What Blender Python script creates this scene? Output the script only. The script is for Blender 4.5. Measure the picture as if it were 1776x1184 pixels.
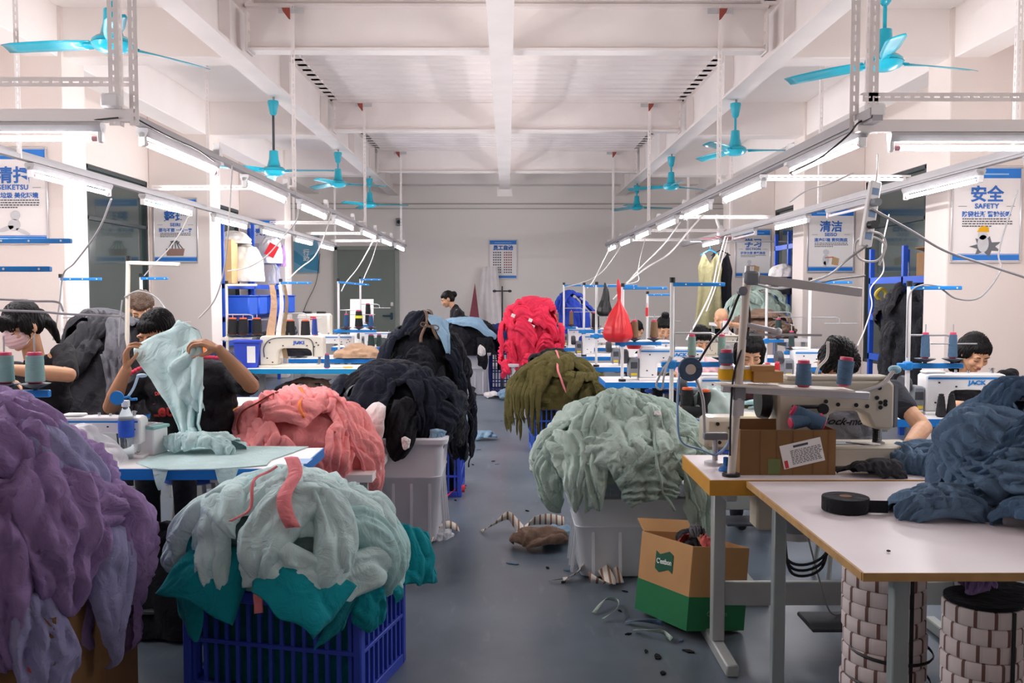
import bpy, math, random
import numpy as np
from mathutils import Vector, Matrix, Euler
from mathutils.bvhtree import BVHTree
for _o in list(bpy.data.objects): bpy.data.objects.remove(_o)
S = bpy.context.scene
COL = S.collection
R = math.radians
PI = math.pi
random.seed(7)
# ---------------------------------------------------------------- camera
FPX = 1600.0
cam_d = bpy.data.cameras.new('camera'); cam = bpy.data.objects.new('camera', cam_d); COL.objects.link(cam)
cam_d.sensor_width = 36.0; cam_d.lens = FPX / 1776 * 36.0
cam_d.clip_start = 0.05; cam_d.clip_end = 100
cam.location = (0, 0, 1.5); cam.rotation_euler = (R(87.0), 0, R(-0.29))
S.camera = cam
# ---------------------------------------------------------------- world and exposure
W = bpy.data.worlds.new('world'); S.world = W; W.use_nodes = True
W.node_tree.nodes['Background'].inputs[0].default_value = (0.9, 0.95, 1.0, 1)
W.node_tree.nodes['Background'].inputs[1].default_value = 0.10
S.view_settings.view_transform = 'Standard'; S.view_settings.look = 'None'
S.view_settings.exposure = 0.42; S.view_settings.gamma = 1.0
S.view_settings.use_curve_mapping = False
TUBE_STRENGTH = 102.0
S.cycles.use_denoising = True
S.cycles.max_bounces = 10; S.cycles.diffuse_bounces = 8; S.cycles.glossy_bounces = 3
S.cycles.transparent_max_bounces = 8; S.cycles.transmission_bounces = 4
S.cycles.sample_clamp_indirect = 6.0
CAMM = Euler((R(87.0), 0, R(-0.29))).to_matrix()
def at(px, py, Y):
    "point of the room seen at pixel (px, py), standing at distance Y"
    d = CAMM @ Vector(((px - 888) / FPX, -(py - 592) / FPX, -1.0))
    t = Y / d.y
    return Vector((d.x * t, Y, 1.5 + d.z * t))
def onz(px, py, z):
    "point of a level surface of height z seen at pixel (px, py)"
    d = CAMM @ Vector(((px - 888) / FPX, -(py - 592) / FPX, -1.0)); t = (z - 1.5) / d.z
    return Vector((d.x * t, d.y * t, z))
def xat(px, Y): return at(px, 508, Y).x
# ---------------------------------------------------------------- mesh builder
def _m3(rot):
    if rot is None: return Matrix.Identity(3)
    if isinstance(rot, Matrix): return rot.to_3x3()
    if isinstance(rot, (int, float)): return Matrix.Rotation(rot, 3, 'Z')
    return Euler(rot).to_matrix()
class MB:
    def __init__(s): s.v = []; s.f = []; s.m = []; s.cur = 0
    def mat(s, i): s.cur = i; return s
    def add(s, vs, fs):
        b = len(s.v); s.v += [tuple(v) for v in vs]
        for f in fs: s.f.append(tuple(b + i for i in f)); s.m.append(s.cur)
        return s
    def box(s, c, d, rot=None, bev=0.0):
        M = _m3(rot); c = Vector(c); a, b, h = d[0]/2, d[1]/2, d[2]/2
        if bev <= 0:
            vs = [(x, y, z) for z in (-h, h) for y in (-b, b) for x in (-a, a)]
            fs = [(0,2,3,1),(4,5,7,6),(0,1,5,4),(2,6,7,3),(0,4,6,2),(1,3,7,5)]
        else:
            e = min(bev, a*.95, b*.95, h*.95); vs = []; idx = {}
            for sx in (-1,1):
                for sy in (-1,1):
                    for sz in (-1,1):
                        for k in range(3):
                            p = [sx*(a-e), sy*(b-e), sz*(h-e)]
                            p[k] = (sx*a, sy*b, sz*h)[k]
                            idx[(sx,sy,sz,k)] = len(vs); vs.append(tuple(p))
            fs = []
            def ori(f):
                pts = [Vector(vs[i]) for i in f]; n = (pts[1]-pts[0]).cross(pts[2]-pts[0])
                return f if n.dot(sum(pts, Vector())) > 0 else f[::-1]
            for k in range(3):
                i, j = [q for q in range(3) if q != k]
                for sk in (-1,1):
                    f = []
                    for si, sj in ((-1,-1),(1,-1),(1,1),(-1,1)):
                        t = [0,0,0]; t[k]=sk; t[i]=si; t[j]=sj; f.append(idx[(*t,k)])
                    fs.append(ori(tuple(f)))
                    
                for si in (-1,1):
                    for sj in (-1,1):
                        f = []
                        for sk, kk in ((-1,i),(1,i),(1,j),(-1,j)):
                            t = [0,0,0]; t[k]=sk; t[i]=si; t[j]=sj; f.append(idx[(*t,kk)])
                        fs.append(ori(tuple(f)))
            for sx in (-1,1):
                for sy in (-1,1):
                    for sz in (-1,1): fs.append(ori(tuple(idx[(sx,sy,sz,k)] for k in range(3))))
        return s.add([c + M @ Vector(v) for v in vs], fs)
    def cyl(s, p0, p1, r0, r1=None, n=12, caps=True):
        p0, p1 = Vector(p0), Vector(p1); r1 = r0 if r1 is None else r1
        ax = (p1 - p0); L = ax.length
        if L < 1e-7: return s
        ax /= L; u = ax.orthogonal().normalized(); w = ax.cross(u)
        vs = []
        for p, r in ((p0, r0), (p1, r1)):
            vs += [p + r*(math.cos(2*PI*i/n)*u + math.sin(2*PI*i/n)*w) for i in range(n)]
        fs = [(i, (i+1)%n, n+(i+1)%n, n+i) for i in range(n)]
        if caps: fs += [tuple(range(n))[::-1], tuple(range(n, 2*n))]
        return s.add(vs, fs)
    def tube(s, pts, r, n=6, caps=True):
        P = [Vector(p) for p in pts]; vs = []; fs = []
        rr = r if isinstance(r, (list, tuple)) else [r]*len(P)
        t0 = (P[1]-P[0]).normalized(); u = t0.orthogonal().normalized()
        for i, p in enumerate(P):
            t = (P[min(i+1, len(P)-1)] - P[max(i-1, 0)])
            t = t.normalized() if t.length > 1e-9 else t0
            u = (u - t*u.dot(t)); u = u.normalized() if u.length > 1e-6 else t.orthogonal().normalized()
            w = t.cross(u)
            vs += [p + rr[i]*(math.cos(2*PI*k/n)*u + math.sin(2*PI*k/n)*w) for k in range(n)]
        for i in range(len(P)-1):
            fs += [(i*n+k, i*n+(k+1)%n, (i+1)*n+(k+1)%n, (i+1)*n+k) for k in range(n)]
        if caps: fs += [tuple(range(n))[::-1], tuple(range((len(P)-1)*n, len(P)*n))]
        return s.add(vs, fs)
    def lathe(s, prof, n=16, c=(0,0,0), rot=None, caps=True):
        M = _m3(rot); c = Vector(c); vs = []; k = len(prof)
        for r, z in prof:
            vs += [c + M @ Vector((r*math.cos(2*PI*i/n), r*math.sin(2*PI*i/n), z)) for i in range(n)]
        fs = []
        for j in range(k-1):
            fs += [(j*n+i, j*n+(i+1)%n, (j+1)*n+(i+1)%n, (j+1)*n+i) for i in range(n)]
        if caps:
            fs += [tuple(range(n))[::-1], tuple(range((k-1)*n, k*n))]
        return s.add(vs, fs)
    def ell(s, c, r, rot=None, n=12, m=8):
        if isinstance(r, (int, float)): r = (r, r, r)
        M = _m3(rot); c = Vector(c); vs = [c + M @ Vector((0,0,-r[2]))]
        for j in range(1, m):
            a = -PI/2 + PI*j/m
            vs += [c + M @ Vector((r[0]*math.cos(a)*math.cos(2*PI*i/n), r[1]*math.cos(a)*math.sin(2*PI*i/n), r[2]*math.sin(a))) for i in range(n)]
        vs.append(c + M @ Vector((0,0,r[2]))); T = len(vs)-1
        fs = [(0, 1+(i+1)%n, 1+i) for i in range(n)]
        for j in range(m-2):
            b = 1 + j*n
            fs += [(b+i, b+(i+1)%n, b+n+(i+1)%n, b+n+i) for i in range(n)]
        b = 1 + (m-2)*n
        fs += [(b+i, b+(i+1)%n, T) for i in range(n)]
        return s.add(vs, fs)
    def caps(s, p0, p1, r0, r1=None, n=10):
        "tapered capsule"
        r1 = r0 if r1 is None else r1
        s.cyl(p0, p1, r0, r1, n); s.ell(p0, r0, None, n, 6); s.ell(p1, r1, None, n, 6); return s
    def prism(s, poly, y0, y1):
        "polygon in XZ extruded along Y"
        n = len(poly); vs = [(x, y0, z) for x, z in poly] + [(x, y1, z) for x, z in poly]
        ar = sum(poly[i][0]*poly[(i+1)%n][1] - poly[(i+1)%n][0]*poly[i][1] for i in range(n))
        o = tuple(range(n)); fs = [o, tuple(range(n, 2*n))[::-1]] + [(i, n+i, n+(i+1)%n, (i+1)%n) for i in range(n)]
        if ar < 0: fs = [f[::-1] for f in fs]
        return s.add(vs, fs)
    def plate(s, poly, z0, z1):
        "polygon in XY extruded along Z"
        n = len(poly); vs = [(x, y, z0) for x, y in poly] + [(x, y, z1) for x, y in poly]
        ar = sum(poly[i][0]*poly[(i+1)%n][1] - poly[(i+1)%n][0]*poly[i][1] for i in range(n))
        o = tuple(range(n)); fs = [o[::-1], tuple(range(n, 2*n))] + [(i, (i+1)%n, n+(i+1)%n, n+i) for i in range(n)]
        if ar < 0: fs = [f[::-1] for f in fs]
        return s.add(vs, fs)
    def grid(s, P, closed=False):
        n, m = P.shape[:2]; fs = []
        for i in range(n-1):
            for j in range(m-1 if not closed else m):
                k = (j+1) % m
                fs.append((i*m+j, i*m+k, (i+1)*m+k, (i+1)*m+j))
        return s.add(P.reshape(-1, 3).tolist(), fs)
    def mesh(s, name, mats, angle=38):
        me = bpy.data.meshes.new(name); me.from_pydata(s.v, [], s.f); me.update()
        for m in (mats if isinstance(mats, (list, tuple)) else [mats]): me.materials.append(m)
        if max(s.m, default=0) > 0: me.polygons.foreach_set('material_index', s.m)
        if angle:
            me.shade_smooth()
            if angle < 180: me.set_sharp_from_angle(angle=R(angle))
        return me
    def build(s, name, mats, parent=None, loc=None, rot=None, angle=38):
        return link(name, s.mesh(name, mats, angle), parent, loc, rot)
def link(name, me, parent=None, loc=None, rot=None):
    o = bpy.data.objects.new(name, me); COL.objects.link(o)
    if parent is not None: o.parent = parent
    if loc is not None: o.location = loc
    if rot is not None: o.rotation_euler = (0, 0, rot) if isinstance(rot, (int, float)) else rot
    return o
def tag(o, label=None, cat=None, group=None, kind=None):
    if label: o['label'] = label
    if cat: o['category'] = cat
    if group: o['group'] = group
    if kind: o['kind'] = kind
    return o
def thing(name, label, cat, loc=(0,0,0), rot=0.0, group=None):
    o = bpy.data.objects.new(name, None); COL.objects.link(o); o.empty_display_size = 0.1
    o.location = loc; o.rotation_euler = (0, 0, rot) if isinstance(rot, (int, float)) else rot
    return tag(o, label, cat, group)
def copy_tree(o, parent=None):
    c = o.copy(); COL.objects.link(c)
    if parent is not None: c.parent = parent
    for ch in list(o.children): copy_tree(ch, c)
    return c
def dup(root, loc, rot=0.0, label=None, group=None):
    c = copy_tree(root); c.location = loc
    c.rotation_euler = (0, 0, rot) if isinstance(rot, (int, float)) else rot
    return tag(c, label, None, group)
ORD = ['first','second','third','fourth','fifth','sixth','seventh','eighth','ninth','tenth']
def bez(p0, p1, p2, p3, n=14):
    p0, p1, p2, p3 = map(Vector, (p0, p1, p2, p3)); out = []
    for i in range(n+1):
        t = i/n; u = 1-t; out.append(u*u*u*p0 + 3*u*u*t*p1 + 3*u*t*t*p2 + t*t*t*p3)
    return out
def spline(pts, n=8):
    P = [Vector(p) for p in pts]; P = [P[0]*2-P[1]] + P + [P[-1]*2-P[-2]]; out = []
    for i in range(1, len(P)-2):
        for k in range(n):
            t = k/n; a, b, c, d = P[i-1], P[i], P[i+1], P[i+2]
            out.append(0.5*((2*b)+(-a+c)*t+(2*a-5*b+4*c-d)*t*t+(-a+3*b-3*c+d)*t**3))
    out.append(P[-2]); return out
# ---------------------------------------------------------------- numpy noise
def _hash(ix, iy, seed):
    h = (ix.astype(np.int64)*374761393 + iy.astype(np.int64)*668265263 + seed*1442695041) & 0x7fffffff
    h = ((h ^ (h >> 13)) * 1274126177) & 0x7fffffff
    return ((h ^ (h >> 16)) & 0xffff) / 65535.0
def vnoise(x, y, seed=0):
    x = np.asarray(x, float); y = np.asarray(y, float)
    ix = np.floor(x); iy = np.floor(y); fx = x-ix; fy = y-iy
    fx = fx*fx*fx*(fx*(fx*6-15)+10); fy = fy*fy*fy*(fy*(fy*6-15)+10)
    a = _hash(ix, iy, seed); b = _hash(ix+1, iy, seed); c = _hash(ix, iy+1, seed); d = _hash(ix+1, iy+1, seed)
    return (a+(b-a)*fx)*(1-fy) + (c+(d-c)*fx)*fy
def fbm(x, y, seed=0, o=3):
    s = 0; a = 0.5
    for k in range(o): s = s + a*vnoise(x*2**k, y*2**k, seed+k*17); a *= .5
    return s
# ---------------------------------------------------------------- materials
def srgb(r, g, b):
    f = lambda c: (c/255/12.92) if c/255 <= .04045 else ((c/255+.055)/1.055)**2.4
    return (f(r), f(g), f(b), 1)
MATS = {}
def mat(name, rgb, rough=.5, metal=0.0, var=0.06, scale=6.0, bump=0.0, bscale=60.0, emit=None, alpha=None, trans=0.0, coat=0.0, sheen=0.0, rand=0.0, ior=1.45, aniso=None):
    if name in MATS: return MATS[name]
    m = bpy.data.materials.new(name); m.use_nodes = True; nt = m.node_tree; N = nt.nodes; L = nt.links
    p = N['Principled BSDF']; c = srgb(*rgb)
    p.inputs['Base Color'].default_value = c; p.inputs['Roughness'].default_value = rough
    p.inputs['Metallic'].default_value = metal; p.inputs['IOR'].default_value = ior
    if trans: p.inputs['Transmission Weight'].default_value = trans
    if coat: p.inputs['Coat Weight'].default_value = coat
    if sheen: p.inputs['Sheen Weight'].default_value = sheen; p.inputs['Sheen Roughness'].default_value = .5
    if alpha is not None: p.inputs['Alpha'].default_value = alpha
    if emit: p.inputs['Emission Color'].default_value = srgb(*rgb); p.inputs['Emission Strength'].default_value = emit
    tc = N.new('ShaderNodeTexCoord')
    if var or rand:
        nz = N.new('ShaderNodeTexNoise'); nz.inputs['Scale'].default_value = scale; nz.inputs['Detail'].default_value = 4
        L.new(tc.outputs['Object'], nz.inputs['Vector'])
        mr = N.new('ShaderNodeMapRange'); mr.inputs['From Min'].default_value = .3; mr.inputs['From Max'].default_value = .7
        mr.inputs['To Min'].default_value = 1-var; mr.inputs['To Max'].default_value = 1+var
        L.new(nz.outputs['Fac'], mr.inputs['Value'])
        hv = N.new('ShaderNodeHueSaturation'); hv.inputs['Color'].default_value = c
        val = mr.outputs['Result']
        if rand:
            oi = N.new('ShaderNodeObjectInfo'); r2 = N.new('ShaderNodeMapRange')
            r2.inputs['To Min'].default_value = 1-rand; r2.inputs['To Max'].default_value = 1+rand
            L.new(oi.outputs['Random'], r2.inputs['Value'])
            mu = N.new('ShaderNodeMath'); mu.operation = 'MULTIPLY'
            L.new(val, mu.inputs[0]); L.new(r2.outputs['Result'], mu.inputs[1]); val = mu.outputs[0]
        L.new(val, hv.inputs['Value']); L.new(hv.outputs['Color'], p.inputs['Base Color'])
    if bump:
        b = N.new('ShaderNodeTexNoise'); b.inputs['Scale'].default_value = bscale; b.inputs['Detail'].default_value = 3
        src = tc.outputs['Object']
        if aniso:
            mp = N.new('ShaderNodeMapping'); mp.inputs['Scale'].default_value = aniso
            L.new(src, mp.inputs['Vector']); src = mp.outputs['Vector']
        L.new(src, b.inputs['Vector'])
        bp = N.new('ShaderNodeBump'); bp.inputs['Strength'].default_value = bump; bp.inputs['Distance'].default_value = .01
        L.new(b.outputs['Fac'], bp.inputs['Height']); L.new(bp.outputs['Normal'], p.inputs['Normal'])
    MATS[name] = m; return m
def cloth(name, rgb, var=.07, rand=.08):
    "woven fabric: fine weave and small creases"
    if name in MATS: return MATS[name]
    m = mat(name, rgb, .85, 0, var, 9, 0, 60, sheen=.04, rand=rand)
    nt = m.node_tree; N = nt.nodes; L = nt.links; p = N['Principled BSDF']; p.inputs['Specular IOR Level'].default_value = .2
    tc = N['Texture Coordinate']
    n1 = N.new('ShaderNodeTexNoise'); n1.inputs['Scale'].default_value = 11; n1.inputs['Detail'].default_value = 5; n1.inputs['Distortion'].default_value = 1.6
    L.new(tc.outputs['Object'], n1.inputs['Vector'])
    bp = N.new('ShaderNodeBump'); bp.inputs['Strength'].default_value = .8; bp.inputs['Distance'].default_value = .02
    L.new(n1.outputs['Fac'], bp.inputs['Height']); L.new(bp.outputs['Normal'], p.inputs['Normal'])
    return m
M_wall = mat('wall_paint', (228,218,212), .85, var=.02, scale=1.2, bump=.08, bscale=90)
M_ceil = mat('ceiling_paint', (238,232,228), .8, var=.025, scale=1.5, bump=.06, bscale=40)
M_steel_white = mat('white_painted_steel', (236,230,227), .55, var=.035, scale=2.5, bump=.05, bscale=25)
M_wall_lightened = mat('wall_paint_lightened', (236,232,226), .85, var=.02, scale=1.0, bump=.06, bscale=90)  # same paint as the side walls, colour lightened in place of light
M_white = mat('white_plastic', (236,236,236), .4, var=.03)
M_cream = mat('cream_enamel', (232,226,210), .38, var=.04, coat=.2)
M_machine = mat('white_enamel', (238,238,238), .32, var=.025, coat=.3)
M_beige = mat('beige_enamel', (205,198,180), .4, var=.05, coat=.2)
M_galv = mat('galvanised_steel', (196,196,198), .42, .55, var=.06, scale=12)
M_chrome = mat('bright_steel', (200,200,202), .22, .95, var=.03)
M_grey = mat('grey_plastic', (128,134,140), .45, var=.04)
M_dgrey = mat('dark_grey_plastic', (66,70,76), .5, var=.05)
M_black = mat('black_plastic', (26,27,30), .45, var=.05)
M_blue = mat('blue_enamel', (30,134,214), .42, var=.05)
M_edge = mat('blue_edge_band', (24,128,214), .42, var=.04)
M_teal_edge = mat('teal_edge_band', (24,150,206), .42, var=.04)
M_rackblue = mat('rack_blue', (40,84,186), .45, var=.05)
M_crate = mat('crate_blue', (52,78,196), .42, var=.06)
M_crate2 = mat('crate_light_blue', (70,116,222), .42, var=.06)
M_fan = mat('fan_turquoise', (22,168,192), .3, var=.04, coat=.4)
M_laminate = mat('white_laminate', (240,238,238), .35, var=.02)
M_lam_pink = mat('worn_white_laminate', (232,224,228), .38, var=.03, scale=5)
M_orange_edge = mat('ochre_wood_edge', (206,150,52), .5, var=.1)
M_ply = mat('plywood_edge', (188,150,96), .6, var=.12, scale=20)
M_legs = mat('table_leg_paint', (176,182,180), .45, .2, var=.06)
M_bin = mat('grey_bin_plastic', (214,214,222), .45, var=.04, trans=0.0)
M_wbin = mat('white_bin_plastic', (216,222,228), .4, var=.04)
M_red = mat('red_plastic', (214,40,48), .4)
M_pinkcore = mat('pink_cone_core', (216,74,110), .45)
M_yellow = mat('yellow_thread', (226,172,24), .7, var=.08)
M_paper = mat('white_paper', (240,240,238), .75, var=.02)
M_posterw = mat('poster_sheet', (236,233,232), .4, var=.015)
M_posterb = mat('poster_blue', (38,120,206), .4, var=.1, scale=3)
M_ink = mat('dark_ink', (70,72,80), .6, var=0)
M_inkblue = mat('blue_ink', (52,110,190), .6, var=0)
M_inkred = mat('red_ink', (206,60,60), .6, var=0)
M_alu = mat('aluminium_frame', (206,204,206), .35, .7, var=.03)
M_carton = mat('brown_cardboard', (190,146,96), .8, var=.07, scale=5, bump=.1, bscale=30)
M_carton_d = mat('dark_cardboard', (132,98,60), .8, var=.1, scale=5, bump=.1, bscale=30)
M_green = mat('green_print', (20,112,66), .6, var=.06)
M_cable_w = mat('white_cable', (206,204,202), .5, var=0)
M_cable_g = mat('grey_cable', (150,150,152), .5, var=0)
M_cable_k = mat('black_cable', (36,36,40), .5, var=0)
M_skin = mat('skin', (206,158,124), .55, var=.06, scale=14, bump=.05, bscale=120)
M_skin2 = mat('tanned_skin', (186,134,100), .55, var=.07, scale=14, bump=.05, bscale=120)
M_lip = mat('lips', (168,96,88), .5, var=0)
M_lash = mat('lash_brow', (40,30,28), .7, var=0)
M_eye = mat('eye_white', (226,222,216), .3, var=0)
M_hair = mat('black_hair', (13,12,13), .5, var=.3, scale=30, bump=.9, bscale=90, aniso=(1,1,.12))
M_hair.node_tree.nodes['Principled BSDF'].inputs['Specular IOR Level'].default_value = .22
M_mask = mat('pink_mask', (226,196,202), .85, var=.03)
M_glassdark = mat('dark_window_glass', (44,60,58), .16, var=.1, scale=.8, coat=.3)
M_door = mat('door_green_grey', (122,132,124), .5, var=.04, scale=2)
# ================================================================ room
def floor_mat():
    m = bpy.data.materials.new('grey_epoxy_floor'); m.use_nodes = True; nt = m.node_tree; N = nt.nodes; L = nt.links
    p = N['Principled BSDF']; tc = N.new('ShaderNodeTexCoord')
    a = N.new('ShaderNodeTexNoise'); a.inputs['Scale'].default_value = 1.1; a.inputs['Detail'].default_value = 6; a.inputs['Roughness'].default_value = .62
    b = N.new('ShaderNodeTexNoise'); b.inputs['Scale'].default_value = 14; b.inputs['Detail'].default_value = 5
    mp = N.new('ShaderNodeMapping'); mp.inputs['Scale'].default_value = (1.0, .22, 1)
    L.new(tc.outputs['Object'], a.inputs['Vector']); L.new(tc.outputs['Object'], mp.inputs['Vector']); L.new(mp.outputs['Vector'], b.inputs['Vector'])
    cr = N.new('ShaderNodeValToRGB'); e = cr.color_ramp.elements
    e[0].position = .3; e[0].color = srgb(84,97,110); e[1].position = .72; e[1].color = srgb(118,131,142)
    L.new(a.outputs['Fac'], cr.inputs['Fac'])
    cr2 = N.new('ShaderNodeValToRGB'); e = cr2.color_ramp.elements
    e[0].position = .62; e[0].color = (0,0,0,1); e[1].position = .78; e[1].color = (1,1,1,1)
    L.new(b.outputs['Fac'], cr2.inputs['Fac'])
    mx = N.new('ShaderNodeMix'); mx.data_type = 'RGBA'; mx.inputs['B'].default_value = srgb(160,164,166)
    mu = N.new('ShaderNodeMath'); mu.operation = 'MULTIPLY'; mu.inputs[1].default_value = .35
    L.new(cr2.outputs['Color'], mu.inputs[0]); L.new(mu.outputs[0], mx.inputs['Factor'])
    L.new(cr.outputs['Color'], mx.inputs['A']); L.new(mx.outputs['Result'], p.inputs['Base Color'])
    mr = N.new('ShaderNodeMapRange'); mr.inputs['To Min'].default_value = .22; mr.inputs['To Max'].default_value = .42
    L.new(a.outputs['Fac'], mr.inputs['Value']); L.new(mr.outputs['Result'], p.inputs['Roughness'])
    bp = N.new('ShaderNodeBump'); bp.inputs['Strength'].default_value = .12; bp.inputs['Distance'].default_value = .004
    L.new(b.outputs['Fac'], bp.inputs['Height']); L.new(bp.outputs['Normal'], p.inputs['Normal'])
    return m
M_floor = floor_mat()
def st(o, label=None): return tag(o, label, None, None, 'structure')
YB = 19.4; XW = 4.7; XP = 3.9; ZC = 4.0; YF = -1.6
BAYS = [8.2, 12.2, 16.3]
st(MB().box((0, (YB+YF)/2, -.05), (2*XW+.4, YB-YF+.4, .1)).build('floor', M_floor), 'smooth worn grey epoxy floor')
st(MB().box((0, YB+.1, 2.05), (2*XW+.4, .2, 4.3)).build('wall_back', M_wall_lightened), 'plain off-white end wall')
st(MB().box((0, YF-.1, 2.05), (2*XW+.4, .2, 4.3)).build('wall_front', M_wall))
# side walls with window openings between the piers
WIN = [(8.7, 12.15), (12.7, 16.25)]
def side_wall(sx, name):
    mb = MB(); x = sx*(XW+.1)
    ys = [YF] + [y for w in WIN for y in w] + [YB]
    for i in range(0, len(ys), 2): mb.box((x, (ys[i]+ys[i+1])/2, 2.05), (.2, ys[i+1]-ys[i], 4.3))
    for a, b in WIN:
        mb.box((x, (a+b)/2, 3.575), (.2, b-a, 1.25)); mb.box((x, (a+b)/2, .25), (.2, b-a, .7))
    st(mb.build(name, M_wall), 'white side wall between the piers')
side_wall(-1, 'wall_left'); side_wall(1, 'wall_right')
nwin = 0
for sx in (-1, 1):
    for a, b in WIN:
        nwin += 1; w = thing('window_%d' % nwin, 'dark glazed window between two white piers', None, (sx*(XW+.03), (a+b)/2, .6)); w['kind'] = 'structure'
        L_ = b-a; mb = MB()
        for y in (-L_/2+.02, L_/2-.02, 0): mb.box((0, y, 1.17), (.06, .04, 2.34))
        for z in (.02, 2.32, 1.75): mb.box((0, 0, z), (.06, L_, .04))
        mb.build('window_frame', mat('dark_window_frame', (58,66,68), .5), w)
        for y in (-L_/4, L_/4):
            for z0, z1 in ((.04, 1.73), (1.77, 2.3)):
                MB().box((sx*.01, y, (z0+z1)/2), (.012, L_/2-.06, z1-z0)).build('pane', M_glassdark, w)
# piers, edge beams and cross beams of the side bays
for k, y in enumerate(BAYS):
    for sx, sd in ((-1, 'left'), (1, 'right')):
        st(MB().box((sx*(XP+XW)/2, y+.22, 2.0), (XW-XP, .45, 4.0), bev=.01).build('wall_pier_%s' % sd, M_wall), 'white pier along the %s side' % sd)
        st(MB().box((sx*(2.42+XW)/2, y+.2, 3.79), (XW-2.42, .3, .44), bev=.008).build('ceiling_cross_beam', M_ceil), 'plastered cross beam in the %s bay' % sd)
for sx in (-1, 1):
    st(MB().box((sx*4.075, (YB+YF)/2, 3.785), (.3, YB-YF, .44), bev=.008).build('ceiling_edge_beam', M_ceil), 'plastered beam along the piers')
    st(MB().box((sx*(2.3+XW)/2, (YB+YF)/2, ZC+.1), (XW-2.3+.2, YB-YF+.2, .2)).build('ceiling_side_slab', M_ceil), 'flat plastered slab over the side bay')
# corrugated deck over the middle bay: ribs run across
P = []; y = YF
while y < YB:
    for dy, z in ((0, ZC+.06), (.09, ZC+.06), (.115, ZC), (.205, ZC), (.23, ZC+.06)):
        if y+dy <= YB+.1: P.append((y+dy, z))
    y += .23
A = np.array([[(x, yy, z) for yy, z in P] for x in (2.3, -2.3)])
st(MB().grid(A).build('ceiling', M_steel_white, angle=20), 'white corrugated steel deck ceiling')
st(MB().box((0, (YB+YF)/2, ZC+.16), (4.8, YB-YF, .04)).build('ceiling_deck_top', M_ceil))
# steel beams
def ibeam_x(y, z0, z1, w, x0, x1):
    mb = MB(); xc = (x0+x1)/2; L_ = x1-x0
    mb.box((xc, y, z0+.012), (L_, w, .024)); mb.box((xc, y, z1-.012), (L_, w, .024)); mb.box((xc, y, (z0+z1)/2), (L_, .014, z1-z0-.048)); return mb
def ibeam_y(x, z0, z1, w, y0, y1, side=None):
    mb = MB(); yc = (y0+y1)/2; L_ = y1-y0
    mb.box((x, yc, z0+.014), (w, L_, .028)); mb.box((x, yc, z1-.014), (w, L_, .028)); mb.box((x, yc, (z0+z1)/2), (.016, L_, z1-z0-.056)); return mb
for k, y in enumerate([4.1] + BAYS):
    o = ibeam_x(y, 3.6, ZC, .16, -2.27, 2.27).build('ceiling_steel_cross_beam', M_steel_white)
    st(o, 'white steel beam spanning the middle bay')
for sx, sd in ((-1, 'left'), (1, 'right')):
    mb = ibeam_y(sx*2.36, 3.53, ZC+.075, .2, YF, YB)
    yy = 1.5
    while yy < YB:                                     # stiffener plates
        mb.box((sx*2.30, yy, 3.76), (.09, .012, .42)); yy += 2.05
    for y in [4.1]+BAYS:                               # end plates with bolts
        mb.box((sx*2.255, y, 3.76), (.02, .2, .34))
        for dy in (-.06, .06):
            for z in (3.66, 3.76, 3.86): mb.cyl((sx*2.25, y+dy, z), (sx*2.232, y+dy, z), .013, n=6)
    st(mb.build('ceiling_long_beam_' + sd, M_steel_white), 'long white steel beam on the %s of the middle bay' % sd)
    mb = MB()
    mb.box((sx*2.5, (YB+YF)/2, 3.62), (.045, YB-YF, .045)); st(mb.build('trim_conduit_' + sd, M_steel_white), 'white cable conduit along the long beam')
mb = ibeam_y(-.05, 3.54, 3.62, .2, 1.0, 18.3); mb.box((-.05, 18.32, 3.5), (.3, .05, .2)); mb.box((-.05, 10, 3.585), (.1, 17, .07))
st(mb.build('ceiling_centre_beam', M_steel_white), 'slim white beam down the centre line')
st(MB().box((0, YB-.17, 3.87), (9.3, .34, .28), bev=.008).build('ceiling_end_beam', M_ceil), 'plastered beam along the top of the end wall')
# thin cable ledge on end wall
st(MB().box((0, YB-.02, 3.36), (9.3, .03, .018)).box((0, YB-.02, 3.26), (9.3, .02, .012)).build('trim_wall_cable', mat('wall_cable', (170,164,160), .6)), 'thin surface cables across the end wall')
# tall door on the end wall
d = thing('door_1', 'tall grey-green steel door in the end wall', None, (xat(636, YB-.03), YB-.03, 0)); d['kind'] = 'structure'
MB().box((0, 0, 1.22), (1.2, .05, 2.40)).build('door_leaf', M_door, d)
mb = MB(); fm = mat('door_frame_paint', (150,156,150), .5)
for sx in (-1, 1): mb.box((sx*.64, -.01, 1.23), (.08, .07, 2.46))
mb.box((0, -.01, 2.44), (1.36, .07, .08)); mb.build('door_frame', fm, d)
h = MB().box((.52, -.045, 1.02), (.05, .04, .14), bev=.01).cyl((.5, -.07, 1.03), (.34, -.07, 1.03), .014); h.build('door_handle', mat('blue_black_handle', (30,70,96), .35), d)
MB().box((.53, -.04, 1.27), (.06, .03, .08), bev=.01).build('lock', M_paper, d)
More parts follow.
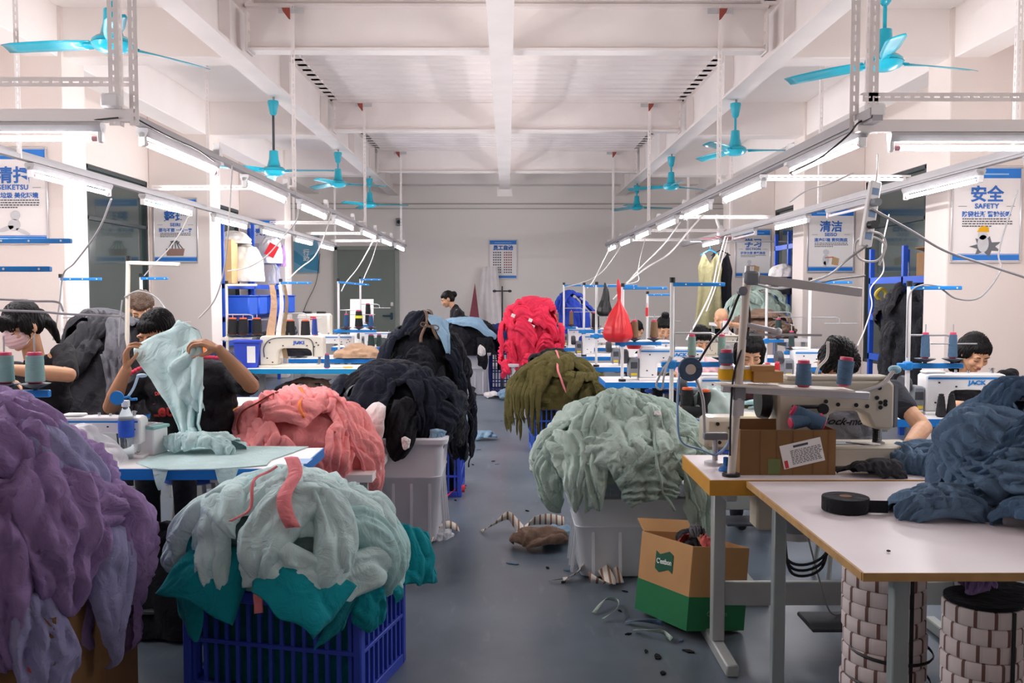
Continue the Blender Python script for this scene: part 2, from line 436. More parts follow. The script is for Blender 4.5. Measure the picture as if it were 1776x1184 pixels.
# ================================================================ text
def text_mesh(txt, size, bold=0.0, extr=0.0, spacing=1.0, shear=0.0):
    c = bpy.data.curves.new('lettering', 'FONT'); c.body = txt; c.size = size; c.align_x = 'CENTER'; c.align_y = 'CENTER'
    c.offset = bold; c.extrude = extr; c.space_character = spacing; c.shear = shear; c.resolution_u = 3
    o = bpy.data.objects.new('lettering', c); COL.objects.link(o)
    bpy.context.view_layer.update()
    me = bpy.data.meshes.new_from_object(o.evaluated_get(bpy.context.evaluated_depsgraph_get()))
    bpy.data.objects.remove(o); bpy.data.curves.remove(c); return me
def text(name, txt, size, m, parent, loc, rot=(PI/2, 0, 0), bold=0.0, spacing=1.0, extr=.0006, shear=0.0, width=None):
    me = text_mesh(txt, size, bold, extr, spacing, shear); me.materials.clear(); me.materials.append(m)
    if width and len(me.vertices):
        xs = [v.co.x for v in me.vertices]; k = width/max(1e-6, max(xs)-min(xs)); me.transform(Matrix.Scale(k, 4))
    return link(name, me, parent, loc, rot)
# ================================================================ slotted steel
def slotted(mb, p0, p1, u, w, th=.002, period=.05, slot=(.03, .008), off=0.0):
    "strip with real slots from p0 to p1; u = direction across the strip"
    p0, p1, u = Vector(p0), Vector(p1), Vector(u).normalized(); ax = p1-p0; L_ = ax.length; ax = ax/L_
    n = max(1, int(L_/period)); per = L_/n; sl, sw = slot; sl = min(sl, per*.7)
    for i in range(n):
        a0 = i*per; b0 = a0+(per-sl)/2; b1 = b0+sl; a1 = a0+per
        Q = lambda a, c: p0 + ax*a + u*c
        vs = [Q(a0,-w/2),Q(b0,-w/2),Q(b1,-w/2),Q(a1,-w/2), Q(a0,-sw/2+off),Q(b0,-sw/2+off),Q(b1,-sw/2+off),Q(a1,-sw/2+off),
              Q(a0,sw/2+off),Q(b0,sw/2+off),Q(b1,sw/2+off),Q(a1,sw/2+off), Q(a0,w/2),Q(b0,w/2),Q(b1,w/2),Q(a1,w/2)]
        fs = [(0,1,5,4),(1,2,6,5),(2,3,7,6),(4,5,9,8),(6,7,11,10),(8,9,13,12),(9,10,14,13),(10,11,15,14)]
        mb.add(vs, fs)
    return mb
def angle_iron(name, p0, p1, u, v, w=.04, label='', cat='rail', group=None, parent=None, m=None):
    mb = MB(); u, v = Vector(u), Vector(v); p0, p1 = Vector(p0), Vector(p1)
    slotted(mb, p0+u*w/2, p1+u*w/2, u, w); slotted(mb, p0+v*w/2, p1+v*w/2, v, w)
    o = mb.build(name, m or M_steel_white, parent, angle=0)
    md = o.modifiers.new('thickness', 'SOLIDIFY'); md.thickness = .0025
    if parent is None: tag(o, label, cat, group)
    return o
# ================================================================ tube lights
M_tube = mat('lit_tube', (255,250,252), .4, var=0, emit=TUBE_STRENGTH)
M_tube_dim = mat('unlit_tube', (238,232,234), .35, var=0)
M_tubeend = mat('reddish_tube_end', (206,150,158), .4, var=0)  # plain reddish colour of the tube caps
def make_light(lit=True, L_=1.2):
    t = thing('tube_light', '', 'light'); h = L_/2
    mb = MB(); mb.prism([(-.028,.075),(.028,.075),(.034,.06),(.02,.03),(-.02,.03),(-.034,.06)], -h, h)
    mb.build('housing', M_galv, t)
    mb = MB(); mb.cyl((0,-h+.055,0), (0,h-.055,0), .0135, n=8, caps=False); tb = mb.build('tube', M_tube if lit else M_tube_dim, t)
    for s in (-1, 1):
        e = MB().box((0, s*(h-.012), .02), (.04, .024, .08), bev=.006).build('socket', M_white, t)
        MB().cyl((0, s*(h-.024), 0), (0, s*(h-.055), 0), .014, n=10).build('tube_cap', M_tubeend, t)
    return t
LIT = make_light(True); LIT.location = (0, 0, -50); OFF = make_light(False); OFF.location = (0, 0, -50)
_used = set()
def place_light(loc, rot, label, group, lit=True):
    b = LIT if lit else OFF
    if b.name not in _used:
        _used.add(b.name); b.location = loc; b.rotation_euler = (0,0,rot); return tag(b, label, None, group)
    return dup(b, loc, rot, label, group)
ZT = 2.27
M_rail = mat('grey_rail_paint', (168,166,168), .5, .2, var=.04)
LXA, LXB, RXA, RXB = -1.87, -3.1, 1.83, 3.22
ys = [4.78, 6.62, 8.35, 10.0, 11.9, 13.7, 15.5]
rows = [(LXA, 'aisle-side rail left of the aisle', 'left'), (LXB, 'outer rail left of the aisle', 'left'), (RXA, 'aisle-side rail right of the aisle', 'right'), (RXB, 'outer rail right of the aisle', 'right')]
for ri, (x, nm, sd) in enumerate(rows):
    y0 = 4.6 if ri in (0, 2) else 2.5
    # rail: sheet channel above the fittings
    mb = MB(); mb.box((x, (y0+17.0)/2, ZT+.095), (.05, 17.0-y0, .03)); mb.box((x-.035, (y0+17.0)/2, ZT+.12), (.006, 17.0-y0, .05))
    tag(mb.build('lamp_rail', M_rail), 'long white steel lamp rail, %s' % nm, 'rail')
    yl = ys if ri in (0, 2) else [y+dy for y, dy in zip([4.4, 6.05, 7.9, 9.8, 11.7, 13.5, 15.3], [0]*7)]
    if ri == 3: yl = [4.55, 6.3, 8.1, 9.9, 12.0, 14.0]
    for i, y in enumerate(yl):
        lit = not (ri == 3 and i in (0, 2, 4))
        yc = y + .6
        place_light((x, yc, ZT), 0.0, '%s tube light from the camera on the %s' % (ORD[i].capitalize(), nm) + ('' if lit else ', switched off'), 'tube lights on the ' + nm, lit)
for x, nm in ((LXB, 'left'), (RXB, 'right')):
    for k, y in enumerate((2.6,)): place_light((x, y+.6, ZT), 0.0, 'lit tube light on the outer %s rail beside the camera' % nm, 'tube lights beside the camera')
# crosswise tubes at the near corners
place_light((LXA-.72, 4.6, ZT-.01), PI/2, 'lit tube light running crosswise left from the near left corner post', None)
place_light((RXA+.72, 4.75, ZT-.03), PI/2, 'lit tube light running crosswise right from the near right corner post', None)
tag(MB().box((LXA-1.4, 4.6, ZT+.10), (2.9, .05, .06)).build('lamp_rail', M_steel_white), 'near crosswise lamp rail left of the aisle', 'rail')
tag(MB().box((RXA+1.4, 4.75, ZT+.08), (2.9, .05, .06)).build('lamp_rail', M_steel_white), 'near crosswise lamp rail right of the aisle', 'rail')
angle_iron('slotted_bar', (LXA, 4.66, ZT+.30), (LXA-2.5, 4.66, ZT+.30), (0,0,-1), (0,1,0), .045, 'slotted bar above the near crosswise tube at left', 'bar')
angle_iron('slotted_bar', (RXA, 4.8, ZT+.26), (RXA+2.6, 4.8, ZT+.26), (0,0,-1), (0,1,0), .045, 'slotted bar above the near crosswise tube at right', 'bar')
# hangers
hang = [(LXA, 4.58, 'left', 'near'), (RXA, 4.8, 'right', 'near')]
for x, y, sd, _ in hang:
    t = thing('hanger_post', 'stout slotted corner post holding the near %s lamp frame' % sd, 'post', (x, y, 0))
    s = 1 if sd == 'left' else -1
    angle_iron('slotted_angle', (-.03*s, 0, ZT+.05), (-.03*s, 0, 4.0), (-s, 0, 0), (0, 1, 0), .05, parent=t)
    angle_iron('slotted_angle', (.025*s, -.01, ZT+.05), (.025*s, -.01, 4.0), (s, 0, 0), (0, 1, 0), .045, parent=t)
    MB().box((-.05*s, -.04, ZT+.16), (.09, .06, .07), bev=.01).build('junction_box', M_white, t)
for x, sd, nm in ((LXA, 'left', 'aisle-side'), (RXA, 'right', 'aisle-side'), (LXB, 'left', 'outer'), (RXB, 'right', 'outer')):
    for k, y in enumerate(BAYS if nm == 'aisle-side' else [5.9, 9.6, 13.4, 16.6]):
        top = 3.98 if nm == 'aisle-side' else 4.0
        t = thing('hanger_rod', '%s slotted hanger from the camera holding the %s lamp rail at %s' % (ORD[k].capitalize(), nm, sd), 'hanger', (x, y-.1 if nm == 'aisle-side' else y, 0), 0, 'hangers of the %s %s rail' % (nm, sd))
        angle_iron('slotted_angle', (0, 0, ZT+.08), (0, 0, top), (1, 0, 0), (0, 1, 0), .034, parent=t)
        if nm == 'aisle-side':
            MB().box((.01, -.01, 3.93), (.22, .012, .045)).build('clamp_plate', M_galv, t)
            s = -1 if sd == 'left' else 1
            MB().prism([(0, 0), (s*.07, 0), (s*.06, -.03), (s*.015, -.09), (0, -.1)], -.02, -.01).build('rust_bracket', mat('rust_red_bracket', (150,72,58), .7), t, (0.0, 0, 3.95))
for sd, xa, xb in (('left', LXA, LXB), ('right', RXA, RXB)):
    for k, y in enumerate([8.12, 12.12, 14.3, 16.3] if sd == 'left' else [7.4, 11.2, 13.6, 16.0]):
        angle_iron('slotted_bar', (xa, y, ZT+.13), (xb, y, ZT+.13), (0,0,1), (0,1,0), .04, '%s slotted tie bar from the camera joining the %s lamp rails' % (ORD[k].capitalize(), sd), 'bar', 'tie bars joining the %s lamp rails' % sd)
# white triangular end brackets on the aisle-side rails
for sd, x in (('left', LXA), ('right', RXA)):
    for i, y in enumerate(ys):
        s = 1
        o = MB().prism([(0,0),(.10,0),(.05,.11),(.0,.13)], -.02, .02).build('lamp_bracket', M_white, None, (x, y+1.21, ZT+.06), PI/2)
        tag(o, 'white bracket at the far end of the %s %s aisle-side tube' % (ORD[i], sd), 'bracket', 'brackets on the aisle-side rail at ' + sd)
# ================================================================ ceiling fans
def blade_mesh():
    P = []
    for i in range(9):
        t = i/8; r = .13 + t*.55; w = (.045+.05*math.sin(min(1, t*2.2)*PI/2)) * (1 if t < .92 else .75); row = []
        for j in range(5):
            q = j/4-.5; row.append((r, q*w*2*.62, .018*q*2*(1-.3*t) - .012*t*t - .004*(q*2)**2))
        P.append(row)
    return MB().grid(np.array(P)).mesh('blade', M_fan, 180)
BLADE = blade_mesh()
def fan(loc, zhub, rot, label, rodm):
    t = thing('ceiling_fan', label, 'fan', loc, 0, 'turquoise ceiling fans')
    z = zhub-loc[2]
    MB().cyl((0,0,0), (0,0,-.05), .004, n=6).cyl((.012,0,0), (.012,0,-.05), .004, n=6).build('hook', M_dgrey, t)
    MB().lathe([(.055,-.04),(.058,-.06),(.05,-.10),(.036,-.17),(.02,-.19)], 16).build('canopy', M_fan, t)
    MB().cyl((0,0,-.15), (0,0,z+.12), .013, n=10).build('rod', rodm, t)
    MB().lathe([(.03,z+.22),(.045,z+.215),(.05,z+.13),(.07,z+.055),(.062,z+.045)], 16).build('upper_canopy', M_fan, t)
    mo = MB().lathe([(.04,z+.055),(.09,z+.05),(.115,z+.03),(.12,z+.005),(.10,z-.025),(.06,z-.042),(.02,z-.047)], 24).build('motor', M_fan, t)
    MB().lathe([(.118,z+.014),(.123,z+.01),(.118,z+.006)], 24, caps=False).build('motor_ring', mat('fan_dark_ring', (18,120,140), .4), mo)
    for k in range(3):
        a = rot + k*2*PI/3
        b = link('blade', BLADE, t, (0,0,z+.01), a); b.modifiers.new('thickness', 'SOLIDIFY').thickness = .004
        MB().box((.13, 0, .0), (.09, .035, .008)).build('blade_arm', M_fan, b)
fan((-2.40, 5.7, 3.53), 3.00, R(175), 'Turquoise ceiling fan at upper left, nearest the camera', M_fan)
fan((-2.43, 9.7, 3.53), 2.76, R(-12), 'Ceiling fan on a long grey rod, second from the camera at left', M_dgrey)
fan((-2.40, 13.2, 3.53), 3.04, R(15), 'Ceiling fan on the left beam, third from the camera', M_fan)
fan((-2.40, 16.2, 3.53), 3.03, R(-3), 'Small turquoise ceiling fan on the left beam, farthest from the camera', M_fan)
fan((2.42, 6.0, 3.53), 2.97, R(14), 'Turquoise ceiling fan at upper right, nearest the camera', M_fan)
fan((2.40, 9.8, 3.53), 2.99, R(-8), 'Ceiling fan on the right beam, second from the camera', M_fan)
fan((2.40, 13.6, 3.53), 3.05, R(30), 'Ceiling fan on the right beam, third from the camera', M_fan)
fan((2.40, 17.2, 3.53), 3.08, R(5), 'Small turquoise ceiling fan on the right beam, farthest from the camera', M_fan)
# ================================================================ posters
def poster(px0, px1, py0, py1, Y, label, big, latin, sub, pic, blue=False, lines=4):
    a = at(px0, py0, Y); b = at(px1, py1, Y); w = abs(b.x-a.x); h = abs(a.z-b.z)
    t = thing('wall_poster', label, 'poster', ((a.x+b.x)/2, Y-.012, min(a.z, b.z)))
    MB().box((0, 0, h/2), (w-.02, .008, h-.02)).build('panel', mat('poster_pale_blue', (120,182,214), .4, var=.1, scale=3) if blue else M_posterw, t)
    fr = .018
    for n_, c, d_ in (('frame_bar', (0,-.004,fr/2), (w, .02, fr)), ('frame_bar', (0,-.004,h-fr/2), (w, .02, fr)), ('frame_bar', (-w/2+fr/2,-.004,h/2), (fr, .02, h-2*fr)), ('frame_bar', (w/2-fr/2,-.004,h/2), (fr, .02, h-2*fr))):
        MB().box(c, d_, bev=.004).build(n_, M_alu, t)
    y = -.0055
    if not blue:
        MB().box((0, y, h-.055*h-fr), (w-2*fr, .002, .10*h)).build('top_band', M_posterb, t)
        MB().box((0, y, .035*h+fr), (w-2*fr, .002, .055*h)).build('bottom_band', M_posterb, t)
        MB().box((0, y-.0005, .07*h+fr), (w-2*fr, .002, .006*h)).build('bottom_line', M_posterb, t)
        MB().box((0, y-.002, h-.085*h), (w*.6, .0015, .014*h)).build('band_print', mat('pale_print', (150,196,232), .5), t)
    else:
        MB().prism([(-w/2+.02,.3*h),(0,.12*h),(w/2-.02,.06*h),(w/2-.02,.55*h),(-w*.1,.42*h),(-w/2+.02,.62*h)], y-.001, y).build('blue_shape', mat('poster_teal_shape', (70,150,190), .4), t)
    if big: text('headline', big, .17*h, mat('poster_headline_white', (232,240,244), .5) if blue else M_inkblue, t, (0, y-.002, h*(.70 if not blue else .46)), bold=.004, width=None if blue else .17*h*len(big)*1.02)
    if latin:
        text('subhead', latin, .07*h, M_inkblue, t, (0, y-.002, h*.585), bold=.002, spacing=1.1)
        for s in (-1, 1): MB().box((s*w*.34, y-.001, h*.585), (w*.12, .0012, .004*h)).build('rule', M_ink, t)
    if sub: text('caption', sub, .062*h, M_inkblue, t, (0, y-.002, h*.5), bold=.0015)
    rnd = random.Random(label)
    if lines:
        mb = MB()
        for k in range(lines):
            z = h*(.455-.025*k); x = -w*.34
            while x < w*(.34 if k < lines-1 else .05):
                L_ = w*rnd.uniform(.02, .045); mb.box((x+L_/2, y-.001, z), (L_, .001, .011*h)); x += L_*1.3
        mb.build('small_print', M_ink, t)
    pic(t, w, h, y-.002)
def ellp(cx, cz, rx, rz, n=18, a=0):
    return [(cx+rx*math.cos(2*PI*i/n)*math.cos(a)-rz*math.sin(2*PI*i/n)*math.sin(a), cz+rx*math.cos(2*PI*i/n)*math.sin(a)+rz*math.sin(2*PI*i/n)*math.cos(a)) for i in range(n)]
M_fig = mat('figure_grey', (200,202,206), .6, var=.08, scale=8); M_figd = mat('figure_shade', (104,108,114), .6)
def pic_sweeper(t, w, h, y):
    m = MB(); m.prism(ellp(.02*w, .30*h, .07*w, .05*h), y-.001, y); m.prism(ellp(0, .20*h, .09*w, .06*h), y-.001, y); m.prism(ellp(-.12*w, .16*h, .12*w, .025*h, a=.3), y-.001, y); m.prism(ellp(.13*w, .13*h, .11*w, .02*h, a=-.4), y-.001, y); m.build('figure', M_fig, t)
def pic_tools(t, w, h, y):
    MB().prism([(-.2*w,.11*h),(.17*w,.11*h),(.2*w,.22*h),(-.22*w,.22*h)], y-.001, y).build('toolbox', mat('toolbox_brown', (150,120,110), .6), t)
    m = MB()
    for k, a in enumerate((-.5, -.2, .1, .4, .7)): m.prism([(x*math.cos(a)-z*math.sin(a)+(k-2)*.08*w, x*math.sin(a)+z*math.cos(a)+.22*h) for x, z in ((-.012*w,0),(.012*w,0),(.012*w,.1*h),(.05*w,.115*h),(.02*w,.13*h),(-.05*w,.115*h),(-.012*w,.1*h))], y-.001, y)
    m.build('tools', M_figd, t)
def pic_helmet(t, w, h, y):
    st_ = [( .24*w*math.cos(a)*(1 if i % 2 else .55), .17*h+.11*h*math.sin(a)*(1 if i % 2 else .5)) for i, a in enumerate(np.linspace(0, 2*PI, 15)[:-1])]
    MB().prism(st_, y-.0005, y).build('burst', M_figd, t)
    m = MB(); m.prism(ellp(-.04*w, .2*h, .08*w, .09*h), y-.0015, y-.0006); m.prism(ellp(-.05*w, .29*h, .065*w, .05*h), y-.0015, y-.0006); m.build('figure', M_fig, t)
    MB().prism([(-.13*w,.32*h),(.04*w,.32*h),(.03*w,.365*h),(-.03*w,.385*h),(-.1*w,.365*h)], y-.003, y-.002).build('helmet', M_yellow, t)
def pic_figure(t, w, h, y):
    m = MB(); m.prism(ellp(-.1*w, .32*h, .06*w, .04*h), y-.001, y); m.prism(ellp(-.1*w, .2*h, .07*w, .08*h), y-.001, y); m.prism(ellp(-.12*w, .13*h, .03*w, .05*h), y-.001, y); m.build('figure', M_fig, t)
    MB().prism([(.02*w,.13*h),(.16*w,.11*h),(.18*w,.22*h),(.04*w,.25*h)], y-.001, y).build('box_print', mat('print_tan', (190,160,120), .6), t)
    MB().prism([(-.12*w,.225*h),(.06*w,.235*h),(.06*w,.25*h),(-.12*w,.24*h)], y-.003, y-.002).build('tool_print', mat('print_orange', (200,110,60), .6), t)
def pic_none(t, w, h, y): pass
YP1, YP2, YP3 = BAYS[0]-.005, BAYS[1]-.005, BAYS[2]-.005
poster(-37, 87, 255, 424, YP1, 'framed poster headed SEIKETSU on the nearest pier at left', '清扫', 'SEIKETSU', '清除垃圾 美化环境', pic_sweeper)
poster(265, 345, 343, 456, YP2, 'framed poster with a box of tools, on the second pier at left', '整理', 'SEIRI', '要与不要 一留一弃', pic_tools, lines=3)
poster(432, 480, 380, 458, YP3, 'small framed poster half hidden behind the blue shelving at left', '素养', None, None, pic_none, lines=3)
poster(1650, 1768, 288, 456, YP1, 'framed poster headed SAFETY with a yellow helmet, nearest pier at right', '安全', 'SAFETY', '防微杜渐 警钟长鸣', pic_helmet)
poster(1400, 1480, 360, 473, YP2, 'framed poster headed SEISO on the second pier at right', '清洁', 'SEISO', '清净环境 贯彻到底', pic_figure, lines=3)
poster(1275, 1336, 397, 481, YP3, 'framed poster headed SECTION on the third pier at right', '学习', 'SECTION', '科学方案 落实到位', pic_figure, lines=2)
poster(508, 555, 408, 474, YB-.005, 'pale blue framed poster on the end wall left of the tall door', '行\n动', None, None, pic_none, blue=True, lines=0)
def pic_rules(t, w, h, y):
    text('headline', '员工自勉', .125*h, M_inkblue, t, (0, y, h*.78), bold=.006)
    for k in range(9):
        z = h*(.67-.062*k); m = MB(); r_ = MB()
        for j in range(4):
            m.box((-w*.33+j*.078*w, y, z), (.05*w, .001, .03*h)); r_.box((.05*w+j*.078*w, y, z), (.05*w, .001, .03*h))
        m.build('rule_text', M_ink, t); r_.build('rule_text', mat('ink_red_brown', (150,70,60), .6) if k < 7 else M_ink, t)
poster(848, 897, 415, 484, YB-.005, 'framed staff rules poster alone on the middle of the end wall', None, None, None, pic_rules, lines=0)
# ================================================================ sewing tables
ZTOP = .78
def table(x0, x1, y0, y1, label, edge=None, top=None, thick=.045, legs='T', lm=None):
    edge = edge or M_edge; top = top or M_laminate; lm = lm or M_legs
    t = thing('sewing_table', label, 'table', ((x0+x1)/2, (y0+y1)/2, 0)); w = x1-x0; d = y1-y0
    MB().box((0, 0, ZTOP-thick/2), (w-.012, d-.012, thick)).build('tabletop', top, t)
    for n_, c, s_ in (('f', (0,-d/2+.003,ZTOP-thick/2-.001), (w, .006, thick)), ('b', (0,d/2-.003,ZTOP-thick/2-.001), (w, .006, thick)), ('l', (-w/2+.003,0,ZTOP-thick/2-.001), (.006, d-.012, thick)), ('r', (w/2-.003,0,ZTOP-thick/2-.001), (.006, d-.012, thick))):
        MB().box(c, s_).build('edge_band', edge, t)
    if legs == 'T':
        for s in (-1, 1):
            x = s*(w/2-.10)
            MB().box((x, 0, (ZTOP-thick+.05)/2), (.05, .06, ZTOP-thick-.05), bev=.004).build('leg', lm, t)
            MB().box((x, 0, .025), (.05, d*.98, .05), bev=.006).build('foot', lm, t)
            MB().box((x, 0, ZTOP-thick-.02), (.045, d*.8, .035), bev=.004).build('top_bracket', lm, t)
        MB().box((0, .02, .24), (w-.25, .03, .10), bev=.004).build('stretcher', lm, t)
        MB().box((0, -.02, .13), (.3, .2, .02), bev=.006).build('treadle', M_dgrey, t)
    else:
        for sx in (-1, 1):
            for sy in (-1, 1): MB().box((sx*(w/2-.05), sy*(d/2-.05), (ZTOP-thick)/2), (.045, .045, ZTOP-thick), bev=.004).build('leg', lm, t)
        MB().box((0, d/2-.05, .3), (w-.14, .03, .06)).build('stretcher', lm, t)
    return t
# ================================================================ sewing machines (needle end +X, seen from -Y)
def machine(x, y, label, brand=None, style='jack', s=1.0, rot=0.0, z=None, mirror=False):
    t = thing('sewing_machine', label, 'sewing machine', (x, y, ZTOP if z is None else z), rot); t.scale = (s, s, s*.78)
    bm = {'jack': M_machine, 'juki': M_cream, 'beige': M_beige}[style]; D = .062
    MB().box((.02, 0, .012), (.50, .18, .024), bev=.006).build('bed', bm, t)
    arch = [(.165,.10),(.165,.135),(.155,.165),(.13,.182),(.02,.186),(-.05,.184),(-.075,.172),(-.088,.15),(-.092,.1),(-.095,.024)]
    body = [(-.225,.024),(-.225,.285),(-.21,.305),(.22,.305),(.243,.295),(.25,.27),(.25,.115),(.24,.10)] + arch
    o = MB().prism(body, -D, D).build('body', bm, t); md = o.modifiers.new('rounding', 'BEVEL'); md.width = .010; md.segments = 2; md.limit_method = 'ANGLE'; md.angle_limit = R(50)
    if style == 'jack':
        MB().box((.01, -D-.001, .272), (.45, .003, .014)).build('stripe', M_blue, t)
        MB().box((-.265, 0, .115), (.075, .125, .19), bev=.014).build('motor_box', M_grey, t)
        m_ = t.children[-1]
        MB().box((-.265, -.0635, .055), (.045, .002, .022)).build('warning_sticker', mat('yellow_sticker', (230,196,40), .5), m_)
        MB().box((-.265, -.0635, .028), (.045, .002, .012)).build('paper_sticker', M_paper, m_)
        MB().box((-.265, -.0635, .14), (.05, .002, .06)).build('rating_plate', M_dgrey, m_)
        MB().lathe([(.02,-.03),(.062,-.028),(.068,-.01),(.068,.01),(.055,.02),(.02,.022)], 22, (-.322, 0, .22), (0, PI/2, 0)).build('handwheel', M_dgrey, t)
        MB().box((-.16, 0, .315), (.12, .09, .02), bev=.008).build('top_cover', M_machine, t)
    else:
        MB().lathe([(.02,-.03),(.058,-.028),(.064,-.01),(.064,.01),(.05,.02),(.02,.022)], 22, (-.26, 0, .235), (0, PI/2, 0)).build('handwheel', M_black, t)
        MB().tube(spline([(.18,-D-.006,.11),(.17,-D-.006,.25),(.1,-D-.006,.285),(-.12,-D-.006,.28),(-.19,-D-.006,.2),(-.19,-D-.006,.1)]), .004, 5).build('oil_hose', M_dgrey, t)
    mb = MB()
    for sx, sz in ((-.15,.24),(-.05,.21),(.06,.235),(.13,.21),(.20,.24),(.185,.20),(.215,.215),(-.17,.09),(-.13,.05)): mb.cyl((sx, -D+.001, sz), (sx, -D-.003, sz), .0065, n=8)
    tag(mb.build('screws', M_black, t), kind='stuff')
    if brand: text('brand_lettering', brand, .042, M_blue if style == 'jack' else mat('blue_brand', (40,90,190), .5), t, (.07, -D-.003, .238), bold=.002, spacing=1.05)
    MB().cyl((.205, 0, .03), (.205, 0, .12), .006, n=8).cyl((.205, 0, .026), (.205, 0, .04), .0015, n=6).build('needle_bar', M_chrome, t)
    MB().box((.205, -.01, .03), (.022, .05, .006), bev=.002).cyl((.213, .012, .03), (.213, .012, .12), .005, n=8).build('presser_foot', M_chrome, t)
    MB().cyl((.19, 0, .305), (.19, 0, .345), .011, n=10).cyl((.19, 0, .335), (.19, 0, .34), .018, n=12).cyl((.05, 0, .305), (.05, 0, .325), .008, n=8).cyl((-.02, .01, .305), (-.02, .01, .33), .008, n=8).build('thread_guides', M_chrome, t)['kind'] = 'stuff'
    MB().cyl((.15, D, .2), (.15, D+.03, .2), .018, n=12).build('tension_dial', M_chrome, t)
    return t
# ================================================================ thread cones and stands
def cone_mesh(h=.15, r0=.036, r1=.024, m=None, core=None):
    mb = MB(); n = 9; pr = []
    for i in range(n+1):
        q = i/n; r = r0+(r1-r0)*q; pr.append((r+(.0008 if i % 2 else 0), .008+q*(h-.022)))
    pr = [(r0*.55, .006)] + pr + [(r1*.6, h-.012)]
    mb.lathe(pr, 16); mb.mat(1); mb.lathe([(r0*.62,0),(r0*.8,.004),(r0*.8,.008),(r0*.5,.009)], 14); mb.lathe([(r1*.62,h-.014),(r1*.86,h-.012),(r1*.82,h),(r1*.45,h+.001),(r1*.4,h-.006)], 14)
    return mb
def th(name, rgb): return mat(name, rgb, .75, var=.05, scale=40, bump=.5, bscale=160, aniso=(.15,.15,3))
T_blue = th('denim_blue_thread', (84,116,146)); T_mint = th('mint_thread', (146,186,182)); T_sage = th('sage_thread', (138,164,154)); T_black = th('black_thread', (28,29,32))
T_brown = th('brown_thread', (132,104,76)); T_navy = th('navy_thread', (46,84,130)); T_green = th('dark_green_thread', (46,66,66)); T_white = th('white_thread', (226,226,226)); T_royal = th('royal_blue_thread', (44,70,150)); T_redt = th('red_thread', (200,40,50))
_CM = {}
def cone(loc, tm, label, h=.15, r0=.036, r1=.025, core=None, rot=0.0, group=None):
    core = core or M_pinkcore
    k = (tm.name, h, r0, r1, core.name)
    if k not in _CM:
        mb = cone_mesh(h, r0, r1); me_t = MB(); me_c = MB()
        for f, mi in zip(mb.f, mb.m): (me_c if mi else me_t).f.append(f); (me_c if mi else me_t).m.append(0)
        me_t.v = mb.v; me_c.v = mb.v
        a = me_t.mesh('thread', tm, 30); b = me_c.mesh('core', core, 30); _CM[k] = (a, b)
    a, b = _CM[k]
    t = thing('thread_cone', label, 'thread', loc, rot, group); link('thread', a, t); link('core', b, t); return t
def stand(x, y, h, label, bar=.42, bar_rot=0.0, tray=.34, tray_len=.5, col=None, lean=0.0, pole_m=None, z0=None, top_tilt=0.0, hook=True, cones=()):
    col = col or M_blue; pole_m = pole_m or M_white; z0 = ZTOP if z0 is None else z0
    t = thing('thread_stand', label, 'thread stand', (x, y, z0), bar_rot)
    if lean: t.rotation_euler = (0, lean, bar_rot)
    MB().cyl((0,0,0), (0,0,h), .013, n=10).build('pole', pole_m, t)
    MB().cyl((0,0,0), (0,0,.02), .03, n=14).build('foot', M_black, t)
    MB().cyl((0,0,h-.01), (0,0,h+.02), .017, n=10).build('pole_cap', M_black, t)
    b = MB().box((bar/2, 0, 0), (bar, .028, .022), bev=.003); bo = b.build('top_bar', col, t, (0, 0, h-.02), (0, top_tilt, 0))
    mb = MB()
    for q in (.25, .55, .9): mb.cyl((bar*q, -.0155, 0), (bar*q, -.0135, 0), .005, n=8)
    tag(mb.build('eyelets', M_white, bo), kind='stuff')
    if tray:
        offs = [xat(c_[0], y)-x for c_ in cones] or [tray_len*.32-.03, tray_len*.8-.03]
        lo = min(0, min(offs))-.06; hi = max(0, max(offs))+.06
        MB().box(((lo+hi)/2, 0, tray), (hi-lo, .03, .03), bev=.004).build('tray_bar', col, t)
        MB().box((0, 0, tray), (.05, .045, .05), bev=.008).build('clamp', col, t)
        for q in offs:
            MB().lathe([(.008,-.02),(.012,-.01),(.055,.008),(.06,.012),(.055,.013),(.01,.012)], 20, (q, 0, tray+.03)).build('cone_plate', M_dgrey, t)
            MB().cyl((q, 0, tray+.03), (q, 0, tray+.24), .004, n=6).build('spindle', M_galv, t)
        for c_, q in zip(cones, offs):
            cone((x+q, y, z0+tray+.043), c_[1], c_[2], c_[3], c_[4], c_[4]*(c_[5] if len(c_) > 5 else .76), c_[6] if len(c_) > 6 else None, group=c_[7] if len(c_) > 7 else None)
    if hook:
        MB().tube([(0,0,h*.62),(.22,.0,h*.62),(.25,0,h*.62-.01),(.255,0,h*.62-.05)], .006, 6).tube([(.13,0,h*.62-.05),(.40,0,h*.62-.05)], .004, 6).build('guide_rod', M_galv, t)
    return t
def plate_z(z0=None, tray=.34): return (ZTOP if z0 is None else z0)+tray+.04
# ---------------------------------------------------------------- right side rows
table(.78, 2.0, 3.52, 4.08, 'sewing table with ochre wooden edge, nearest machine at right', M_orange_edge, M_lam_pink, thick=.06)
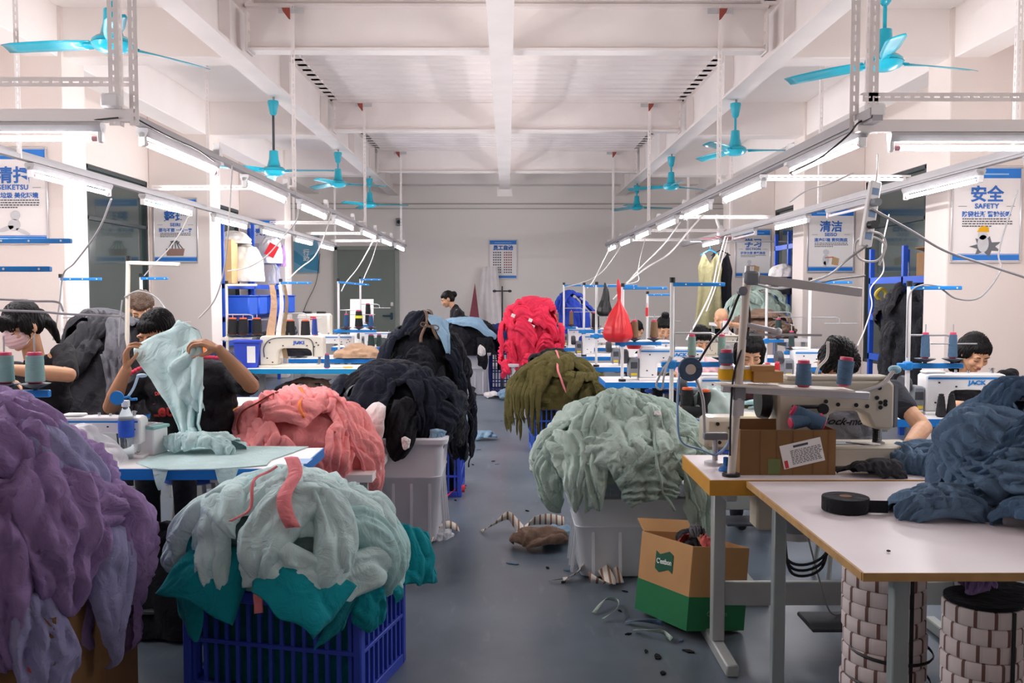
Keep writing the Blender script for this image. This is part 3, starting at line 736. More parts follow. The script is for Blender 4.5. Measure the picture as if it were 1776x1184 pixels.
# wide white work top in front of it
t = thing('work_table', 'large white-topped work table with thin wooden edge at lower right', 'table', (1.62, 2.93, 0))
MB().box((0, 0, ZTOP-.0125), (1.39, 1.16, .019)).build('tabletop', M_lam_pink, t)
for c, s_ in (((0,-.58,ZTOP-.014),(1.40,.008,.022)),((0,.58,ZTOP-.014),(1.40,.008,.022)),((-.698,0,ZTOP-.014),(.008,1.152,.022)),((.698,0,ZTOP-.014),(.008,1.152,.022))): MB().box(c, s_).build('edge_band', M_ply, t)
lm2 = mat('grey_green_leg_paint', (150,162,162), .45, .2, var=.06)
for px_, py_ in ((-.62, .42), (-.57, -.5), (.62, .42), (.62, -.5)): MB().box((px_, py_, .38), (.045, .04, .757), bev=.004).build('leg', lm2, t)
table(.86, 2.04, 5.24, 5.78, 'blue-edged sewing table behind the sage heap, right of the aisle')
table(2.08, 3.28, 5.24, 5.78, 'blue-edged sewing table at far right of the second row')
table(.79, 1.98, 7.42, 7.96, 'blue-edged sewing table in the third right-hand row, beside the aisle')
table(2.02, 3.2, 7.42, 7.96, 'blue-edged sewing table in the third right-hand row, far side')
table(.82, 2.0, 8.95, 9.5, 'blue-edged sewing table in the fourth right-hand row')
table(.79, 2.0, 10.45, 11.0, 'blue-edged sewing table in the fifth right-hand row')
table(2.1, 3.3, 10.2, 10.75, 'sewing table in front of the bald man')
table(.68, 1.9, 12.15, 12.7, 'blue-edged sewing table in the farthest right-hand row')
# ---------------------------------------------------------------- left side rows
table(-2.02, -.855, 3.76, 4.28, 'white sewing table with bright blue edge in front of the worker holding cloth')
table(-3.25, -2.06, 3.80, 4.34, 'sewing table of the masked worker at far left')
table(-2.15, -1.07, 5.88, 6.38, 'white bench with ochre edge behind the salmon garments', M_orange_edge)
table(-3.3, -2.2, 5.45, 6.0, 'table under the grey garment heap at left')
table(-2.5, -1.2, 8.75, 9.3, 'teal-edged sewing table with a cream machine, left of the aisle', M_teal_edge)
table(-2.4, -1.2, 10.1, 10.65, 'blue-edged sewing table behind the cream machine')
table(-2.35, -1.1, 12.3, 12.85, 'blue-edged sewing table in the farthest left-hand row')
table(-3.7, -2.6, 9.0, 9.6, 'sewing table with black thread cones before the blue shelving')
# ---------------------------------------------------------------- machines
def mpx(pl, pr, Y, label, **k):
    "machine whose body spans pixels pl..pr at depth Y"
    xl, xr = xat(pl, Y), xat(pr, Y); s = (xr-xl)/.475; return machine(xl+.225*s, Y, label, s=s, **k)
mpx(1602, 1742, 5.5, 'white sewing machine with grey motor box in front of the woman at far right', brand='JACK')
mpx(1213, 1345, 5.5, 'white sewing machine in front of the girl with bobbed black hair', brand=None)
mpx(1108, 1220, 7.68, 'white sewing machine with grey motor box before the woman in pink', brand='JACK')
mpx(1375, 1480, 7.68, 'white sewing machine with grey box behind the nearest right-hand machine')
mpx(1075, 1163, 9.2, 'white sewing machine behind the hanging red bag', brand='JACK')
mpx(1010, 1082, 10.7, 'white sewing machine with grey motor in the fifth right-hand row')
mpx(985, 1050, 12.4, 'white sewing machine in the farthest right-hand row')
mpx(1225, 1300, 10.45, 'pale overlock machine in front of the bald man', style='beige')
mpx(105, 246, 4.06, 'white sewing machine with blue tension disc in front of the worker holding cloth')
mpx(453, 562, 9.02, 'cream sewing machine lettered in blue on the teal-edged table', brand='JUKI', style='juki')
mpx(535, 613, 10.4, 'white sewing machine with blue stripe behind the cream machine')
mpx(632, 680, 12.6, 'white sewing machine in the farthest left-hand row, left one')
mpx(684, 712, 12.75, 'white sewing machine partly hidden by the black heap')
mpx(520, 568, 14.5, 'pale sewing machine before the tall end-wall door')
mpx(415, 470, 9.3, 'machine under the black thread cones at left', style='juki')
# big beige walking-foot machine on the near right table
t = thing('walking_foot_machine', 'large beige walking-foot machine on the ochre-edged table', 'sewing machine', (xat(1447, 3.84), 3.84, ZTOP))
bd = MB().box((.07, 0, .05), (.52, .19, .085), bev=.008).build('bed', M_beige, t)
MB().box((.08, -.099, .045), (.42, .004, .06)).build('bed_cover', mat('beige_cover', (214,208,192), .4), bd)
mb = MB()
for sx in (-.11, .28): mb.cyl((sx, -.1, .065), (sx, -.104, .065), .006, n=8)
mb.cyl((.19, -.1, .03), (.19, -.112, .03), .014, n=14); tag(mb.build('bed_screws', M_black, t), kind='stuff')
body = [(-.245,.09),(-.25,.34),(-.235,.362),(.215,.362),(.235,.34),(.235,.165),(.215,.155),(.15,.16),(.125,.215),(.09,.235),(.0,.235),(-.03,.22),(-.045,.18),(-.05,.09)]
o = MB().prism(body, -.065, .065).build('body', M_beige, t); md = o.modifiers.new('rounding', 'BEVEL'); md.width = .012; md.segments = 2; md.limit_method = 'ANGLE'; md.angle_limit = R(50)
MB().prism([(.236,.165),(.25,.17),(.25,.345),(.236,.35)], -.06, .06).build('face_plate', M_grey, t)
MB().box((-.0, -.02, .37), (.42, .09, .02), bev=.006).build('top_cover', M_beige, t)
mb = MB()
for sx, sz in ((-.05,.275),(.0,.262),(.075,.26),(.03,.3),(.12,.255),(.17,.33),(.16,.29),(.195,.275),(.195,.262),(.175,.27),(.175,.25)): mb.cyl((sx, -.064, sz), (sx, -.07, sz), .0085, n=10)
tag(mb.build('screws', M_black, t), kind='stuff')
MB().box((-.13, -.085, .255), (.13, .02, .014), bev=.004).cyl((-.07,-.085,.247),(-.07,-.10,.247), .022, n=14).box((-.15, -.085, .225), (.035, .025, .05), bev=.006).cyl((-.17,-.085,.205),(-.17,-.10,.205), .015, n=12).build('lever', M_black, t)
MB().tube(spline([(.23,-.06,.40),(.17,-.08,.345),(.08,-.085,.315),(.0,-.085,.31),(-.06,-.08,.33)]), .009, 7).build('lamp_hose', mat('grey_hose', (190,186,184), .5), t)
MB().ell((.238, -.05, .405), (.028, .02, .018)).build('lamp_head', mat('pale_blue_plastic', (150,196,214), .4), t)
MB().cyl((.19,0,.09),(.19,0,.16), .007, n=8).cyl((.205,0,.09),(.205,0,.17), .006, n=8).box((.195,-.01,.097),(.03,.05,.008)).build('needle_bar', M_chrome, t)
mb = MB()
for k in range(7): mb.lathe([(.012,0),(.015,.004),(.012,.008)], 10, (.172, -.03, .1+k*.009))
tag(mb.build('coil_spring', M_black, t), kind='stuff')
MB().tube([(.03,-.08,.108),(.1,-.085,.102),(.18,-.06,.095)], [.003,.007,.003], 6).build('presser_arm', M_chrome, t)
MB().box((.0, -.01, .092), (.18, .09, .008), bev=.002).build('slide_plate', M_grey, t)
MB().lathe([(.02,-.03),(.07,-.028),(.076,-.01),(.076,.01),(.06,.02),(.02,.022)], 22, (-.285, 0, .27), (0, PI/2, 0)).build('handwheel', M_black, t)
# beige overlock end poking out beside the thread box
t = thing('overlock_machine', 'beige overlock machine with black thread cones behind the cardboard thread box', 'sewing machine', (xat(1255, 4.5), 4.5, ZTOP-.06))
MB().box((0, 0, .10), (.20, .16, .16), bev=.02).build('body', M_beige, t); MB().box((.2, 0, .16), (.30, .16, .05), bev=.012).build('cloth_plate', mat('cream_plate', (222,214,182), .4), t)
mb = MB()
for a, b in ((-.04,.15),(-.06,.10),(.02,.13),(-.03,.06)): mb.cyl((a, -.079, b), (a, -.085, b), .009, n=10)
tag(mb.build('screws', M_black, t), kind='stuff')
st_ = MB().box((0, .05, -.36), (.05, .05, .6)).box((0, .05, -.70), (.4, .4, .04)).build('stand', M_legs, t)
# ---------------------------------------------------------------- stands
table(2.04, 3.2, 8.95, 9.5, 'sewing table in the fourth right-hand row, far side')
table(-3.95, -2.55, 7.15, 7.7, 'sewing table between the two nearest left piers')
table(-3.5, -2.4, 14.3, 14.85, 'small table before the tall end-wall door')
GF = 'cones on the far right stand'; GS = 'sage cones before the pink woman'
stand(xat(1577, 5.32), 5.32, .77, 'white thread stand with a blue bar beside the far right pier', .30, 0, .30, .32, cones=[(1607, T_blue, 'denim blue thread cone on the far right stand, left one', .15, .026, .8, None, GF), (1655, T_blue, 'denim blue thread cone on the far right stand, right one', .15, .026, .8, None, GF)])
stand(xat(1166, 5.3), 5.3, .79, 'white thread stand with blue bar standing between the heap and the bobbed girl', .30, 0, .31, .36, cones=[(1201, T_sage, 'sage thread cone above the white machine, left one', .13, .025, .84, None, GS), (1253, T_sage, 'sage thread cone above the white machine, right one', .13, .025, .84, None, GS)])
stand(xat(1035, 8.98), 9.0, .81, 'thread stand carrying the black plastic bag', .40, 0, .30, .4)
stand(xat(1080, 7.5), 7.5, .78, 'thread stand carrying the red plastic bag', .36, 0, .31, .4, hook=False, cones=[(1101, T_brown, 'brown thread cone right of the hanging red bag', .15, .034), (1135, T_brown, 'brown thread cone before the woman with a hair bun', .15, .034)])
stand(xat(1013, 10.5), 10.5, .82, 'thread stand in the fifth right-hand row', .42, 0, .28, .42, cones=[(1033, T_black, 'black thread cone left of the hanging bags', .18, .045, .9)])
stand(xat(978, 12.2), 12.2, .84, 'farthest thread stand at right', .42, 0, .26, .5, cones=[(991, T_brown, 'small brown cone on the farthest right stand, right one', .18, .03), (966, T_brown, 'pale brown cone left of the pole of the farthest right stand', .16, .03)])
stand(xat(1123, 10.6), 10.6, .72, 'thread stand with a red tag behind the hanging red bag', .30, .2, None, .4)
stand(xat(1330, 9.05), 9.05, .86, 'thread stand before the third pier at right', .30, .1, .25, .4, cones=[(1351, T_green, 'olive thread cone before the brown garments at right', .18, .036)])
stand(xat(1405, 7.75), 7.75, .83, 'thread stand before the second pier at right', .35, 0, .22, .42, cones=[(1374, T_green, 'dark green thread cone on the stand before the second pier', .14, .026)])
cone((xat(1350, 7.5), 7.5, ZTOP), T_redt, 'red thread cone on the third-row table', .16, .026, .02)
cone((xat(1333, 7.52), 7.52, ZTOP), T_green, 'dark thread cone beside the red cone', .15, .03, .024)
cone((xat(1259, 10.45), 10.45, ZTOP+.262), T_white, 'white thread cone before the bald man', .16, .04, .03)
for i, px in enumerate((1637, 1655)): cone((xat(px, 5.33), 5.33, ZTOP), T_black, 'black thread cone standing on the far right table, %s one' % ('left', 'right')[i], .135, .03, .017, M_black, group='black cones on the far right table')
cone((xat(1226, 4.95)-.02, 5.36, ZTOP), T_black, 'black thread cone with orange core beside the coil stand, left one', .17, .045, .035, mat('orange_core', (236,96,40), .5))
cone((xat(1248, 4.95)+.01, 5.34, ZTOP), T_black, 'black thread cone with orange core beside the coil stand, right one', .16, .05, .04, MATS['orange_core'])
cone((xat(1185, 5.26), 5.31, ZTOP+.035), T_black, 'black thread cone lying on its side on the blue-edged table', .14, .035, .028, MATS['orange_core'], rot=(0, PI/2, 0))
# near right stand: leaning pole with beam and tray of cones
YS = 3.60
b0 = at(1268, 822, YS); b1 = at(1296, 482, YS)
t = thing('thread_stand', 'leaning grey-white thread stand with metal beam on the nearest right table', 'thread stand', (b0.x, YS, ZTOP))
dv = Vector((b1.x-b0.x, 0, b1.z-ZTOP)); M_pole = mat('worn_cream_pole', (214,206,196), .45, .1, var=.06)
MB().cyl((0,0,0), dv, .016, n=12).build('pole', M_pole, t); MB().cyl((0,0,0), (0,0,.012), .035, n=14).build('foot', M_black, t)
MB().cyl(dv*.98, dv*1.06, .013, n=10).build('pole_cap', M_galv, t)
MB().box((dv.x+.015, 0, dv.z-.0), (.06,.05,.055), bev=.01).cyl((dv.x-.02,-.02,dv.z-.05),(dv.x-.02,.02,dv.z-.05), .018, n=10).build('joint', M_grey, t)
q = at(1490, 507, YS)-Vector((b0.x, YS, ZTOP))
bm_ = MB().box(((dv.x+q.x)/2+.01, 0, (dv.z+q.z)/2), ((q.x-dv.x), .03, .034), (0, math.atan2(dv.z-q.z, q.x-dv.x), 0), bev=.003).build('top_beam', M_galv, t)
r0 = at(1292, 562, YS)-Vector((b0.x,YS,ZTOP)); r1 = at(1350, 575, YS)-Vector((b0.x,YS,ZTOP)); r2 = at(1425, 581, YS)-Vector((b0.x,YS,ZTOP)); r3 = at(1300, 580, YS)-Vector((b0.x,YS,ZTOP))
MB().tube([r0, r1], .010, 8).tube([r3, r2], .005, 6).ell(r1, .015).build('guide_rod', M_galv, t)
tz = at(1280, 676, YS).z-ZTOP; tq = at(1545, 688, YS)-Vector((b0.x, YS, ZTOP)); ts = at(1252, 657, YS)-Vector((b0.x, YS, ZTOP))
MB().box(((ts.x+tq.x*.86)/2, .0, tz-.008), (tq.x*.86-ts.x, .035, .03), (0, R(3), 0), bev=.003).build('tray_beam', M_galv, t)
MB().box((dv.x*.46, 0, tz-.012), (.05,.05,.06), bev=.008).build('clamp', M_grey, t)
MB().cyl((dv.x*.36,0,tz-.10),(dv.x*.44,0,tz-.03), .026, n=12).build('collar', M_galv, t)
MB().box((.20, 0, tz+.012), (.52, .13, .006), (0, R(2.5), 0)).build('tray', mat('pale_tray', (222,216,206), .5), t)
zt_ = ZTOP+tz+.02
cone((xat(1264, YS), YS+.02, zt_+.012), M_yellow, 'yellow thread cone under a blue one on the near right stand', .062, .034, .032, M_white)
cone((xat(1263, YS), YS+.02, zt_+.076), T_blue, 'blue thread cone stacked on the yellow cone on the near right stand', .062, .03, .026)
cone((xat(1297, YS), YS+.03, zt_+.012), M_yellow, 'yellow thread cone right of the leaning pole', .06, .033, .03, M_white)
bx = MB().box((0,0,.022), (.115,.08,.044)).box((-.02,0,.055), (.09,.07,.022)).build('cardboard_carton', M_carton, None, (xat(1334, YS), YS+.03, zt_+.009)); tag(bx, 'small brown cardboard carton on the near right stand tray', 'box')
cone((xat(1396, YS), YS, zt_-.008), T_blue, 'blue thread cone right of the small carton, near the bent head', .105, .031, .027)
cone((xat(1464, YS), YS-.01, zt_-.005), T_blue, 'tilted blue thread cone on the walking-foot machine', .115, .027, .03, rot=(0, R(6), 0))
# far left: stand whose pole is out of frame, tray with mint cones
YS = 3.86; GM = 'mint cones at the left edge'; GB = 'brown cones before the left pier'; GK = 'black cones behind the raised arm'
OC = mat('orange_core', (236,96,40), .5)
stand(-2.32, YS, .84, 'blue thread stand with mint cones at the left edge', .42, 0, .30, .46, hook=False, cones=[(4, T_mint, 'mint thread cone at the left edge, left one', .13, .038, .9, None, GM), (57, T_mint, 'mint thread cone at the left edge, right one', .13, .038, .9, None, GM)])
stand(xat(-32, 4.28), 4.28, .98, 'blue-barred thread stand at the left edge, farther one', .42, 0, None, .4, hook=False)
stand(xat(106, 7.3), 7.3, .85, 'thread stand in front of the nearest left pier', .32, 0, .28, .3, cones=[(115, T_brown, 'brown thread cone before the nearest left pier, left one', .13, .032, .78, None, GB), (129, T_brown, 'brown thread cone before the nearest left pier, right one', .13, .032, .78, None, GB)])
stand(xat(214, 5.47), 5.47, .92, 'cream thread stand with guide wires behind the raised hand', .30, .05, None, .3, M_cream, R(2), M_cream, hook=False)
stand(xat(245, 7.6), 7.6, .86, 'white thread stand with blue bar beside the second left pier', .22, 0, None, .3, hook=True)
stand(xat(393, 9.1), 9.1, .82, 'cream thread stand with black cones before the blue shelving', .30, 0, .27, .46, M_cream, 0, M_cream, cones=[(403, T_black, 'First black thread cone from the left behind the raised arm', .165, .05, .84, OC, GK), (421, T_black, 'Second black thread cone from the left behind the raised arm', .165, .05, .84, OC, GK), (445, T_black, 'Third black thread cone from the left behind the raised arm', .165, .05, .84, OC, GK)])
stand(xat(487, 9.1), 9.1, .84, 'thread stand wrapped in cloth strips above the cream machine', .30, 0, .25, .42, cones=[(503, T_black, 'Fourth black thread cone from the left behind the raised arm', .165, .048, .84, OC, GK), (529, T_black, 'Fifth black thread cone from the left behind the raised arm', .165, .048, .84, OC, GK)])
stand(xat(587, 10.2), 10.2, .86, 'thread stand with blue bars behind the cream machine', .34, 0, .30, .42, top_tilt=R(5), cones=[(600, T_navy, 'slim blue thread cone on the stand behind the cream machine, left one', .15, .03), (622, T_black, 'tall black cone with a yellow band behind the cream machine', .19, .045), (643, T_navy, 'slim blue thread cone on the stand behind the cream machine, right one', .14, .03)])
o = MB().lathe([(.0435,0),(.0425,.03)], 18, caps=False).build('paper_band', mat('yellow_band', (222,226,60), .6), None, (xat(622, 10.2), 10.2, ZTOP+.30+.043+.10)); tag(o, 'yellow paper band around the tall black cone', 'label')
stand(xat(625, 12.4), 12.4, .92, 'thread stand nearest the tall door', .28, 0, .28, .44, cones=[(638, T_black, 'black thread cone before the tall door', .26, .04)])
for (px, Y, z, tm, nm, h, r) in [(545, 9.0, ZTOP+.31, T_royal, 'royal blue thread cone on top of the cream machine', .17, .03), (566, 8.85, ZTOP, T_navy, 'navy thread cone on the teal-edged table', .14, .03),
    (643, 12.36, ZTOP, T_green, 'dark green thread cone on the farthest left table, left one', .17, .05), (657, 12.38, ZTOP, T_green, 'dark green thread cone on the farthest left table, right one', .17, .04)]:
    cone((xat(px, Y), Y, z), tm, nm, h, r, r*.72)
# ================================================================ bins and crates
def bin_(x0, x1, y0, y1, h, label, m=None, taper=.045, rot=0.0):
    m = m or M_bin; w = x1-x0; d = y1-y0
    t = thing('storage_bin', label, 'bin', ((x0+x1)/2, (y0+y1)/2, 0), rot)
    def ring(z, ins, n=5, r=.05):
        k = (1-z/h)*taper + ins; a, b = w/2-k, d/2-k; out = []
        for cx, cy, a0 in ((a-r,b-r,0),(-a+r,b-r,PI/2),(-a+r,-b+r,PI),(a-r,-b+r,1.5*PI)):
            for i in range(n): an = a0+PI/2*i/(n-1); out.append((cx+r*math.cos(an), cy+r*math.sin(an), z))
        return out
    A = np.array([ring(z, i) for z, i in ((.0,.03),(.01,.004),(.03,0),(h*.62,0),(h*.62+.004,-.003),(h*.64,-.003),(h*.645,0),(h-.05,0),(h-.05,-.004),(h,-.004),(h,.012),(h*.5,.016),(.03,.03))])
    mb = MB(); mb.grid(A[::-1], closed=True); n = len(A[0]); mb.add(A[0], [tuple(range(n))]); mb.add(A[-1], [tuple(range(n))[::-1]])
    mb.build('body', m, t, angle=50)
    R_ = np.array([ring(z, i) for z, i in ((h-.03,-.004),(h-.032,-.026),(h-.004,-.028),(h+.004,-.02),(h+.004,.01))])
    MB().grid(R_[::-1], closed=True).build('rim', m, t, angle=50)
    for i in range(4):
        x = (i-1.5)*w*.22
        for s in (-1, 1): MB().box((x, s*(d/2-taper*.5+.001), h*.47), (.016, .014, h*.86), (s*R(-2.2)*(.5/h) if False else math.atan2(taper, h)*s, 0, 0)).build('rib', m, t)
    for i in range(3):
        y = (i-1)*d*.28
        for s in (-1, 1): MB().box((s*(w/2-taper*.5+.001), y, h*.47), (.014, .016, h*.86), (0, -math.atan2(taper, h)*s, 0)).build('rib', m, t)
    return t
def crate(cx, cy, w, d, h, rot, label, m=None, nb=3, z0=0.0):
    m = m or M_crate; t = thing('plastic_crate', label, 'crate', (cx, cy, z0), rot)
    for sx in (-1, 1):
        for sy in (-1, 1): MB().box((sx*(w/2-.015), sy*(d/2-.015), h/2), (.034, .034, h), bev=.006).build('corner_post', m, t)
    for k, z in enumerate([.02] + [h*(i+1)/nb - (.0 if i < nb-1 else .025) for i in range(nb)]):
        hh = .045 if k in (0, nb) else .016
        for sy in (-1, 1): MB().box((0, sy*(d/2-.01), z), (w-.03, .02, hh), bev=.003).build('band', m, t)
        for sx in (-1, 1): MB().box((sx*(w/2-.01), 0, z), (.02, d-.03, hh), bev=.003).build('band', m, t)
    sl = MB().box((0,0,0), (.014, .012, h-.06)).mesh('slat', m, 0)
    n = max(3, int(w/.045)); 
    for i in range(1, n):
        for sy in (-1, 1): link('slat', sl, t, (-w/2+w*i/n, sy*(d/2-.012), h/2))
    n = max(3, int(d/.045)); sl2 = MB().box((0,0,0), (.012, .014, h-.06)).mesh('slat', m, 0)
    for i in range(1, n):
        for sx in (-1, 1): link('slat', sl2, t, (sx*(w/2-.012), -d/2+d*i/n, h/2))
    MB().box((0,0,.012), (w-.03,d-.03,.02)).build('base', m, t)
    return t
# ================================================================ garment heaps
class Pile:
    def __init__(s, cx, cy, z0, a, b, H, seed=1, lump=.16, inward=.0, sq=1.0, crum=.10):
        s.c = (cx, cy); s.z0 = z0; s.a = a; s.b = b; s.H = H; s.seed = seed; s.lump = lump; s.inw = inward; s.sq = sq; s.crum = crum
        s.Lq = .5*PI*math.sqrt(((a*a+b*b)/2+H*H)/2)
    def S(s, d, az):
        ph = np.clip(d/s.Lq, 0, 1)*PI/2; hang = np.maximum(0, d-s.Lq)
        ux = np.cos(az); uy = np.sin(az); sp = np.sin(ph)**s.sq; cp = np.cos(ph)
        k = 1 + s.lump*(fbm(ux*1.6*sp+5, uy*1.6*sp+cp*1.4+9, s.seed, 2)*2-.75)
        k = k + s.crum*(np.abs(np.sin(9*fbm(ux*d*3.2+3, uy*d*3.2+7, s.seed+40, 2)+4*ux*sp))-.6)*np.clip(d/s.Lq*3, 0, 1)
        g = 1 - s.inw*np.clip(hang/.3, 0, 1)
        x = s.c[0] + s.a*k*sp*ux*g; y = s.c[1] + s.b*k*sp*uy*g; z = s.z0 + s.H*cp*k - hang
        nx = sp*ux/s.a; ny = sp*uy/s.b; nz = cp/s.H
        l = np.sqrt(nx*nx+ny*ny+nz*nz)+1e-9
        return np.stack([x, y, z], -1), np.stack([nx/l, ny/l, nz/l], -1)
    def core(s, name, m, label, dmax=1.15, n=56, mm=110, A=.022, shrink=.94):
        u = np.linspace(0, 1, n); az = np.linspace(0, 2*PI, mm+1)[:-1]
        D, Z = np.meshgrid(u*s.Lq*dmax, az, indexing='ij'); P, N = s.S(D, Z)
        cx, cy = np.cos(Z)*D, np.sin(Z)*D
        w = fbm(cx*4, cy*4, s.seed+3, 3); f = np.abs(np.sin(9*(cx*.6+cy*.4)+9*w))*1.3-.8+.6*(np.abs(np.sin(17*(cx*.5-cy*.7)+14*w))-.5)
        P = P + N*(A*f-.02)[..., None]
        P[..., 0] = s.c[0]+(P[..., 0]-s.c[0])*shrink; P[..., 1] = s.c[1]+(P[..., 1]-s.c[1])*shrink
        c = P.reshape(-1, 3).mean(0); c[2] = P[..., 2].min()
        o = MB().grid(P-c, closed=True).build(name, m, None, tuple(c), angle=180)
        return tag(o, label, 'garments', None, 'stuff')
    def garment(s, d0, az0, L, Wd, th, m, label, group, seed, lift=.0, thick=.03, nf=3.0, A=.012, name='folded_garment', ns=34, nt=26, taper=.15, cat='garment', edge=0.0, bend=0.0, fine=.75):
        u = np.linspace(-1, 1, ns); v = np.linspace(-1, 1, nt); U, V = np.meshgrid(u, v, indexing='ij')
        wob = fbm(U*1.3+seed*.37, V*1.3+seed*.71, seed, 2)-.4
        wb2 = fbm(U*2.9+seed*.17, V*2.9+seed*.31, seed+9, 2)-.4
        U2 = U*(1+.12*np.sin(V*2.3+seed))*(1-.16*V*V)+.16*wob+.10*wb2; V2 = V*(1-taper*U)*(1-.14*U*U)+.26*wob+.14*wb2
        ca, sa = math.cos(th), math.sin(th); px = d0*math.cos(az0); py = d0*math.sin(az0)
        lx = U2*L/2; ly = V2*Wd/2 + bend*L*U2*U2*.5
        gx = px + lx*ca - ly*sa; gy = py + lx*sa + ly*ca
        D = np.sqrt(gx*gx+gy*gy); AZ = np.arctan2(gy, gx); P, N = s.S(D, AZ)
        e = np.sqrt(np.clip((1-np.abs(U)**4), 0, 1)*np.clip((1-np.abs(V)**4), 0, 1))
        wp = fbm(U*1.1+seed, V*1.1, seed+5, 3); wq = fbm(lx*9+seed, ly*9, seed+8, 2)
        ph = nf*1.6*(V2+.35*U2*math.sin(seed)) + 6.5*wp
        f = np.abs(np.sin(ph))*1.5-.85
        f2 = np.abs(np.sin(2.3*ph+5*U2*math.cos(seed*1.7)+9*wq))-.6
        h = lift + thick*(edge+(1-edge)*e) + A*(f*1.25+fine*f2)*(.35+.65*e)
        P = P + N*h[..., None]
        c = P.reshape(-1, 3).mean(0)
        o = MB().grid(P-c).build(name, m, None, tuple(c), angle=180)
        return tag(o, label, cat, group)
    def zone(s, o):
        x = (o.location.x-s.c[0])/s.a; q = (o.location.z-s.z0)/s.H
        v = 'top' if q > .78 else ('upper' if q > .38 else ('middle' if q > .0 else 'lower'))
        h = 'left' if x < -.33 else ('right' if x > .33 else 'front')
        return v if v == 'top' and h == 'front' else v+' '+h
    def cover(s, n, m, label, group, seed, dr=(0, 1.1), L=(.28, .42), Wd=(.18, .28), lift=.03, thick=.03, A=.012, radial=.6, nf=(2, 4), azr=None, mats=None, **k):
        r = random.Random(seed); out = []
        a0 = math.atan2(-s.c[1], -s.c[0])            # towards the viewer side of the room
        for i in range(n):
            q = (i+.5)/n; d0 = s.Lq*(dr[1]+(dr[0]-dr[1])*q**1.0); sp = 1.0 + .9*(1-min(1, d0/s.Lq))
            az = a0 + (((i*.618034+r.uniform(-.06,.06)) % 1.0)*2-1)*min(PI, R(112)*sp)
            th = az + (r.uniform(-.6, .6) if r.random() < radial else PI/2+r.uniform(-.7,.7))
            mm = m if not mats else r.choice(mats)
            o = s.garment(d0, az, r.uniform(*L), r.uniform(*Wd), th, mm, label, group, seed*100+i, lift=lift*r.uniform(.2, 1)+.012*q, thick=thick*r.uniform(.7, 1.3), nf=r.uniform(*nf), A=A*r.uniform(.7, 1.3), taper=r.uniform(-.2, .25), bend=r.uniform(-.3,.3), **k)
            o['label'] = label.replace(' in the heap', ', %s of the heap' % s.zone(o)) if ' in the heap' in label else label + ', ' + s.zone(o)
            out.append(o)
        return out
    def strip(s, d0, d1, az, w, m, label, seed, lift=.05, group=None, name='fabric_tie', cat='strip', wig=.12):
        n = 22; P = []
        for i in range(n):
            q = i/(n-1); dd = np.array([d0+(d1-d0)*q]); a_ = np.array([az+wig*math.sin(q*5+seed)]); p, nn = s.S(dd, a_); p = p[0]+nn[0]*(lift+.012*math.sin(q*9+seed))
            tx = np.array([-math.sin(az), math.cos(az), 0]); P.append([p-tx*w/2, p+nn[0]*.004, p+tx*w/2])
        P = np.array(P); c = P.reshape(-1, 3).mean(0)
        o = MB().grid(P-c).build(name, m, None, tuple(c), angle=180); o.modifiers.new('thickness', 'SOLIDIFY').thickness = .003
        return tag(o, label, cat, group)
def sheet(corners, m, label, group, seed, n=30, nf=2.0, A=.018, bulge=.05, ragged=.02, name='folded_garment', cat='garment'):
    "hanging cloth panel between four room points (top left, top right, bottom right, bottom left)"
    a, b, c, d = [np.array(at(*q)) for q in corners]; P = np.zeros((n, n, 3)); u = np.linspace(0, 1, n); U, V = np.meshgrid(u, u, indexing='ij')
    wob = (fbm(U*2.2+seed, V*2.2, seed, 2)-.4)*ragged*4
    P = (a*(1-V[..., None])+b*V[..., None])*(1-U[..., None]) + (d*(1-V[..., None])+c*V[..., None])*U[..., None]
    nn = np.cross(b-a, d-a); nn = nn/np.linalg.norm(nn); nn = nn if nn[1] < 0 else -nn
    ph = nf*PI*(V+.3*(1-U)*(V-.5))+6*fbm(U*1.3+seed, V*1.3, seed+2, 3)
    h = bulge*np.sin(PI*np.clip(U, 0, 1)*.8+.3)*np.sqrt(np.clip(np.sin(PI*np.clip(V, .0, 1)), 0, 1)) + A*(np.abs(np.sin(ph))-.5) + .35*A*(np.abs(np.sin(2.3*ph+4*U))-.5)
    P = P + nn*h[..., None]; P[..., 0] += wob*(U*.5); P[..., 2] += wob*U
    c0 = P.reshape(-1, 3).mean(0); o_ = MB().grid(P-c0).build(name, m, None, tuple(c0), angle=180); o_.modifiers.new('thickness', 'SOLIDIFY').thickness = .006
    return tag(o_, label, cat, group)
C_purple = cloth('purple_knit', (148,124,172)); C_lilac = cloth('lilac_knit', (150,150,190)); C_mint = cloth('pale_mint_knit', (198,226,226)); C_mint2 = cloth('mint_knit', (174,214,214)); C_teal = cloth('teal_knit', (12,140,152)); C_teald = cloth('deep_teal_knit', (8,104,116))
C_salmon = cloth('salmon_knit', (252,158,158)); C_black = cloth('black_knit', (27,28,34)); C_navy = cloth('navy_black_knit', (26,31,44)); C_pink = cloth('coral_red_knit', (232,56,88)); C_olive = cloth('olive_knit', (92,86,48)); C_sage = cloth('sage_knit', (166,187,177)); C_sage2 = cloth('sage_knit_pale', (180,200,190))
C_denim = cloth('denim_blue_knit', (96,122,148)); C_denim2 = cloth('denim_blue_knit_dark', (76,102,130)); C_grey = cloth('grey_knit', (98,98,104)); C_dgrey = cloth('charcoal_knit', (52,52,56)); C_paleblue = cloth('pale_blue_net', (134,166,190)); C_royal = cloth('royal_blue_knit', (44,70,170)); C_brown = cloth('brown_knit', (120,98,84)); C_khaki = cloth('khaki_knit', (160,154,116)); C_white = cloth('white_cotton', (232,228,226)); C_pinktape = cloth('pink_tape', (236,140,146)); C_beigetie = cloth('taupe_cord', (112,92,78)); C_tan = cloth('tan_cloth', (206,170,140))
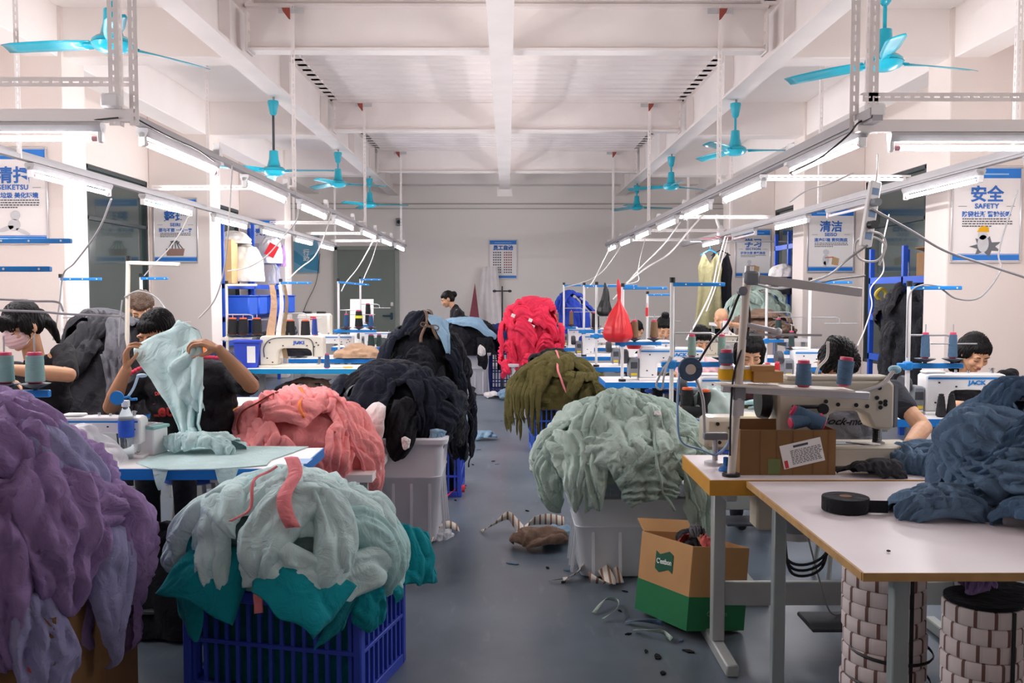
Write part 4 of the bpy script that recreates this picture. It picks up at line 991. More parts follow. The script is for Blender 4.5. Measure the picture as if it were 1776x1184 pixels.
# ---------------------------------------------------------------- purple heap in a carton, lower left
t = thing('cardboard_carton', 'brown cardboard carton under the purple garments', 'box', (-1.80, 3.05, 0))
for n_, c, s_ in (('side', (0,-.30,.26), (.86,.008,.52)), ('side', (0,.30,.26), (.86,.008,.52)), ('side', (-.43,0,.26), (.008,.6,.52)), ('side', (.43,0,.26), (.008,.6,.52)), ('base', (0,0,.006), (.86,.6,.01))): MB().box(c, s_).build(n_, M_carton_d, t)
p = Pile(-1.79, 3.05, .66, .47, .38, .40, 11, .14); p.core('garment_heap', C_purple, 'inner mass of the purple garment heap at lower left', 1.5)
p.cover(17, C_purple, 'purple knit garment in the heap at lower left', 'purple garments at lower left', 11, (.75, 1.45), (.36,.5), (.24,.34), thick=.045, A=.018, radial=.8, mats=[C_purple, C_purple, C_lilac])
p.cover(13, C_purple, 'purple knit garment in the heap at lower left', 'purple garments at lower left', 12, (0, .8), (.34,.52), (.2,.3), thick=.045, A=.018, mats=[C_purple, C_purple, C_purple, C_lilac])
p.strip(p.Lq*1.25, p.Lq*1.6, R(-42), .05, cloth('coral_tape', (206,96,84)), 'coral tape hanging from the purple heap', 3)
# ---------------------------------------------------------------- mint and teal heap in a blue crate
crate(-.82, 3.56, .72, .46, .40, R(-14), 'deep blue lattice crate under the mint and teal garments', nb=2)
p = Pile(-.82, 3.45, .47, .36, .27, .27, 21, .10); p.core('garment_heap', C_mint2, 'inner mass of the mint garment heap in the blue crate', 1.05)
def packed(cx, cy, w, d, z0, z1, rot, m, label, seed):
    n = 15; F = []
    c_, s_ = math.cos(rot), math.sin(rot)
    rings = []; per = 72
    for i in range(n):
        q = i/(n-1); row = []
        for k in range(per):
            a = 2*PI*k/per; ca, sa = math.cos(a), math.sin(a); r = 1/max(abs(ca)/(w/2), abs(sa)/(d/2)); r = min(r, .97*math.hypot(w, d)/2)
            r -= .018*(1+math.sin(k*1.9+q*31*(1+.2*math.sin(k*.7))+seed))*.7
            x, y = r*ca, r*sa; row.append((cx+x*c_-y*s_, cy+x*s_+y*c_, z0+(z1-z0)*q))
        rings.append(row)
    mb = MB(); mb.grid(np.array(rings), closed=True); mb.add(rings[-1], [tuple(range(per))])
    return tag(mb.build('packed_garments', m, None, angle=180), label, 'garments', None, 'stuff')
packed(-.82, 3.56, .64, .38, .03, .42, R(-14), C_teald, 'teal garments packed inside the deep blue crate', 3)
G = 'teal garments hanging over the blue crate'
for i, (az, dd, th_, L_, W_) in enumerate([(-150, 1.02, -160, .40, .30), (5, .95, 5, .36, .26), (170, 1.0, 165, .36, .3), (-35, 1.1, -40, .26, .22)]):
    p.garment(p.Lq*dd, R(az), L_, W_, R(th_), C_teal, ['teal garment flap at the left end of the blue crate', 'small teal garment at the back right of the crate', 'teal garment at the far left of the crate', 'deep teal garment end at the right crate corner'][i], G, 300+i, lift=.03, thick=.02, nf=1.2, A=.010, taper=-.2)
p.cover(15, C_mint, 'pale mint garment in the heap on the blue crate', 'mint garments on the blue crate', 22, (.45, .98), (.34,.48), (.14,.2), thick=.055, A=.012, radial=.9, mats=[C_mint, C_mint, C_mint2], nf=(1, 2.4), lift=.05, fine=.35)
p.cover(10, C_mint, 'pale mint garment in the heap on the blue crate', 'mint garments on the blue crate', 23, (.0, .5), (.28,.42), (.12,.2), thick=.05, A=.012, mats=[C_mint, C_mint, C_mint2], nf=(1, 2.4), lift=.05, fine=.35)
p.strip(.02, p.Lq*.62, R(-75), .05, C_pinktape, 'wide pink cloth tie over the mint heap', 1, .13); p.strip(.05, p.Lq*.6, R(-112), .012, C_pinktape, 'narrow pink cord over the mint heap', 4, .13)
sheet([(440,1028,3.14),(455,1028,3.14),(457,1062,3.12),(441,1064,3.12)], C_pinktape, 'pink tape end hanging between the teal garments', None, 9, 6, 1, .003, .0, 0, 'fabric_tie', 'strip')
o = MB().box((0,0,0), (.028,.003,.045)).build('care_label', M_paper, None, at(440, 989, 3.12), (R(10),0,0)); tag(o, 'white printed care label on the teal garments', 'label')
sheet([(338,948,3.30),(446,955,3.25),(406,1076,3.14),(274,1022,3.22)], C_teal, 'wide smooth teal garment flap spreading at the left crate front', G, 341, nf=1.2, A=.012)
sheet([(450,945,3.22),(618,1018,3.16),(538,1118,3.00),(438,1030,3.06)], C_teal, 'large pointed teal garment flap hanging down the right crate front', G, 342, nf=1.2, A=.010)
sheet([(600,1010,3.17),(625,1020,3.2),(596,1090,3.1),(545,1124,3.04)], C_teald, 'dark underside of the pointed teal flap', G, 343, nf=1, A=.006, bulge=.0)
sheet([(680,905,3.66),(738,925,3.78),(760,1004,3.74),(690,1024,3.56)], C_teal, 'teal garment with frayed hem hanging over the right crate side', G, 344, nf=2.4, A=.02)
# ---------------------------------------------------------------- salmon heap on a low bench
t = thing('low_bench', 'low white bench under the salmon garments', 'bench', (-1.12, 5.05, 0))
MB().box((0,0,.54), (.84,.62,.04)).build('seat_board', M_laminate, t)
for sx in (-1,1):
    for sy in (-1,1): MB().box((sx*.37, sy*.26, .26), (.04,.04,.52)).build('leg', M_legs, t)
p = Pile(-1.14, 5.02, .60, .38, .36, .31, 31, .16); p.core('garment_heap', C_salmon, 'inner mass of the salmon pink garment heap', 1.1)
p.cover(16, C_salmon, 'salmon pink garment in the heap behind the white table', 'salmon pink garments', 31, (.55, 1.2), (.3,.44), (.16,.26), thick=.035, A=.014, radial=.8)
p.cover(11, C_salmon, 'salmon pink garment in the heap behind the white table', 'salmon pink garments', 32, (0, .6), (.28,.4), (.14,.24), thick=.035, A=.014)
p.strip(p.Lq*.3, p.Lq*1.05, R(-30), .012, C_pinktape, 'thin pink tie on the right of the salmon heap', 1, .06); p.strip(.02, p.Lq*.5, R(-70), .016, cloth('orange_tie', (246,140,80)), 'orange tie knotted on the salmon heap', 1, .07); p.strip(.1, p.Lq*.8, R(-140), .014, cloth('rust_tie', (150,60,50)), 'rust brown tie across the salmon heap', 2, .06)
p = Pile(-1.42, 4.12, .02, .42, .26, .46, 35, .2); p.core('garment_heap', C_black, 'black heap added for the shade under the white sewing table', 1.0, 36, 70)  # added heap, its black colour fills in for shade and dark trousers
# ---------------------------------------------------------------- black heaps left of the aisle
bin_(-.87, -.38, 5.42, 6.02, .64, 'tall pale grey storage bin under the black garments', M_bin)
crate(-.60, 7.0, .52, .56, .46, 0, 'blue crate half hidden behind the tall grey bin', M_crate, 3)
p = Pile(-.69, 5.76, .66, .40, .36, .36, 41, .12); p.core('garment_heap', C_black, 'inner mass of the nearest black garment heap', 1.1)
p.cover(14, C_navy, 'black garment in the heap on the tall grey bin', 'black garments on the grey bin', 41, (.5, 1.15), (.3,.42), (.16,.26), thick=.03, A=.012, mats=[C_black, C_navy]); p.cover(8, C_navy, 'black garment in the heap on the tall grey bin', 'black garments on the grey bin', 42, (0, .55), (.28,.4), (.14,.24), thick=.03, A=.012, mats=[C_black, C_navy])
p.garment(p.Lq*.88, R(-100), .20, .14, R(-95), C_white, 'white cloth scrap hanging on the front of the black heap', None, 77, lift=.085, thick=.01, nf=1, A=.004)
p.garment(p.Lq*1.05, R(-78), .07, .06, R(-80), C_white, 'tiny white scrap at the bin rim under the black heap', None, 78, lift=.085, thick=.01, nf=1, A=.003)
p.garment(p.Lq*1.02, R(-50), .16, .09, R(40), C_paleblue, 'pale blue cloth edge at the right of the grey bin', None, 79, lift=.07, thick=.02, nf=1, A=.006)
p = Pile(-.64, 6.95, .70, .34, .36, .58, 43, .10); p.core('garment_heap', C_black, 'inner mass of the tall black garment heap', 1.35)
p.cover(20, C_black, 'black garment in the tall heap left of the aisle', 'black garments in the tall heap', 43, (.5, 1.4), (.3,.46), (.12,.24), thick=.028, A=.012, radial=.9, mats=[C_black, C_black, C_navy]); p.cover(8, C_black, 'black garment in the tall heap left of the aisle', 'black garments in the tall heap', 44, (0, .55), (.28,.4), (.14,.24), thick=.03, A=.012, mats=[C_black, C_navy])
p.garment(p.Lq*.42, R(-52), .34, .13, R(-62), C_paleblue, 'pale blue net cloth hanging on the tall black heap', None, 80, lift=.08, thick=.015, nf=1.5, A=.006, taper=.6)
p.garment(p.Lq*1.3, R(-38), .30, .10, R(-38), C_paleblue, 'pale blue cloth low on the aisle side of the tall black heap', None, 81, lift=.06, thick=.015, nf=1.5, A=.006)
for k, a in enumerate((-80, -62)): p.strip(.08, p.Lq*.5, R(a), .02, C_beigetie, 'taupe cord hanging from the bow on the black heap, %s end' % ('left', 'right')[k], k, .08)
tb = thing('cord_bow', 'taupe cord bow on top of the tall black heap', 'bow', at(745, 566, 6.62)); tb.scale = (.6, .6, .6); tb.rotation_euler = (0, .25, .2)
for s in (-1, 1): MB().tube(spline([(0,0,0),(s*.05,-.01,.03),(s*.10,-.01,.025),(s*.11,-.01,0),(s*.09,-.01,-.02),(s*.04,0,-.012),(0,0,0)], 5), .008, 6).build('loop', C_beigetie, tb)
MB().ell((0,0,0), .016).build('knot', C_beigetie, tb)
for k in range(7): p.strip(p.Lq*1.0, p.Lq*(1.45+.1*(k % 3)), R(-75+k*11), .02, C_black, 'black drawstring dangling from the tall black heap', k, .05, 'drawstrings of the tall black heap')
bin_(-.80, -.27, 13.5, 14.0, .62, 'pale grey storage bin at the far end of the aisle', M_bin)
p = Pile(-.66, 13.72, .66, .54, .36, .42, 51, .12); p.core('garment_heap', C_black, 'inner mass of the farthest black garment heap', 1.1, 40, 80)
p.cover(10, C_black, 'black garment in the farthest black heap', 'black garments in the farthest heap', 51, (0, 1.2), (.34,.5), (.2,.3), thick=.035, A=.016)
p.garment(p.Lq*.4, R(-60), .62, .22, R(-10), C_paleblue, 'pale blue net cloth over the farthest black heap', None, 82, lift=.09, thick=.02, nf=2, A=.01)
p.garment(p.Lq*1.0, R(-60), .16, .14, R(0), C_white, 'white scrap at the edge of the farthest black heap', None, 83, lift=.09, thick=.01, nf=1, A=.01)
crate(-.10, 14.1, .36, .5, .62, 0, 'dark blue crate beside the far grey bin', mat('navy_crate', (34,48,120), .5), 4)
p = Pile(-.14, 14.1, .72, .22, .24, .34, 52, .1); p.core('garment_heap', cloth('navy_knit', (34,46,96)), 'navy garments heaped on the dark blue crate', 1.3, 30, 60)
packed(-.60, 7.0, .46, .50, .03, .46, 0, C_black, 'black garments packed in the crate behind the tall grey bin', 4)
# ---------------------------------------------------------------- coral red heap
bin_(.02, .60, 10.9, 11.4, .66, 'white storage bin under the coral red garments', M_wbin)
p = Pile(.30, 11.12, .76, .33, .32, .60, 61, .06, sq=.55); p.core('garment_heap', C_pink, 'inner mass of the tall coral red garment heap', 1.25)
p.cover(20, C_pink, 'coral red garment in the tall heap on the white bin', 'coral red garments', 61, (.25, 1.3), (.4,.56), (.12,.2), thick=.035, A=.014, radial=.0); p.cover(7, C_pink, 'coral red garment in the tall heap on the white bin', 'coral red garments', 62, (0, .5), (.3,.46), (.14,.24), thick=.035, A=.014)
for k, (px, py) in enumerate(((890, 547), (920, 555), (924, 566))): tag(MB().box((0,0,0), (.045,.004,.04), (0, .4, 0)).build('care_label', M_paper, None, at(px, py, 10.80)), 'white label on the coral red heap, %s one' % ('left', 'upper right', 'lower right')[k], 'label', 'labels on the coral red heap')
# ---------------------------------------------------------------- olive heap
crate(.50, 8.82, .56, .42, .45, R(2), 'light blue lattice crate holding olive garments', M_crate2, 3)
p = Pile(.46, 8.86, .50, .42, .34, .36, 71, .1); p.core('garment_heap', C_olive, 'inner mass of the olive garment heap', 1.15)
p.cover(12, C_olive, 'olive garment in the heap on the light blue crate', 'olive garments', 71, (0, .95), (.34,.5), (.2,.28), thick=.035, A=.012, radial=.9)
for k in range(16): p.garment(p.Lq*(1.0+.06*(k % 4)), R(150+k*6.5), .42+.06*(k % 3), .07, R(150+k*6.5), C_olive, 'olive sleeve hanging over the left of the light blue crate', 'olive sleeves', 720+k, lift=.03, thick=.02, nf=1, A=.006, ns=16, nt=7, name='hanging_sleeve')
packed(.50, 8.82, .50, .36, .03, .46, R(2), C_olive, 'olive garments packed inside the light blue crate', 5)
p.strip(.02, p.Lq*.9, R(-82), .018, C_pinktape, 'pink ribbon tied around the olive heap', 2, .07)
p2 = Pile(.78, 8.55, .50, .20, .17, .22, 73, .1); p2.core('garment_heap', C_olive, 'small olive bundle right of the olive heap', 1.0, 30, 60)
p2.cover(5, C_olive, 'olive garment in the small bundle', 'small olive bundle garments', 74, (0, .9), (.2,.3), (.12,.18), thick=.025, A=.01)
crate(.52, 9.75, .56, .42, .4, 0, 'crate behind the olive heap', M_crate, 3)
p = Pile(.50, 9.75, .45, .42, .34, .40, 75, .1); p.core('garment_heap', C_black, 'inner mass of the black heap behind the olive one', 1.1, 40, 80); p.cover(8, C_black, 'black garment in the heap behind the olive one', 'black garments behind the olive heap', 75, (0, 1.1), (.3,.44), (.16,.24), thick=.03, A=.014)
# ---------------------------------------------------------------- sage heap, right of the aisle
bin_(.34, .98, 4.74, 5.20, .44, 'white storage bin under the sage green garments', M_wbin)
p = Pile(.62, 4.94, .53, .45, .34, .35, 81, .14); p.core('garment_heap', C_sage, 'inner mass of the sage green garment heap', 1.0)
p.cover(20, C_sage, 'sage green garment in the heap on the white bin', 'sage green garments', 81, (.5, 1.0), (.3,.44), (.16,.26), thick=.035, A=.016, radial=.6, mats=[C_sage, C_sage2]); p.cover(14, C_sage, 'sage green garment in the heap on the white bin', 'sage green garments', 82, (0, .55), (.26,.4), (.14,.22), thick=.035, A=.016, mats=[C_sage, C_sage2])
for k in range(11): p.garment(p.Lq*(1.15+.07*(k % 3)), R(-52+k*6), .40, .075, R(-52+k*6), C_sage2 if k % 2 else C_sage, 'sage green sleeve hanging down right of the white bin', 'sage sleeves', 830+k, lift=.04, thick=.02, nf=1, A=.006, ns=16, nt=7, name='hanging_sleeve')
for k in range(4): p.strip(p.Lq*.35, p.Lq*(1.2+.1*k), R(-70+k*14), .014, C_sage, 'sage drawstring trailing over the front of the sage heap', k+2, .07, 'sage drawstrings')
p.garment(p.Lq*.42, R(-62), .03, .02, 0, C_white, 'small white label on the sage heap', None, 85, lift=.09, thick=.005, nf=1, A=.0)
# ---------------------------------------------------------------- denim blue heap on the white work table
p = Pile(1.93, 3.12, .86, .42, .29, .29, 91, .16); p.core('garment_heap', C_denim, 'inner mass of the denim blue garment heap', 1.08, shrink=.9)
p.cover(18, C_denim, 'denim blue garment in the heap on the white work table', 'denim blue garments', 91, (.5, 1.05), (.34,.5), (.14,.22), thick=.03, A=.016, radial=.1, mats=[C_denim, C_denim2, C_denim], nf=(3, 5)); p.cover(13, C_denim, 'denim blue garment in the heap on the white work table', 'denim blue garments', 92, (0, .55), (.3,.44), (.12,.2), thick=.03, A=.016, mats=[C_denim, C_denim2], nf=(3, 5))
pf = Pile(1.42, 2.98, .782, .17, .10, .05, 93, .2); pf.cover(5, C_denim, 'denim blue garment end trailing left on the white work table', 'denim tails', 93, (0, .8), (.2,.3), (.08,.13), thick=.02, A=.012, nf=(2,3), lift=.01)
pf = Pile(1.74, 2.80, .782, .24, .09, .05, 94, .2); pf.cover(6, C_denim2, 'dark denim blue garment lying at the front of the heap', 'denim front edge', 94, (0, .8), (.22,.32), (.1,.14), thick=.02, A=.012, nf=(2,3), lift=.01)
# denim under the needle of the walking-foot machine
pf = Pile(1.74, 3.74, .80, .13, .13, .03, 95, .2); pf.cover(8, C_denim, 'denim blue garment under the hand of the worker with bent head', 'denim at the needle', 95, (0, 1.0), (.2,.32), (.1,.16), thick=.025, A=.012, nf=(2,3))
# ---------------------------------------------------------------- other heaps
p = Pile(-2.46, 5.68, .84, .36, .26, .50, 101, .12); p.core('garment_heap', C_dgrey, 'inner mass of the grey garment heap at left', 1.1, 40, 90)
p.cover(16, C_grey, 'grey garment in the heap behind the masked worker', 'grey garments', 101, (0, 1.1), (.3,.42), (.14,.22), thick=.03, A=.012, radial=.9, mats=[C_grey, C_grey, C_dgrey, cloth('blue_grey_denim', (100,122,144))])
p = Pile(3.45, 12.9, 1.12, .42, .34, .44, 111, .12); p.core('garment_heap', C_sage, 'far sage green garment heap by the third pier at right', 1.1, 40, 80); p.cover(8, C_sage, 'sage garment in the far heap by the third pier', 'far sage garments', 111, (0, 1.1), (.3,.44), (.16,.24), thick=.035, A=.02, nf=(3,5))
t = thing('side_table', 'table carrying the far sage heap', 'table', (3.4, 12.9, 0)); MB().box((0,0,1.06), (1.0,.7,.04)).build('tabletop', M_laminate, t)
for sx in (-1,1):
    for sy in (-1,1): MB().box((sx*.45, sy*.3, .52), (.04,.04,1.04)).build('leg', M_legs, t)
t = thing('side_table', 'table carrying the brown garments', 'table', (3.25, 11.6, 0)); MB().box((0,0,.92), (.9,.6,.04)).build('tabletop', M_laminate, t)
for sx in (-1,1):
    for sy in (-1,1): MB().box((sx*.4, sy*.25, .45), (.04,.04,.9)).build('leg', M_legs, t)
p = Pile(3.22, 11.55, .97, .38, .26, .26, 112, .1); p.core('garment_heap', C_brown, 'brown garment heap beside the bald man', 1.05, 36, 70); p.cover(6, C_brown, 'brown garment in the heap beside the bald man', 'brown garments at right', 112, (0, 1.0), (.3,.44), (.14,.2), thick=.03, A=.02, radial=0)
p = Pile(.86, 12.9, 1.0, .34, .26, .46, 113, .12); p.core('garment_heap', C_royal, 'royal blue garment heap behind the coral red one', 1.3, 40, 80); p.cover(7, C_royal, 'royal blue garment in the heap behind the coral red one', 'royal blue garments', 113, (0, 1.1), (.3,.44), (.14,.2), thick=.03, A=.016)
p = Pile(-1.95, 9.0, .30, .42, .26, .30, 114, .15); p.core('garment_heap', C_brown, 'brown cut pieces heaped under the teal-edged table', 1.4, 36, 70); p.cover(7, C_brown, 'brown cloth piece under the teal-edged table', 'brown pieces under the table', 114, (0, 1.2), (.24,.36), (.12,.18), thick=.02, A=.02, mats=[C_brown, C_brown, C_grey])
p = Pile(-1.66, 10.2, .79, .30, .16, .16, 115, .1); p.core('garment_heap', C_tan, 'tan cloth bundle on the table behind the cream machine', 1.0, 30, 60)
p = Pile(-2.62, 10.4, .80, .50, .24, .28, 116, .2); p.core('garment_heap', C_black, 'black garments behind the black thread cones', 1.0, 36, 70)
t = thing('stool', 'blue stool under the navy jacket heap', 'stool', (-2.62, 8.45, 0)); MB().box((0,0,.43),(.32,.32,.03), bev=.01).build('seat', M_rackblue, t)
for sx in (-1,1):
    for sy in (-1,1): MB().box((sx*.13, sy*.13, .21), (.03,.03,.42)).build('leg', M_legs, t)
p = Pile(-2.62, 8.45, .60, .26, .22, .40, 117, .08); p.core('garment_heap', cloth('slate_navy', (46,58,92)), 'navy jacket heap beside the raised arm', 1.4, 30, 60); p.garment(p.Lq*.45, R(-160), .3, .22, R(-100), cloth('orange_cloth', (226,104,40)), 'orange garment beside the raised arm', None, 118, lift=.05, thick=.03, nf=1, A=.006)
# ================================================================ people
def remesh(mb, voxel, smooth=3, fac=.5):
    me = bpy.data.meshes.new('tmp'); me.from_pydata(mb.v, [], mb.f); me.update()
    o = bpy.data.objects.new('tmp', me); COL.objects.link(o)
    r = o.modifiers.new('r', 'REMESH'); r.mode = 'VOXEL'; r.voxel_size = voxel; r.adaptivity = 0
    if smooth: s_ = o.modifiers.new('s', 'SMOOTH'); s_.iterations = smooth; s_.factor = fac
    bpy.context.view_layer.update()
    out = bpy.data.meshes.new_from_object(o.evaluated_get(bpy.context.evaluated_depsgraph_get()))
    bpy.data.objects.remove(o); bpy.data.meshes.remove(me); out.materials.clear(); out.shade_smooth(); return out
def displace(me, fn):
    n = len(me.vertices); co = np.empty(n*3); me.vertices.foreach_get('co', co); co = co.reshape(-1, 3)
    no = np.empty(n*3); me.vertices.foreach_get('normal', no); no = no.reshape(-1, 3)
    co = co + no*fn(co)[:, None]; me.vertices.foreach_set('co', co.ravel()); me.update()
def hand_prims(mb, w, d, nrm, side, curl=(.5,.6,.4), s=1.0, thumb=(.6,.7,.3), tcurl=.3):
    w, d, nrm = Vector(w), Vector(d).normalized(), Vector(nrm).normalized(); nrm = (nrm-d*nrm.dot(d)).normalized(); sv = d.cross(nrm)*side
    Ls = ((.040,.025,.021), (.044,.028,.023), (.041,.026,.022), (.033,.020,.019))
    for k in range(4):
        off = (.031, .0105, -.0105, -.030)[k]*s; L0 = (.084, .088, .084, .076)[k]*s
        kn = w + d*L0 + sv*off
        mb.caps(w + sv*off*.55 + d*.01, kn, .0135*s, .0105*s, 8)
        if k < 3: 
            of2 = (.031, .0105, -.0105, -.030)[k+1]*s; mb.caps(w + d*L0*.55 + sv*off, w + d*L0*.55 + sv*of2, .0125*s, None, 8)
        p = kn; a = 0
        for j in range(3):
            a += (curl[j] if not isinstance(curl[0], (tuple, list)) else curl[k][j])
            dd = d*math.cos(a) + nrm*math.sin(a) + sv*(.10 if k == 0 else (-.10 if k == 3 else 0))
            q = p + dd.normalized()*Ls[k][j]*s
            mb.caps(p, q, (.0092, .0083, .0075)[j]*s, (.0085, .0076, .0066)[j]*s, 8); p = q
    b = w + d*.022*s + sv*.026*s; td = (d*thumb[0] + sv*thumb[1] + nrm*thumb[2]).normalized()
    k1 = b + td*.042*s; mb.caps(w + d*.012*s, k1, .0145*s, .0115*s, 8)
    t2 = (td + d*tcurl - sv*tcurl*.6).normalized(); k2 = k1 + t2*.034*s; mb.caps(k1, k2, .0108*s, .0095*s, 8)
    mb.caps(k2, k2 + (t2 + d*.2 - sv*tcurl*.4).normalized()*.026*s, .0092*s, .0075*s, 8)
def person(label, head, yaw, pitch, neck, pelvis, SL, SR, arms, skin, shirt, hair='short', shirt_name='shirt', voxel=.006, roll=0.0, sleeve=.6, face=True, stool=True, pants=None, girth=1.0, hs=1.0, stand_up=False, hairm=None, thigh_dir=(0,-1,0), mask=False):
    hairm = hairm or M_hair; pants = pants or cloth('dark_trousers', (40,42,50))
    head, neck, pelvis, SL, SR = map(Vector, (head, neck, pelvis, SL, SR))
    root = thing('person', label, 'person', (pelvis.x, pelvis.y, 0)); O = Vector((pelvis.x, pelvis.y, 0))
    HM = Matrix.Rotation(yaw, 3, 'Z') @ Matrix.Rotation(pitch, 3, 'X') @ Matrix.Rotation(roll, 3, 'Y')
    def hp(x, y, z): return head + HM @ Vector((x, y, z))*hs - O
    def HE(mb, c, r, n=14, m=10): mb.ell(hp(*c), tuple(q*hs for q in r), HM, n, m)
    rel = lambda v: Vector(v)-O
    ax = (SR-SL); shw = ax.length; ax.normalize()
    def torso(mb, g):
        up = (neck-pelvis); L = up.length; upn = up.normalized(); fw = ax.cross(upn).normalized(); Mx = Matrix((ax, fw, upn)).transposed()
        for q, rx, ry, rz in ((.0,.165,.125,.13),(.18,.155,.12,.13),(.36,.15,.118,.13),(.55,.165,.122,.13),(.74,.175,.118,.12),(.88,.145,.09,.08)):
            mb.ell(rel(pelvis+up*q), (rx*g*girth, ry*g*girth, rz*g), Mx, 18, 12)
        c = rel(pelvis+up*.86)
        for P_ in (SL, SR): mb.caps(c, rel(P_), .07*g, .054*g, 12)
    b = MB(); torso(b, .90)
    nb = hp(0, .02, -.06)
    b.caps(rel(neck)-(neck-pelvis).normalized()*.03, nb, .054, .05, 14)
    HE(b, (0,.012,.03), (.076,.094,.09)); HE(b, (0,-.02,-.035), (.064,.068,.066)); HE(b, (0,-.035,-.072), (.046,.045,.038)); HE(b, (0,-.062,-.092), (.024,.02,.018))
    if face:
        b.caps(hp(0,-.084,.012), hp(0,-.104,-.028), .0085*hs, .0125*hs, 10)
        for s in (-1, 1):
            HE(b, (s*.012,-.095,-.032), (.010,.010,.008)); HE(b, (s*.036,-.066,-.025), (.028,.022,.024)); HE(b, (s*.034,-.076,.024), (.026,.012,.010)); HE(b, (s*.032,-.072,.002), (.018,.012,.011))
        HE(b, (0,-.083,-.058), (.026,.012,.014))
    for s in (-1, 1): HE(b, (s*.077,.012,-.008), (.011,.02,.031), 10, 8)
    for S_, (E_, W_, hd) in zip((SL, SR), arms):
        E_, W_ = Vector(E_), Vector(W_)
        b.caps(rel(S_), rel(E_), .046*girth**.5, .037, 12); b.caps(rel(E_), rel(S_+(E_-S_)*.75), .040, .042, 12)
        b.caps(rel(E_), rel(E_+(W_-E_)*.3), .038, .041, 12); b.caps(rel(E_+(W_-E_)*.3), rel(W_), .041, .025, 12)
        if hd: hand_prims(b, rel(W_), *hd[:3], **(hd[3] if len(hd) > 3 else {}))
        else: b.ell(rel(W_+(W_-E_).normalized()*.05), (.035,.05,.035))
    me = remesh(b, voxel, 3); me.materials.append(skin); link('body', me, root)
    # shirt
    c = MB(); torso(c, 1.0); c.caps(rel(neck)-(neck-pelvis).normalized()*.05, rel(neck)+(neck-pelvis).normalized()*.012, .075, .06, 14)
    for S_, (E_, W_, hd) in zip((SL, SR), arms):
        E_, W_ = Vector(E_), Vector(W_); q = S_+(E_-S_)*min(1, sleeve)
        c.caps(rel(S_), rel(q), .062*girth**.5, .058, 12)
        if sleeve > 1: c.caps(rel(E_), rel(E_+(W_-E_)*(sleeve-1)), .052, .042, 12)
    sm = remesh(c, max(.009, voxel*1.5), 3)
    displace(sm, lambda co: .010*(np.abs(np.sin(co[:,0]*16+co[:,2]*22+9*fbm(co[:,0]*5+co[:,1]*3+20, co[:,2]*5+20, 3, 2)))-.5)+.004*np.sin(co[:,2]*60+14*fbm(co[:,0]*8+9, co[:,2]*8+9, 5, 2)))
    sm.materials.append(shirt); so = link(shirt_name, sm, root)
    # trousers, shoes and stool
    t = MB(); td = Vector(thigh_dir).normalized(); sd = Vector((-td.y, td.x, 0)); up0 = Vector((0,0,.02))
    sh = MB()
    for s in (-1, 1):
        h = rel(pelvis)+sd*s*.09-Vector((0,0,.03))
        k = h+td*.42+Vector((0,0,.0)) if not stand_up else Vector((h.x, h.y, .47)); a_ = Vector((k.x, k.y, .08))-td*(.05 if not stand_up else 0)
        t.caps(h, k, .088, .066, 12); t.caps(k, a_, .062, .045, 12); sh.caps(a_-Vector((0,0,.035)), a_+td*.14-Vector((0,0,.04)), .042, .036, 10)
    t.ell(rel(pelvis)-Vector((0,0,.03)), (.17*girth,.14,.11))
    tm = remesh(t, .016, 2); tm.materials.append(pants); link('trousers', tm, root)
    sm2 = remesh(sh, .014, 1); sm2.materials.append(M_black); link('shoes', sm2, root)
    if stool and not stand_up:
        st_ = thing('stool', 'stool under the ' + label[0].lower()+label[1:] if len(label.split()) < 12 else 'stool under the seated worker, ' + ' '.join(label.split()[:8]), 'stool', (pelvis.x, pelvis.y, 0)); zt = pelvis.z-.15
        MB().lathe([(.15,zt-.03),(.165,zt-.02),(.165,zt-.005),(.15,zt)], 20).build('seat', M_rackblue, st_)
        for i in range(4):
            a2 = PI/4+i*PI/2; MB().cyl((.10*math.cos(a2),.10*math.sin(a2),zt-.03), (.16*math.cos(a2),.16*math.sin(a2),0), .012, n=8).build('leg', M_legs, st_)
    # hair
    if hair != 'bald':
        g = MB()
        HE(g, (0,.022,.046), (.084,.098,.088), 20, 14); HE(g, (0,.05,.0), (.080,.066,.075), 18, 12)
        if hair in ('bob', 'pony', 'long'):
            HE(g, (0,-.052,.072), (.064,.036,.034)); 
            for s in (-1, 1): HE(g, (s*.068,-.005,.03), (.022,.05,.06))
        if hair == 'bob':
            for s in (-1, 1): g.caps(hp(s*.074,.0,.02), hp(s*.072,.0,-.085), .03*hs, .026*hs, 12); g.caps(hp(s*.05,.06,.0), hp(s*.055,.05,-.09), .04*hs, .032*hs, 12)
            g.caps(hp(0,.08,.0), hp(0,.07,-.09), .045*hs, .036*hs, 12)
        if hair == 'fringe':
            HE(g, (0,-.068,.052), (.062,.03,.042)); HE(g, (-.03,-.078,.03), (.03,.016,.03)); HE(g, (.035,-.074,.032), (.026,.018,.03))
            for s in (-1, 1): HE(g, (s*.070,-.01,.02), (.020,.05,.055)); g.caps(hp(s*.078,-.025,.01), hp(s*.08,-.03,-.06), .010*hs, .005*hs, 8)
        if hair in ('pony', 'fringe'): g.caps(hp(0,.11,.02), hp(.03,.14,-.06), .035*hs, .03*hs, 12); g.caps(hp(.03,.14,-.06), hp(.04,.13,-.15), .03*hs, .012*hs, 12)
        if hair == 'bun': HE(g, (0,.125,.03), (.050,.046,.050), 16, 12); HE(g, (0,-.05,.07), (.06,.034,.03))
        if hair == 'topbun': HE(g, (0,.03,.15), (.042,.042,.036), 16, 12); HE(g, (0,-.05,.07), (.062,.034,.03))
